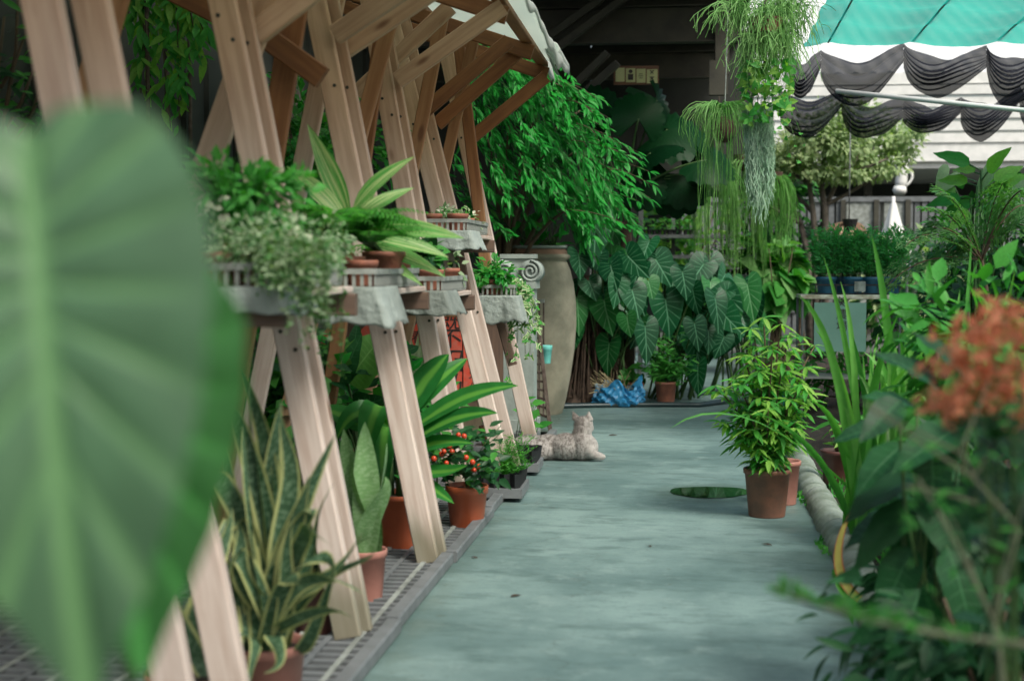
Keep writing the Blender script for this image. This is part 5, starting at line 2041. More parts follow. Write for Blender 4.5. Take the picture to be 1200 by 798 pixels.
# short fur: fine tufts of hair all over the coat
tri = []
nrmv = np.array([v.normal for v in me.vertices], dtype=np.float32)
hv, hf = [], []
sel = rng.integers(0, len(co), 14000)
for i in sel:
    p, n_ = V3(co[i].tolist()), V3(nrmv[i].tolist())
    if p.z < 0.006: continue
    lie = (V3((-0.8, -0.1, -0.35))+rdir()*0.35)
    d = (n_*0.55+lie).normalized()*rnd(0.007, 0.014)
    s_ = d.cross(rdir()).normalized()*0.0008
    b_ = len(hv)
    hv += [p-s_, p+s_, p+d]
    hf.append((b_, b_+1, b_+2))
cb_o = link('body', me, ct, False)
fur = MB().add(hv, hf).mesh('fur', fm)
fo = link('fur', fur, ct, False)
fo['kind'] = 'stuff'
for (px, py, dy) in ((694.6, 498.6, 0.075), (690.5, 498.4, 0.088)):
    e = MB().ell(cp(px, py, dy), (0.006, 0.006, 0.006), 10, 7).obj('eye', INK, ct, True)
MB().ell(cp(694.4, 501.5, 0.094), (0.006, 0.006, 0.005), 10, 7).obj('nose', L_PINK, ct, True)

# ================================================================== hanging plants
def strand_bundle(mb, c, n, r, drop, rad, up=0.1, flare=1.0, jit=0.05, sides=3, seg=9, rmin=0.0):
    for _ in range(n):
        a = rnd(0, 6.283)
        q = rmin+(1-rmin)*math.sqrt(random.random())
        d = V3((math.cos(a), math.sin(a), 0))
        R_ = r*q*flare
        L = rnd(*drop)
        p0 = c+d*r*0.15*random.random()
        p1 = p0+d*R_*0.7+V3((0, 0, up*rnd(0.5, 1.2)))
        p2 = p0+d*R_+V3((0, 0, -L*0.35))
        p3 = p2+V3((rnd(-jit, jit), rnd(-jit, jit), -L*0.65))
        pts = bez(p0, p1, p2, seg//2+1)
        t2 = bez(p2, p2+(p2-p1)*0.2+V3((0, 0, -L*0.2)), p3, seg//2+1)[1:]
        pts += t2
        pts = [p_+rdir()*0.006 for p_ in pts]
        mb.tube(pts, [rad*(1-0.5*i/len(pts)) for i in range(len(pts))], sides, False)


Y = 8.2
c = at(897, 18, Y)
rh = thing('hanging_cactus', 'hanging rhipsalis ball of fine green strands, topmost beside the teal net', 'hanging plant', c)
m = MB()
for _ in range(760):
    # forked, arching sprays rather than one combed mop
    d = V3((rnd(-1, 1), rnd(-1, 1), 0))
    if d.length > 1: continue
    k_ = random.choice([(-0.16, 0.0, 0.04), (0.14, 0.03, 0.05), (0.0, -0.08, -0.02), (0.05, 0.1, 0.06), (-0.02, 0.0, -0.16), (0.08, -0.02, -0.12)])
    p0 = c+V3(k_)+V3((rnd(-.04, .04), rnd(-.04, .04), rnd(-.05, .05)))
    L = rnd(0.07, 0.19)
    e1 = p0+V3((d.x*L, d.y*L, rnd(0.0, 0.1)))
    e2 = e1+V3((d.x*L*0.4+rnd(-.04, .04), d.y*L*0.4+rnd(-.04, .04), -rnd(0.05, 0.24)))
    pts = bez(p0, e1, e2, 8)
    pts = [q_+rdir()*0.004 for q_ in pts]
    m.tube(pts, [0.0023-0.0001*i for i in range(8)], 3, False)
    for b_ in range(random.choice([0, 1, 1, 2, 3])):
        i_ = random.randint(3, 6)
        f_ = pts[i_]+V3((rnd(-.06, .06), rnd(-.06, .06), -rnd(0.02, 0.15)))
        m.tube(bez(pts[i_], (pts[i_]+f_)/2+V3((rnd(-.02, .02), rnd(-.02, .02), 0.015)), f_, 5), 0.0017, 3, False)
strand_bundle(m, c+V3((0.0, 0, -0.12)), 170, 0.15, (0.12, 0.42), 0.0021, 0.06, 1.0, 0.07)
o = m.obj('strand', L_STRAND, rh)
o['kind'] = 'stuff'
MB().tube([c+V3((0.01, 0, 0.9)), c+V3((0, 0, 0.05)), c+V3((0.0, 0, -0.32))], 0.008, 6).obj('hanger', RUST, rh)
m = MB()
m.lathe([(0.03, -0.06), (0.085, -0.05), (0.10, 0.03), (0.09, 0.03)], 18, tuple(c+V3((0, 0, -0.05))))
m.obj('pot', TERRAB, rh)

hp = Plant('hanging_vine', 'round-leaved creeper hanging just under the rhipsalis ball', 'hanging plant', at(897, 110, 8.15))
cc_ = at(897, 106, 8.15)
for _ in range(190):
    p = cc_+V3((rnd(-0.13, 0.15)*1.0, rnd(-0.1, 0.1), rnd(-0.18, 0.16)))
    hp.leaf('heartlo', random.choice([L_HERB, L_LIME]), p, rdir(-0.9, 0.1), V3((0, -0.9, 0.4))+rdir()*0.4, rnd(0.028, 0.05))
for (tx, ty) in ((935, 190), (880, 150), (925, 205), (915, 150), (942, 170)):
    pts = bez(cc_, at((897+tx)/2+12, 120, 8.1), at(tx, ty, 8.1), 8)
    hp.stem(pts, 0.002, 0.0012, STEMG)
    for k in range(8):
        hp.leaf('heartlo', L_HERB, pts[k], rdir(-0.8, 0), V3((0, -1, 0.3))+rdir()*0.3, rnd(0.015, 0.028))
hp.finish(160, 5)

c = at(888, 128, 8.25)
sm = thing('spanish_moss', 'long grey green beard of spanish moss hanging under the round-leaved creeper', 'hanging plant', c)
m = MB()
for _ in range(420):
    a, q = rnd(0, 6.28), math.sqrt(random.random())
    p = c+V3((0.085*q*math.cos(a), 0.07*q*math.sin(a), rnd(-0.06, 0.03)))
    L = rnd(0.25, 0.69)*(1-0.25*q)
    ax, ay, ph = rnd(0.004, 0.014), rnd(0.004, 0.014), rnd(0, 6.28)
    pts = []
    for k in range(15):
        t = k/14
        pts.append(p+V3((ax*math.sin(k*1.9+ph)-p.x*0+0.02*t, ay*math.cos(k*1.7+ph), -L*t)))
    m.tube(pts, 0.0018, 3, False)
    for k in range(1, 14, 2):
        m.tube([pts[k], pts[k]+V3((rnd(-.02, .02), rnd(-.02, .02), rnd(-0.03, 0.005)))], [0.0013, 0.0006], 3, False)
o = m.obj('strand', L_MOSS, sm)
o['kind'] = 'stuff'
MB().tube([c+V3((0, 0, 0.16)), c+V3((0, 0, -0.3))], 0.003, 5).obj('wire', RUST, sm)

Y = 10.8
c = at(849, 152, Y)
cb2 = thing('hanging_basket', 'coir ball basket with yellow green trailing strands, hanging behind the moss', 'hanging plant', c)
MB().ell(c, (0.085, 0.085, 0.10), 18, 12).obj('coir_ball', COIR, cb2)
MB().tube([c+V3((0, 0, 0.1)), c+V3((0.02, 0, 0.9))], 0.004, 6).obj('hanger', PALEP, cb2)
m = MB()
strand_bundle(m, c+V3((0, 0, 0.12)), 80, 0.20, (0.2, 0.95), 0.0026, 0.12, 1.0, 0.05)
strand_bundle(m, c+V3((-0.03, 0, 0.16)), 120, 0.28, (0.1, 0.3), 0.003, 0.1, 1.0, 0.03)
o = m.obj('strand', L_STRANDY, cb2)
o['kind'] = 'stuff'
Y = 15.8
for i, (px, py, r, n, dr, lab) in enumerate(((842, 205, 0.30, 80, (0.3, 1.25), 'curtain of pale yellow green strands hanging before the metal shelving'), (872, 190, 0.28, 90, (0.4, 1.3), 'curtain of pale yellow green strands hanging at the end post of the metal shelving'),
                                             (905, 210, 0.26, 160, (0.3, 0.9), 'short tuft of pale strands hanging beside the tree trunks'))):
    c = at(px, py, Y+i*0.3)
    t = thing('trailing_cactus', lab, 'hanging plant', c, 'strand curtains at the back')
    m = MB()
    strand_bundle(m, c, n, r, dr, 0.006, 0.12, 1.0, 0.05, 3, 9, 0.2)
    o = m.obj('strand', L_STRANDY, t)
    o['kind'] = 'stuff'
    MB().lathe([(0.06, -0.1), (0.11, -0.02), (0.12, 0.08), (0.10, 0.08)], 14, tuple(c)).obj('pot', COIR, t)
    MB().tube([c, c+V3((0, 0, 4.2-c.z))], 0.006, 5).obj('hanger', RUST, t)
# pinkish pot plant hanging before the fence
c = at(995, 262, 18.0)
pk = Plant('hanging_basket', 'dusty pink drooping plant in a hanging pot before the grey fence', 'hanging plant', c)
pk.stem([c+V3((0, 0, 1.3)), c+V3((0, 0, 0.0))], 0.008, 0.008, GREYP, 'hanger')
for _ in range(60):
    d = rdir(-0.6, 0.3)
    pk.leaf('lance', L_PINK, c+d*0.06, d+V3((0, 0, -0.7)), V3((0, -1, 0.3)), rnd(0.15, 0.3))
MB().lathe([(0.06, 0.0), (0.09, 0.12), (0.10, 0.15), (0.08, 0.15)], 14, tuple(c+V3((0, -0.1, -0.1)))).obj('pot', BLACKP, pk.root)
pk.finish(60, 5)

# vine hanging at the left, by the rods
Y = 7.3
vn = Plant('hanging_vine', 'bright green hanging vine with drooping pointed leaves beside the upright rods', 'vine', (at(190, 300, Y).x, Y, 3.0))
for (x0, x1, y1) in ((185, 190, 60), (195, 215, 100), (200, 235, 75), (175, 165, 110), (205, 210, 140), (170, 200, 150), (190, 240, 40), (160, 150, 20), (165, 170, 75)):
    a = V3((at(x0, -60, Y).x, Y, 3.05))
    pts = bez(a, at((x0+x1)/2, -20, Y-0.05), at(x1, y1, Y-0.1), 10)
    vn.stem(pts, 0.006, 0.003, STEMB)
    for k in range(42):
        t = rnd(0.1, 1)
        p = pts[int(t*9)].lerp(pts[min(9, int(t*9)+1)], random.random())+rdir()*0.04
        vn.leaf('lance', random.choice([L_HERB, L_LIME, L_HERB]), p, V3((rnd(-.6, .8), rnd(-.6, .2), rnd(-1, -0.2))), V3((0.2, -0.8, 0.6))+rdir()*0.3, rnd(0.08, 0.15), 1.15)
vn.finish(300, 6)
# twiggy shrub at far left
tw = Plant('twiggy_shrub', 'sparse dark twiggy shrub behind the nearest timber post', 'shrub', (at(-20, 300, 5.8).x, 5.8, 0))
for (x0, y0, x1, y1) in ((5, 140, 22, -20), (0, 160, 40, 80), (20, 160, 48, 100), (-20, 150, 5, 20), (40, 160, 52, 120), (-10, 120, 30, 40)):
    a, b = at(x0, y0, 5.8), at(x1, y1, 5.7)
    tw.stem([V3((a.x-0.1, 5.8, 0)), a, a.lerp(b, 0.5)+V3((0.02, 0, 0)), b], 0.014, 0.006, STEMB)
    for k in range(16):
        tw.leaf('lance', random.choice([L_DARK, L_GREEN]), a.lerp(b, random.random())+rdir()*0.08, rdir(-0.8, 0.4), V3((0, -0.8, 0.6)), rnd(0.06, 0.12))
tw.finish(80, 8)
# hedge seen through the stand
for lab, (px, py, Y), r, n in (('bright small-leaved bush seen through the stand above the shelf', (355, 165, 7.6), (0.32, 0.35, 0.42), 900), ('bright small-leaved bush behind the second pair of timber legs', (400, 180, 8.6), (0.45, 0.35, 0.40), 800),
                               ('dark leafy bush low behind the timber legs', (330, 480, 7.2), (0.55, 0.4, 0.5), 700), ('dark leafy bush filling the gap behind the corn plant', (430, 470, 8.4), (0.5, 0.35, 0.45), 600)):
    c = at(px, py, Y)
    pl = Plant('bush', lab, 'shrub', (c.x, Y, 0), 'bushes behind the plant stand')
    lo = py > 300
    leaf_cloud(pl, c, r, n, ['ovate', 'small'], [L_GREEN, L_BROADD, L_GREEN, L_MASS] if lo else [L_HERB, L_GREEN, L_MASS], (0.08, 0.17) if lo else (0.04, 0.085), 0.3)
    for _ in range(6):
        pl.stem(bez((c.x+rnd(-.1, .1), Y, 0), (c.x, Y, c.z*0.6), c+V3((rnd(-r[0], r[0])*0.6, 0, rnd(0, r[2]*0.6))), 6), 0.012, 0.005, STEMB)
    pl.finish(150, 8)

# ================================================================== plants on the shelves
def tray(label, x, y, z, w, d, h=0.075, mat=PALEP, slats=9):
    t = thing('plant_tray', label, 'tray', (x, y, z), 'slatted trays on the stand shelves')
    MB().box((x-w/2, y-d/2, z+0.002), (x+w/2, y+d/2, z+0.01)).obj('base', mat, t)
    m = MB()
    for s in (-1, 1):
        m.box((x-w/2-0.004, y+s*d/2-0.008, z+h-0.02), (x+w/2+0.004, y+s*d/2+0.008, z+h))
        m.box((x+s*w/2-0.008, y-d/2+0.009, z+h-0.021), (x+s*w/2+0.008, y+d/2-0.009, z+h-0.001))
    m.obj('rim', mat, t)
    sl = MB().box((-0.006, -0.003, 0), (0.006, 0.003, h-0.03)).mesh('slat', mat)
    for i in range(slats):
        for s in (-1, 1):
            o = link('slat', sl, t)
            o.location = (-w/2+w*(i+0.5)/slats, s*d/2, 0.011)
    sl2 = MB().box((-0.003, -0.006, 0), (0.003, 0.006, h-0.03)).mesh('slat', mat)
    for i in range(int(slats*d/w)):
        o = link('slat', sl2, t)
        o.location = (w/2, -d/2+d*(i+0.5)/int(slats*d/w), 0.011)
    return t


S0, S1, S2, S3, S4 = [(a, b+0.002, c_, d) for a, b, c_, d in SHELVES]
for lab, (xc, z_, y0, y1) in (('slatted grey tray on the nearest shelf under the silvery trailing plant', S0), ('slatted grey tray on the second shelf under the fern', S1), ('slatted grey tray on the third shelf beside the brackets', S2),
                              ('slatted grey tray on the raised shelf', S3), ('slatted grey tray on the lowest shelf under the white ivy', S4)):
    tray(lab, xc, (y0+y1)/2-0.02, z_, 0.27, (y1-y0)*0.82)


def shelf_pot(name, label, x, y, z, rt=0.062, h=0.11, mat=TERRA, cat='potted plant', group='pots on the stand shelves'):
    pl = Plant(name, label, cat, (x, y, z+0.0105), group)
    pot(pl.root, (x, y, z+0.0105), rt, h, mat, 0.014)
    return pl, V3((x, y, z+h))


for k, (S_, lab) in enumerate(((S1, 'plain terracotta pot at the near end of the second shelf tray'), (S2, 'plain terracotta pot at the near end of the third shelf tray'), (S3, 'plain terracotta pot in the raised shelf tray'), (S0, 'plain terracotta pot at the near end of the nearest shelf tray'))):
    for j, dx in enumerate((-0.075, 0.07)):
        c = (S_[0]+dx, S_[2]+0.17, S_[1]+0.0105)
        t = thing('terracotta_pot', lab+(', wall side' if j == 0 else ', path side'), 'pot', c, 'empty pots in the shelf trays')
        pot(t, c, 0.058, 0.095, TERRA, 0.014)
# nearest shelf
pl, c = shelf_pot('potted_herb', 'bushy bright green herb in a terracotta pot on the nearest shelf', S0[0]-0.03, 4.1, S0[1], 0.075, 0.12)
leaf_cloud(pl, at(278, 228, 4.2), (0.23, 0.18, 0.12), 1100, ['small', 'ovate', 'lance'], [L_HERB, L_GREEN], (0.025, 0.06), 0.1)
for _ in range(30):
    e = at(282, 232, 4.2)+V3((rnd(-.14, .14), rnd(-.1, .1), rnd(-.05, .1)))
    pl.stem(bez(c, (c+e)/2, e, 5), 0.003, 0.002)
pl.finish(300, 6)
pl, c = shelf_pot('trailing_plant', 'silvery trailing plant with white blotched leaves spilling over the nearest shelf', S0[0]+0.07, 4.28, S0[1], 0.07, 0.10)
leaf_cloud(pl, at(312, 292, 3.9), (0.23, 0.20, 0.10), 2800, ['tiny', 'small'], [L_SILVER, L_SILVER, L_FERND], (0.012, 0.026), 0.3)
for _ in range(56):
    px = rnd(300, 392)
    a, b = at(px-15, 280, 3.9), at(px+rnd(-8, 8), rnd(315, 345) if px < 340 else rnd(320, 410), 3.66)
    pts = bez(a, at(px, 275, 3.68), b, 9)
    pl.stem(pts, 0.0015, 0.001, STEMG)
    for k in range(34):
        t = rnd(0.2, 1)
        i = min(8, int(t*8))
        pl.leaf('tiny', random.choice([L_SILVER, L_SILVER, L_FERND]), pts[i].lerp(pts[min(8, i+1)], random.random())+rdir()*0.012, rdir(-0.8, 0.3), rdir(), rnd(0.012, 0.025))
for (px, py) in ((350, 280), (362, 300), (340, 262), (250, 235), (262, 250), (372, 322), (355, 325)):
    a = at(px, py, 4.05)
    for k in range(3):
        pl.leaf('ovate', L_WHITE, a+rdir()*0.012, V3((rnd(-1, 1), -0.2, rnd(-0.8, 0.3))), V3((0, -1, 0.6)), rnd(0.03, 0.05))
pl.finish(120, 9)
pl, c = shelf_pot('trailing_plant', 'feathery pale creeper in front of the first pair of legs', S0[0]+0.02, 4.55, S0[1], 0.06, 0.10)
leaf_cloud(pl, at(385, 290, 4.7), (0.09, 0.12, 0.12), 500, ['tiny', 'small'], [L_FERND, L_SILVER], (0.014, 0.03), 0.5)
for _ in range(16):
    px = rnd(370, 400)
    a, b = at(px, 300, 4.6), at(px+rnd(-8, 8), rnd(350, 440), 4.6)
    pts = bez(a, at(px+6, 290, 4.5), b, 8)
    pl.stem(pts, 0.0012, 0.001, STEMG)
    for k in range(26):
        pl.leaf('tiny', L_FERND, pts[random.randint(1, 7)]+rdir()*0.014, rdir(-0.8, 0.3), rdir(), rnd(0.012, 0.022))
pl.finish(0)
# second shelf: fern and ginger
pl, c = shelf_pot('potted_fern', 'soft bright fern with arching fronds on the second shelf', S1[0]-0.02, 5.2, S1[1], 0.08, 0.11)
fern(pl, c+V3((0, -0.05, 0.02)), 46, 0.34, L_FERN, 0.65, 0.22, 0.95, None, 20)
fern(pl, at(385, 275, 5.15), 30, 0.28, L_FERN, 0.5, 0.24, 1.0, None, 18)
fern(pl, at(435, 290, 5.2), 24, 0.24, L_FERN, 0.45, 0.24, 1.0, None, 16)
pl.finish(0)
pl, c = shelf_pot('variegated_ginger', 'striped shell ginger with broad cream streaked leaves on the second shelf', S1[0]+0.06, 5.55, S1[1], 0.085, 0.13)
for (bx_, by_, tx, ty, w_) in ((412, 262, 368, 156, 0.8), (408, 265, 348, 190, 0.95), (410, 252, 462, 180, 0.95), (412, 262, 473, 212, 0.95), (418, 272, 522, 258, 0.85), (415, 275, 515, 282, 0.85), (412, 268, 440, 205, 0.8), (420, 285, 512, 305, 0.75), (405, 270, 375, 225, 0.9), (420, 290, 490, 320, 0.7), (408, 275, 355, 240, 0.8)):
    Yl = 5.5+rnd(-0.15, 0.1)
    a, b = at(bx_, by_, Yl), at(tx, ty, Yl-rnd(-0.05, 0.15))
    d = b-a
    pl.leaf('ginger', L_GINGER, a+d*0.06, d, V3((rnd(-0.3, 0.3), -0.9, 0.75)), d.length*1.0, w_)
    pl.stem(bez(c, (c+a)/2, a+d*0.08, 5), 0.006, 0.004)
pl.finish(40)
pl, c = shelf_pot('potted_fern', 'lime asparagus fern beside the striped ginger', S1[0]+0.05, 5.85, S1[1], 0.065, 0.1)
fern(pl, c, 16, 0.22, L_FERN, 0.5, 0.25, 1.0, None, 14)
pl.finish(0)
# third shelf
pl, c = shelf_pot('potted_creeper', 'small dark green creeper in a terracotta pot on the third shelf', S2[0]+0.04, 6.6, S2[1], 0.07, 0.1)
leaf_cloud(pl, at(492, 305, 6.6), (0.13, 0.12, 0.10), 170, ['heartlo', 'ovate'], [L_GREEN, L_DARK], (0.04, 0.075), 0.5)
pl.finish(100, 8)
pl, c = shelf_pot('potted_creeper', 'speckled pale creeper at the far end of the third shelf', S2[0]+0.05, 7.0, S2[1], 0.07, 0.1)
leaf_cloud(pl, at(518, 318, 7.0), (0.11, 0.12, 0.12), 200, ['ovate'], [L_DARK, L_SILVER], (0.03, 0.06), 0.6)
pl.finish(100, 7)
# raised shelf
for lab, (px, py, Y), r, n, ms in (('white edged small-leaved plant on the raised shelf', (512, 252, 7.9), (0.09, 0.12, 0.06), 300, [L_WHITE, L_SILVER, L_HERB]), ('variegated small-leaved plant at the end of the raised shelf', (545, 258, 8.2), (0.12, 0.15, 0.075), 380, [L_IVY, L_HERB, L_WHITE])):
    pl, c = shelf_pot('potted_creeper', lab, at(px, py, Y).x, Y, S3[1], 0.055, 0.085)
    leaf_cloud(pl, at(px, py, Y), r, n, ['small', 'ovate'], ms, (0.02, 0.045), 0.2)
    pl.finish(60, 7)
# lowest shelf: green plant and trailing white ivy
pl, c = shelf_pot('potted_creeper', 'dense dark green spreading plant on the lowest shelf', S4[0]-0.02, 8.95, S4[1], 0.075, 0.1)
leaf_cloud(pl, at(578, 322, 8.95), (0.15, 0.16, 0.1), 420, ['lance', 'small'], [L_GREEN, L_MASS, L_HERB], (0.04, 0.08), 0.4)
pl.finish(150, 6)
pl, c = shelf_pot('trailing_ivy', 'white edged ivy trailing down from the lowest shelf in front of the pedestal', S4[0]+0.08, 9.2, S4[1], 0.07, 0.1, WHITEP)
leaf_cloud(pl, at(600, 345, 9.1), (0.12, 0.15, 0.14), 260, ['ivy'], [L_IVY, L_IVY, L_HERB], (0.03, 0.055), 0.6)
for _ in range(26):
    px = rnd(585, 640)
    a = at(598, 330, 9.15)
    b = at(px, rnd(360, 420) if px > 600 else rnd(360, 452), 9.0)
    pts = bez(a, at((598+px)/2+8, 325, 8.95), b, 9)
    pl.stem(pts, 0.0016, 0.001, STEMG)
    for k in range(15):
        i = random.randint(2, 8)
        pl.leaf('ivy', random.choice([L_IVY, L_IVY, L_HERB]), pts[i]+rdir()*0.02, rdir(-0.9, 0), V3((0.2, -1, 0.4))+rdir()*0.3, rnd(0.025, 0.05))
pl.finish(300, 5)

# ================================================================== ground plants under the stand
def sansevieria(label, pots, leaves, mat, Y, group, wl=0.034):
    """pots: (px, py of the base, rim radius, height, material); leaves: (px0, py0, mid, tip, width)"""
    for (px, py, rt, h, pm_, lab, lv) in pots:
        q = gnd(px, py)
        pl = Plant('snake_plant', lab, 'potted plant', q, group)
        pot(pl.root, tuple(q), rt, h, pm_, 0.02)
        for (mx, my, tx, ty, wd, Yo) in lv:
            a = rnd(0, 6.28)
            b0 = q+V3((0.5*rt*math.cos(a), 0.5*rt*math.sin(a), h-0.03))
            p2 = at(tx, ty, q.y+Yo)
            p1 = at(mx, my, q.y+Yo*0.6)
            pts = wavy(bez(b0, p1, p2, 18), 0.03, rnd(1.6, 3.0))
            ribbon(pts, sw(wd, 0.55, 0.4), V3((1, rnd(-0.5, 0.5), 0)), 0.28, rnd(-1.6, 1.6)).obj('leaf', mat, pl.root, True)
        pl.finish(0)


G1 = 'snake plants under the plant stand'
sansevieria('', [(312, 848, 0.115, 0.24, TERRAP, 'snake plant with yellow margined twisting leaves in a pink pot, at the second post', [
    (300, 640, 262, 560, 0.040, 0.05), (305, 600, 300, 445, 0.042, 0.1), (330, 620, 340, 480, 0.038, 0.0), (345, 600, 388, 520, 0.030, -0.1), (300, 660, 285, 500, 0.045, -0.05), (350, 690, 432, 628, 0.026, -0.15), (370, 770, 388, 668, 0.022, -0.15),
    (330, 660, 362, 560, 0.036, -0.1), (310, 680, 318, 545, 0.034, 0.12), (290, 690, 270, 610, 0.034, -0.12), (335, 700, 345, 600, 0.030, -0.15), (318, 640, 320, 520, 0.044, 0.15), (355, 650, 398, 560, 0.024, 0.1), (280, 600, 262, 690, 0.03, -0.15), (300, 560, 250, 640, 0.032, -0.1), (360, 640, 415, 690, 0.024, -0.2), (270, 640, 250, 480, 0.036, 0.1), (345, 720, 310, 790, 0.024, -0.25), (325, 560, 292, 430, 0.038, 0.2), (380, 680, 430, 640, 0.022, -0.1), (290, 720, 300, 800, 0.026, -0.25), (340, 590, 372, 600, 0.03, -0.1), (300, 620, 330, 470, 0.036, 0.15), (250, 560, 205, 680, 0.032, -0.1), (270, 520, 235, 560, 0.034, 0.0), (355, 700, 420, 722, 0.022, -0.25), (340, 560, 392, 640, 0.026, -0.2), (260, 700, 225, 790, 0.028, -0.2), (310, 520, 268, 470, 0.036, 0.1), (365, 590, 395, 690, 0.024, -0.2), (350, 610, 345, 700, 0.03, -0.28)]),
    (372, 740, 0.105, 0.2, DPOT, 'snake plant in a dark maroon pot, half hidden behind the post', [
        (372, 600, 340, 480, 0.034, 0.0), (350, 620, 310, 500, 0.036, 0.1), (385, 590, 375, 470, 0.034, 0.05), (365, 600, 350, 440, 0.038, 0.1), (380, 650, 330, 560, 0.03, 0.0)]),
    (225, 880, 0.12, 0.22, TERRAP, 'snake plant nearest the camera, low behind the big blurred leaf', [
        (180, 720, 165, 640, 0.036, 0.05), (200, 740, 190, 650, 0.036, 0), (215, 760, 240, 640, 0.03, 0.1), (170, 760, 140, 720, 0.03, -0.1), (240, 740, 262, 600, 0.036, 0.15), (185, 780, 150, 760, 0.03, -0.1)])], None, L_SNAKE, 4.2, G1)
sansevieria('', [(428, 702, 0.085, 0.2, TERRAP, 'broad pale green snake plant in a pink pot between the two posts', [
    (415, 580, 402, 500, 0.055, 0.0), (430, 580, 428, 496, 0.058, -0.03), (445, 590, 452, 520, 0.05, 0.05), (410, 600, 412, 530, 0.05, -0.06), (440, 620, 448, 560, 0.045, -0.08)])], None, L_SNAKE2, 5.4, G1)

# corn plant
q = gnd(463, 646)
q.y += 0.1
pl = Plant('corn_plant', 'striped corn plant with wide arching leaves in a red pot', 'potted plant', q, 'pots standing on the grating')
pot(pl.root, tuple(q), 0.125, 0.255, TERRAR)
for (sx_, sy_, top) in ((0.0, 0.0, 0.62), (-0.04, 0.03, 0.5), (0.03, 0.02, 0.36)):
    pl.stem([q+V3((sx_, sy_, 0.22)), q+V3((sx_*1.2, sy_, top))], 0.016, 0.013, STEMG)
for (bx_, by_, mx, my, tx, ty, wd, Yo, fold) in ((468, 515, 540, 455, 607, 452, 0.040, -0.12, 0.3), (466, 530, 530, 480, 583, 484, 0.038, -0.2, 0.3), (462, 505, 500, 440, 526, 415, 0.055, 0.1, 0.2), (458, 505, 420, 455, 392, 520, 0.050, -0.1, 0.25),
                                           (456, 500, 440, 430, 425, 560, 0.055, -0.2, 0.2), (466, 545, 500, 510, 555, 520, 0.034, -0.15, 0.3), (466, 550, 520, 560, 548, 545, 0.03, -0.2, 0.3), (462, 500, 470, 420, 478, 408, 0.04, 0.1, 0.25), (460, 520, 400, 480, 372, 480, 0.04, 0.0, 0.25),
                                           (464, 555, 500, 565, 532, 590, 0.03, -0.2, 0.25), (458, 510, 445, 470, 450, 590, 0.05, -0.2, 0.2), (466, 500, 515, 440, 548, 420, 0.042, 0.2, 0.25), (460, 540, 410, 520, 385, 590, 0.04, -0.05, 0.25)):
    wd *= 1.3
    a = at(bx_, by_, q.y)
    a = V3((a.x, q.y, a.z))
    pts = bez(a, at(mx, my, q.y+Yo*0.5), at(tx, ty, q.y+Yo), 14)
    d = pts[-1]-pts[0]
    side = d.cross(V3((0, -0.75, 0.7)))
    if side.length < 0.02: side = V3((1, 0, 0))
    pl.ribbon(pts, sw(wd, 0.35, 0.45), side, L_DRAC, fold)
pl.finish(0)
# broad pale leaf plant behind
q = gnd(420, 640)
q.y = 7.2
q.x = at(420, 500, 7.2).x
pl = Plant('broad_leaved_plant', 'plant with one broad pale ribbed leaf standing behind the corn plant', 'potted plant', q, 'pots standing on the grating')
pot(pl.root, tuple(q), 0.12, 0.24, DPOT)
for (bx_, by_, tx, ty, s, mat, w_) in ((408, 448, 436, 400, 0.34, L_BROAD, 1.5), (405, 440, 388, 402, 0.24, L_BROAD, 1.0), (400, 450, 418, 396, 0.28, L_BROADD, 0.8), (395, 440, 376, 420, 0.22, L_BROADD, 0.9), (400, 470, 384, 452, 0.22, L_GREEN, 0.9), (410, 480, 432, 470, 0.25, L_BROADD, 0.9), (398, 485, 376, 500, 0.25, L_GREEN, 0.9)):
    a, b = at(bx_, by_, 7.1), at(tx, ty, 7.0)
    pl.leaf('big', mat, a, b-a, V3((rnd(-.2, .2), -1, 0.4)), s, w_)
    pl.stem(bez(q+V3((0, 0, 0.2)), (q.x, q.y, a.z*0.7), a, 6), 0.008, 0.005)
pl.finish(20)

# pepper pot
q = gnd(544, 622)
q.y += 0.09
pl = Plant('pepper_plant', 'bushy ornamental pepper with orange red berries in an orange pot', 'potted plant', q, 'pots standing on the grating')
pot(pl.root, tuple(q), 0.105, 0.215, TERRAR, 0.028)
for _ in range(26):
    e = q+V3((rnd(-0.2, 0.17), rnd(-0.18, 0.16), rnd(0.26, 0.5)))
    pl.stem(bez(q+V3((0, 0, 0.19)), q+V3((0, 0, 0.34)), e, 5), 0.004, 0.002)
for _ in range(230):
    e = q+V3((rnd(-0.2, 0.17), rnd(-0.19, 0.16), rnd(0.22, 0.5)))
    pl.leaf('ovate', random.choice([L_BROADD, L_DARK, L_GREEN]), e, rdir(-0.6, 0.5), V3((0, -0.6, 0.8))+rdir()*0.3, rnd(0.05, 0.095), 0.85)
bm = MB().ell((0, 0, 0), (0.0125, 0.0125, 0.0125), 10, 7).mesh('berry', L_BERRY, True)
for (px, py) in ((536, 511), (533, 518), (539, 517), (526, 523), (543, 512), (519, 530), (529, 529), (507, 537), (553, 541), (556, 547), (552, 548), (560, 545), (557, 551), (516, 531), (547, 536), (524, 541)):
    for k in range(1):
        p = at(px+rnd(-1.5, 1.5), py+rnd(-1.5, 1.5), q.y-0.17+rnd(-0.03, 0.03))
        o = link('berry', bm, pl.root, False)
        o.location = p-q
        s_ = rnd(0.8, 1.25)
        o.scale = (s_, s_, s_)
pl.finish(200, 7)

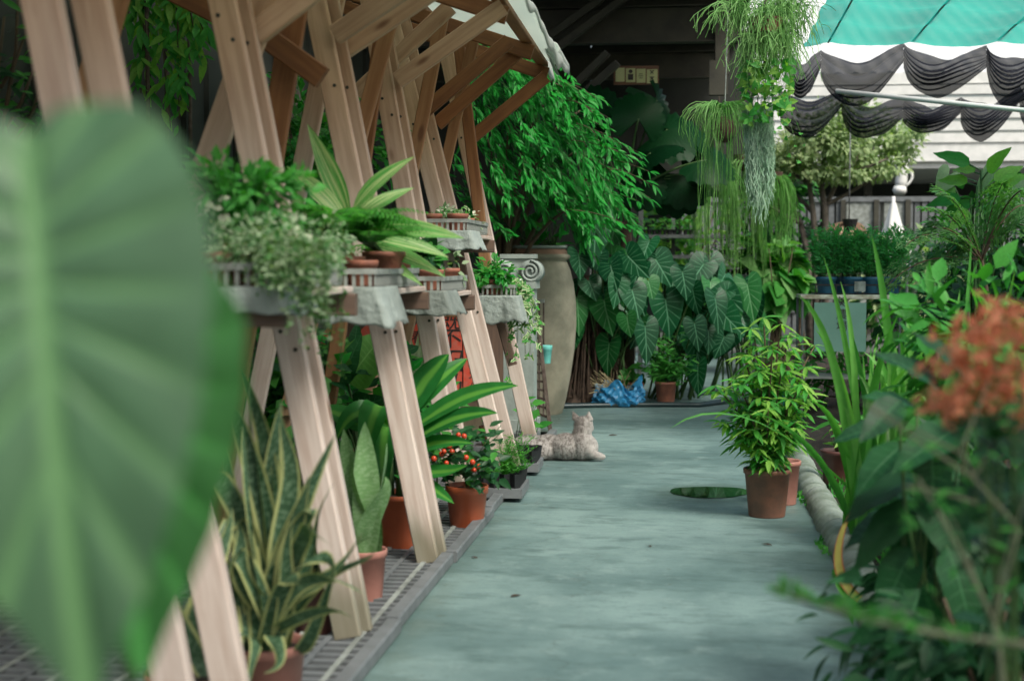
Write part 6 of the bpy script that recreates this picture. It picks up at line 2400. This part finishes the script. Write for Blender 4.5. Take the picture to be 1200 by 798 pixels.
# trays of seedlings along the path edge
def cell_tray(lab, px, py, nx, ny, w, name='seedling_tray', z=0.0, riser=0.05):
    q = gnd(px, py)
    t = thing(name, lab, 'tray', (q.x, q.y, z), 'black plastic trays along the path edge')
    m = MB()
    m.box((q.x-nx*w/2-0.012, q.y-0.02, 0.024), (q.x+nx*w/2+0.012, q.y+ny*w+0.02, 0.024+riser))
    m.obj('tray_base', GREYP, t)
    m = MB()
    for i in range(nx):
        for j in range(ny):
            x, y = q.x-nx*w/2+w*i, q.y+w*j
            zb = 0.026+riser
            m.lathe([(w*0.46, 0.0), (w*0.64, 0.075), (w*0.67, 0.078), (w*0.60, 0.068), (w*0.5, 0.055), (0.0, 0.055)], 4, (x+w/2, y+w/2, zb))
    m.obj('cell', BLACKP, t)
    return t, q


for lab, px, py, nx, ny, w_ in (('stacked grey and black seedling tray holding the wispy green fern', 585, 588, 4, 6, 0.058), ('black seedling tray nearest the cat, at the last timber leg', 612, 557, 3, 5, 0.06)):
    t, q = cell_tray(lab, px, py, nx, ny, w_)
    if nx == 4:
        fp2 = Plant('asparagus_fern', 'wispy pale green fern growing from the seedling tray', 'fern', (q.x, q.y+0.05, 0.10), None)
        b0 = V3((q.x+0.02, q.y+0.06, 0.10))
        for _ in range(60):
            e = b0+V3((rnd(-0.06, 0.17), rnd(-0.1, 0.1), rnd(0.08, 0.27)))
            pts = bez(b0, b0+V3(((e.x-b0.x)*0.2, 0, (e.z-b0.z)*0.6)), e, 6)
            fp2.stem(pts, 0.0015, 0.001, L_FERN, 'stem', 3)
            for k in range(26):
                fp2.leaf('needle', L_FERN, pts[random.randint(1, 5)]+rdir()*0.006, rdir(-0.2, 1), rdir(), rnd(0.02, 0.04), 1.3)
        fp2.finish(0)
for lab, px, py, rt, h, n in (('small terracotta pot with two broad leaves behind the fourth leg', 613, 528, 0.055, 0.11, 6), ('small terracotta pot of mixed green seedlings behind the wispy fern', 568, 545, 0.07, 0.13, 14)):
    q = gnd(px, py)
    q.y += 0.25
    q.z = 0.10
    pl = Plant('potted_seedling', lab, 'potted plant', q, 'small pots at the path edge')
    pot(pl.root, tuple(q), rt, h, TERRA, 0.018)
    for _ in range(n):
        a = q+V3((rnd(-0.05, 0.07), rnd(-0.05, 0.03), h+rnd(0.02, 0.12)))
        pl.stem([q+V3((0, 0, h-0.02)), a], 0.003, 0.002)
        pl.leaf('ovate', random.choice([L_HERB, L_GREEN]), a, V3((rnd(-1, 1), rnd(-.5, .1), rnd(-.2, .5))), V3((0, -0.5, 1)), rnd(0.06, 0.14), 0.9)
    pl.finish(30, 5)
    MB().box((q.x-rt-0.03, q.y-rt-0.03, 0.022), (q.x+rt+0.03, q.y+rt+0.03, 0.0995)).obj('stand_block', GREYP, pl.root)
sp_ = Plant('leafy_sprig', 'low leafy sprig growing at the foot of the last timber leg', 'plant', gnd(642, 500), None)
for _ in range(9):
    a = at(rnd(606, 632), rnd(470, 505), 9.9)
    sp_.leaf('ovate', L_HERB, a, V3((rnd(-.5, 1), -.2, rnd(-.4, .4))), V3((0, -.8, .6)), rnd(0.07, 0.12))
    sp_.stem([V3((a.x-0.05, 9.95, 0.02)), a], 0.003, 0.002)
sp_.finish(12, 4)
# flowering plant behind the legs
pl = Plant('flowering_plant', 'small plant dotted with yellow and white flowers behind the corn plant', 'plant', (at(512, 500, 8.2).x, 8.2, 0))
for _ in range(140):
    a = at(rnd(500, 530), rnd(440, 560), 8.2+rnd(-0.1, 0.1))
    pl.leaf('small', random.choice([L_GREEN, L_DARK, L_HERB]), a, rdir(-0.5, 0.6), V3((0, -1, 0.5)), rnd(0.03, 0.06))
for _ in range(26):
    a = at(rnd(502, 528), rnd(455, 500), 8.08)
    pl.leaf('small', random.choice([L_LIME, L_WHITE]), a, rdir(-0.5, 0.6), V3((0, -1, 0.5)), 0.035)
pl.stem([V3((at(512, 500, 8.2).x, 8.2, 0)), at(514, 460, 8.2)], 0.006, 0.004)
pl.finish(80, 6)
sl = Plant('grey_sword_plant', 'grey green sword-leaved plant in front of the red couplets', 'plant', (at(487, 430, 9.6).x, 9.6, 0))
for (tx, ty) in ((482, 398), (494, 400), (500, 420), (476, 415), (490, 392), (505, 440)):
    b0 = V3((at(487, 430, 9.6).x+rnd(-.03, .03), 9.6, 0.02))
    ribbon(bez(b0, at(487, 440, 9.6), at(tx, ty, 9.55), 9), sw(0.035, 0.5), V3((1, 0.2, 0)), 0.3).obj('leaf', L_SILVER, sl.root, True)
sl.finish(0)

# ================================================================== the planted side
def sword_clump(label, base, tips, rn, mat, group=None, w_=0.022, box=None, name='iris_clump'):
    pl = Plant(name, label, 'plant', base, group)
    L = list(tips)
    for _ in range(rn):
        L.append((rnd(box[0], box[2]), rnd(box[1], box[3]), rnd(-0.45, 0.35), None, None))
    for (tx, ty, dy, mx, my) in L:
        b0 = base+V3((rnd(-0.16, 0.16), rnd(-0.2, 0.2), 0.0))
        p2 = at(tx, ty, base.y+dy)
        if mx is not None:
            p1 = at(mx, my, base.y+dy*0.6)
        else:
            p1 = V3((b0.x+(p2.x-b0.x)*0.25, b0.y+(p2.y-b0.y)*0.3, b0.z+(p2.z-b0.z)*rnd(0.6, 0.95)))
        pts = bez(b0, p1, p2, 12)
        ribbon(pts, sw(w_*rnd(0.55, 1.0), 0.6, 0.35), V3((1, rnd(-0.9, 0.9), 0)), 0.3, rnd(-0.7, 0.7)).obj('leaf', random.choice(mat), pl.root, True)
    return pl.finish(0)


b0 = gnd(1032, 600)
b0 = V3((b0.x, 6.6, 0.03))
sword_clump('tall clump of sword leaves in the bed beside the brown pot', V3((at(1035, 500, 6.6).x, 6.6, 0.03)),
            [(1021, 274, -0.2, 1045, 360), (1068, 345, 0.1, 1062, 400), (935, 345, -0.3, 990, 385), (955, 385, -0.2, 1000, 430), (985, 330, 0.1, 1010, 400), (785, 502, -0.2, 880, 430), (870, 478, -0.3, 970, 500), (1000, 395, 0, 1012, 440),
             (948, 470, -0.3, 990, 470), (1090, 370, 0.1, 1075, 440), (965, 300, 0.3, 1000, 400)], 44, [L_IRIS, L_IRIS, L_GREEN], 'sword-leaved clumps in the bed', 0.021, (1005, 365, 1100, 470))
sword_clump('second clump of sword leaves with one long upright blade, before the tree fern', V3((at(1112, 500, 6.2).x, 6.2, 0.03)),
            [(1139, 281, 0, 1128, 380), (1190, 312, -0.2, 1180, 380), (1108, 395, 0.1, 1110, 430), (1170, 350, 0.2, 1150, 400), (1125, 340, 0.2, 1115, 420)], 18, [L_IRIS, L_GREEN], 'sword-leaved clumps in the bed', 0.021, (1060, 380, 1200, 470))
# brown pot in the bed
q = gnd(982, 572)
q.y += 0.05
q.z = 0.02
pl = Plant('potted_plant', 'dark brown pot with a few leaves tilted in the bed by the kerb', 'potted plant', q)
pot(pl.root, tuple(q), 0.10, 0.2, DPOT)
for _ in range(14):
    a = q+V3((rnd(-0.1, 0.1), rnd(-0.1, 0.05), rnd(0.2, 0.4)))
    pl.stem([q+V3((0, 0, 0.17)), a], 0.003, 0.002, STEMB)
    pl.leaf('lance', random.choice([L_GREEN, L_LIME]), a, rdir(-0.6, 0.6), V3((0, -.6, .8)), rnd(0.1, 0.17))
pl.finish(20, 5)
# yellowing strap leaf arching over the kerb
pl = Plant('strap_leaf_plant', 'single yellow and red edged strap leaf arching over the kerb', 'plant', gnd(1030, 700), None)
q = V3((gnd(1010, 690).x, 5.4, 0.02))
ribbon(bez(q, at(952, 680, 5.35), at(1000, 592, 5.4), 14), sw(0.02, 0.6), V3((1, 0.4, 0)), 0.3).obj('leaf', L_IRISY, pl.root, True)
ribbon(bez(q, at(965, 700, 5.35), at(985, 640, 5.4), 12), sw(0.018, 0.6), V3((1, 0.4, 0)), 0.3).obj('leaf', L_IRIS, pl.root, True)
pl.finish(0)
# weeds along the kerb
wd = MB()
pl = Plant('kerb_weed', 'small green weeds sprouting along the foot of the kerb', 'weeds', gnd(930, 590))
for _ in range(520):
    t = random.random()
    y = 5.2+3.6*t
    x = 0.655+0.012*max(0, y-4)+rnd(-0.035, 0.02)
    if math.sin(y*4.1)+math.sin(y*9.7) < 0.1: continue
    pl.leaf(random.choice(['tiny', 'needle']), random.choice([L_GREEN, L_HERB]), V3((x, y, 0.003)), rdir(0.1, 1), rdir(), rnd(0.015, 0.045))
for _ in range(300):
    y = 5.6+3.4*random.random()
    x = 0.84+0.012*max(0, y-4)+rnd(-0.03, 0.12)
    pl.leaf('needle', random.choice([L_GREEN, L_HERB]), V3((x, y, 0.01)), rdir(0.3, 1), rdir(), rnd(0.05, 0.12))
pl.finish(0)

# dark glossy broad leaves in the bed, nearer
pl = Plant('glossy_leaved_plant', 'dark glossy broad-leaved plant overhanging the kerb in the bed', 'plant', (at(1090, 640, 4.3).x, 4.3, 0.0))
for (bx_, by_, tx, ty, s, mat) in ((1060, 520, 1005, 560, 0.2, L_BROADD), (1070, 555, 995, 590, 0.22, L_BROADD), (1075, 590, 1010, 640, 0.24, L_BROADD), (1080, 600, 1060, 680, 0.24, L_BROADD), (1060, 545, 1030, 600, 0.2, L_GREEN), (1090, 560, 1120, 640, 0.26, L_BROADD), (1055, 470, 1020, 500, 0.16, L_BROADD),
                                   (1075, 480, 1030, 455, 0.18, L_BROADD), (1090, 500, 1095, 560, 0.22, L_GREEN), (1085, 610, 1130, 690, 0.24, L_BROADD), (1120, 560, 1170, 610, 0.25, L_BROADD), (1130, 590, 1180, 660, 0.25, L_DARK), (1110, 640, 1150, 740, 0.25, L_BROADD), (1070, 640, 1040, 700, 0.22, L_BROADD), (1060, 600, 1000, 620, 0.2, L_GREEN),
                                   (1150, 520, 1190, 480, 0.24, L_BROADD), (1100, 455, 1060, 420, 0.2, L_BROADD), (1140, 450, 1110, 410, 0.2, L_GREEN), (1130, 500, 1080, 520, 0.24, L_BROADD), (1150, 640, 1200, 720, 0.26, L_DARK), (1080, 690, 1050, 760, 0.22, L_DARK), (1130, 700, 1110, 790, 0.24, L_DARK), (1040, 500, 985, 505, 0.16, L_GREEN)):
    Yl = 4.2+rnd(-0.35, 0.5)
    a, b = at(bx_, by_, Yl), at(tx, ty, Yl-rnd(0, 0.15))
    d = b-a
    pl.leaf('big', L_DARK if random.random() < 0.3 else L_BROADD, a, d, V3((rnd(-.5, .5), -0.5, 1.0)), s*1.12, 1.0)
    pl.stem(bez((at(1090, 640, 4.3).x+rnd(-.1, .1), 4.35, 0.0), (a.x, a.y+0.1, a.z*0.6), a, 6), 0.006, 0.004)
for _ in range(46):
    Yl = rnd(4.0, 4.9)
    a = at(rnd(1020, 1200), rnd(480, 780), Yl)
    if a.z < 0.05 or a.x < 0.74: continue
    d = V3((rnd(-1, 0.5), rnd(-1, 0.2), rnd(-0.7, 0.3)))
    pl.leaf('big', random.choice([L_BROADD, L_BROADD, L_DARK]), a, d, V3((rnd(-.5, .5), -0.5, 1.0)), rnd(0.18, 0.3))
    pl.stem(bez((at(1090, 640, 4.3).x+rnd(-.1, .3), 4.4, 0.0), (a.x, a.y+0.1, a.z*0.6), a, 6), 0.005, 0.003)
pl.finish(110)
for lab, (px, py, Y), r, n in (('mid green leafy bush filling the lower right of the bed', (1160, 640, 4.9), (0.42, 0.4, 0.42), 520), ('bright leafy bush behind the orange flowers', (1150, 425, 5.6), (0.42, 0.4, 0.40), 700), ('leafy bush at the near end of the bed under the twigs', (1150, 760, 3.8), (0.4, 0.4, 0.3), 300)):
    c = at(px, py, Y)
    pl = Plant('bush', lab, 'shrub', (c.x, Y, 0), 'bushes in the bed')
    leaf_cloud(pl, c, r, n, ['ovate', 'lance'], [L_BROADD, L_BROADD, L_DARK] if py > 500 else [L_GREEN, L_HERB, L_HERB], (0.07, 0.14), 0.3)
    for _ in range(8):
        pl.stem(bez((c.x+rnd(-.1, .1), Y, 0), (c.x, Y, c.z*0.5), c+V3((rnd(-r[0], r[0])*0.6, 0, rnd(0, r[2]*0.6))), 6), 0.01, 0.005, STEMB)
    pl.finish(120, 10)
# orange ixora heads
Y = 2.6
ix = Plant('ixora_shrub', 'blurred orange flower heads on a leafy shrub near the camera', 'flowering shrub', (at(1185, 600, Y).x, Y, 0))
for (px, py, rx, rz, n) in ((1120, 430, 0.03, 0.03, 40), (1175, 370, 0.04, 0.025, 40), (1105, 478, 0.03, 0.02, 35), (1205, 500, 0.05, 0.03, 60), (1135, 400, 0.045, 0.035, 45), (1165, 395, 0.05, 0.04, 50), (1150, 435, 0.06, 0.045, 70), (1185, 430, 0.05, 0.05, 60), (1130, 470, 0.045, 0.035, 70), (1185, 465, 0.04, 0.03, 60), (1195, 395, 0.04, 0.03, 60), (1110, 490, 0.02, 0.015, 20)):
    c = at(px, py, Y+rnd(-0.1, 0.1))
    for _ in range(int(n*0.65)):
        d = rdir(-0.4, 1)
        p = c+V3((d.x*rx, d.y*rx, d.z*rz))*rnd(0.5, 1.9)
        for k in range(2):
            ix.leaf('tiny', L_PETAL, p, rdir(), d, rnd(0.016, 0.028))
    ix.stem(bez((at(1185, 600, Y).x+rnd(-.05, .05), Y, 0), at(1190, 600, Y), c, 8), 0.003, 0.002, STEMG)
for _ in range(70):
    a = at(rnd(1140, 1230), rnd(500, 660), Y+rnd(-0.1, 0.3))
    ix.leaf('ovate', random.choice([L_DARK, L_BROADD]), a, rdir(-0.4, 0.6), V3((0, -.5, .8)), rnd(0.05, 0.09))
ix.finish(60, 12)
# pale leafless twigs, very near
Y = 2.5
tg = Plant('twig_shrub', 'pale forked bare twigs of a shrub close to the camera', 'shrub', (at(1190, 900, Y).x, Y, 0))
root = V3((at(1190, 900, Y).x, Y, 0))
NODE = {}
def br(a, b, r0, r1, k=8):
    A, B = at(a[0], a[1], Y+a[2]), at(b[0], b[1], Y+b[2])
    mid = (A+B)/2+V3((rnd(-.008, .008), rnd(-.01, .01), rnd(-.008, .008)))
    tg.stem(bez(A, mid, B, k), r0*0.62, r1*0.6, TWIG, 'twig', 7)
tg.stem(bez(root, at(1185, 800, Y), at(1165, 730, Y), 8), 0.007, 0.005, TWIG, 'twig', 7)
for a, b, r0, r1 in (((1165, 730, 0), (1100, 600, -.05), 0.0075, 0.006), ((1100, 600, -.05), (1075, 560, -.05), 0.006, 0.004), ((1165, 730, 0), (1195, 620, 0.05), 0.006, 0.004), ((1195, 620, .05), (1140, 560, 0), 0.0055, 0.0045), ((1140, 560, 0), (1015, 475, -.1), 0.0055, 0.003),
                     ((1140, 560, 0), (1125, 530, 0), 0.0055, 0.005), ((1125, 530, 0), (1165, 430, 0.05), 0.0045, 0.0025), ((1125, 530, 0), (1010, 470, 0), 0.004, 0.003), ((1140, 560, 0), (1195, 470, 0.1), 0.0045, 0.003), ((1145, 590, 0), (1060, 570, -.1), 0.004, 0.003),
                     ((1165, 730, 0), (1130, 640, 0.1), 0.005, 0.003), ((1130, 640, .1), (1110, 600, 0.1), 0.004, 0.002), ((1160, 720, 0), (1210, 560, -0.1), 0.005, 0.003)):
    br(a, b, r0, r1)
for _ in range(60):
    a = at(rnd(1040, 1190), rnd(480, 720), Y+rnd(-0.1, 0.1))
    tg.leaf('lance', random.choice([L_GREEN, L_HERB]), a, rdir(-0.3, 0.8), V3((0, -.6, .8)), rnd(0.02, 0.05))
tg.finish(0)
Y = 2.1
lb = Plant('leafy_branch', 'thin branch with tiny leaves reaching low across the path corner', 'branch', (at(1230, 900, Y).x, Y, 0))
pts = bez(at(1215, 755, Y), at(1050, 745, Y-0.05), at(905, 690, Y), 14)
lb.stem([V3((at(1260, 900, Y).x, Y, 0)), at(1235, 810, Y), at(1215, 755, Y)], 0.006, 0.005, TWIG, 'stem', 6)
lb.stem(pts, 0.005, 0.0025, TWIG, 'stem', 6)
for k in range(90):
    t = random.random()**0.6
    i = min(12, int(t*13))
    p = pts[i].lerp(pts[i+1], random.random())
    lb.leaf('lance', random.choice([L_HERB, L_GREEN, L_FERND]), p, V3((rnd(-1, .4), rnd(-.5, .5), rnd(-.1, 1))), V3((0, -.8, .5)), rnd(0.015, 0.035), 1.3)
lb.finish(0)

# ================================================================== the blurred leaf right before the camera
def big_heart(root, base, tip, nrm, W, mat, relief, seed=0):
    V, F, U = heart_leaf(48, 30, 0.10, 0.16, 0.008, relief, seed, True)
    L = (tip-base).length
    A = np.array(lmat(base, tip-base, nrm, L, W/L), dtype=np.float32)
    me = make_mesh('leaf_blade', V @ A[:3, :3].T+A[:3, 3], F, U, mat, True)
    return link('leaf_blade', me, root)


Y = 0.92
fl = thing('giant_leaf', 'huge blurred heart-shaped leaf right in front of the camera', 'leaf', (at(60, 900, Y).x, Y, 0))
big_heart(fl, at(46, 318, Y), at(92, 850, Y-0.05), V3((0.12, -1, 0.22)), 0.245, L_FORE, 0.005)
MB().tube(bez(at(46, 318, Y+0.004), at(50, 330, Y+0.1), V3((at(60, 900, Y).x, Y+0.2, 0.0)), 12), [0.006]*12, 10).obj('petiole', STEMG, fl, True)
f2 = thing('giant_leaf', 'second thinner bright green leaf just behind the huge blurred one', 'leaf', (at(140, 900, 1.38).x, 1.38, 0))
big_heart(f2, at(138, 440, 1.2), at(150, 800, 1.15), V3((-0.2, -1, 0.1)), 0.275, L_FORE2, 0.006, 2)
MB().tube(bez(at(138, 440, 1.205), at(140, 460, 1.35), V3((at(150, 900, 1.5).x, 1.55, 0.0)), 12), [0.006]*12, 10).obj('petiole', STEMG, f2, True)
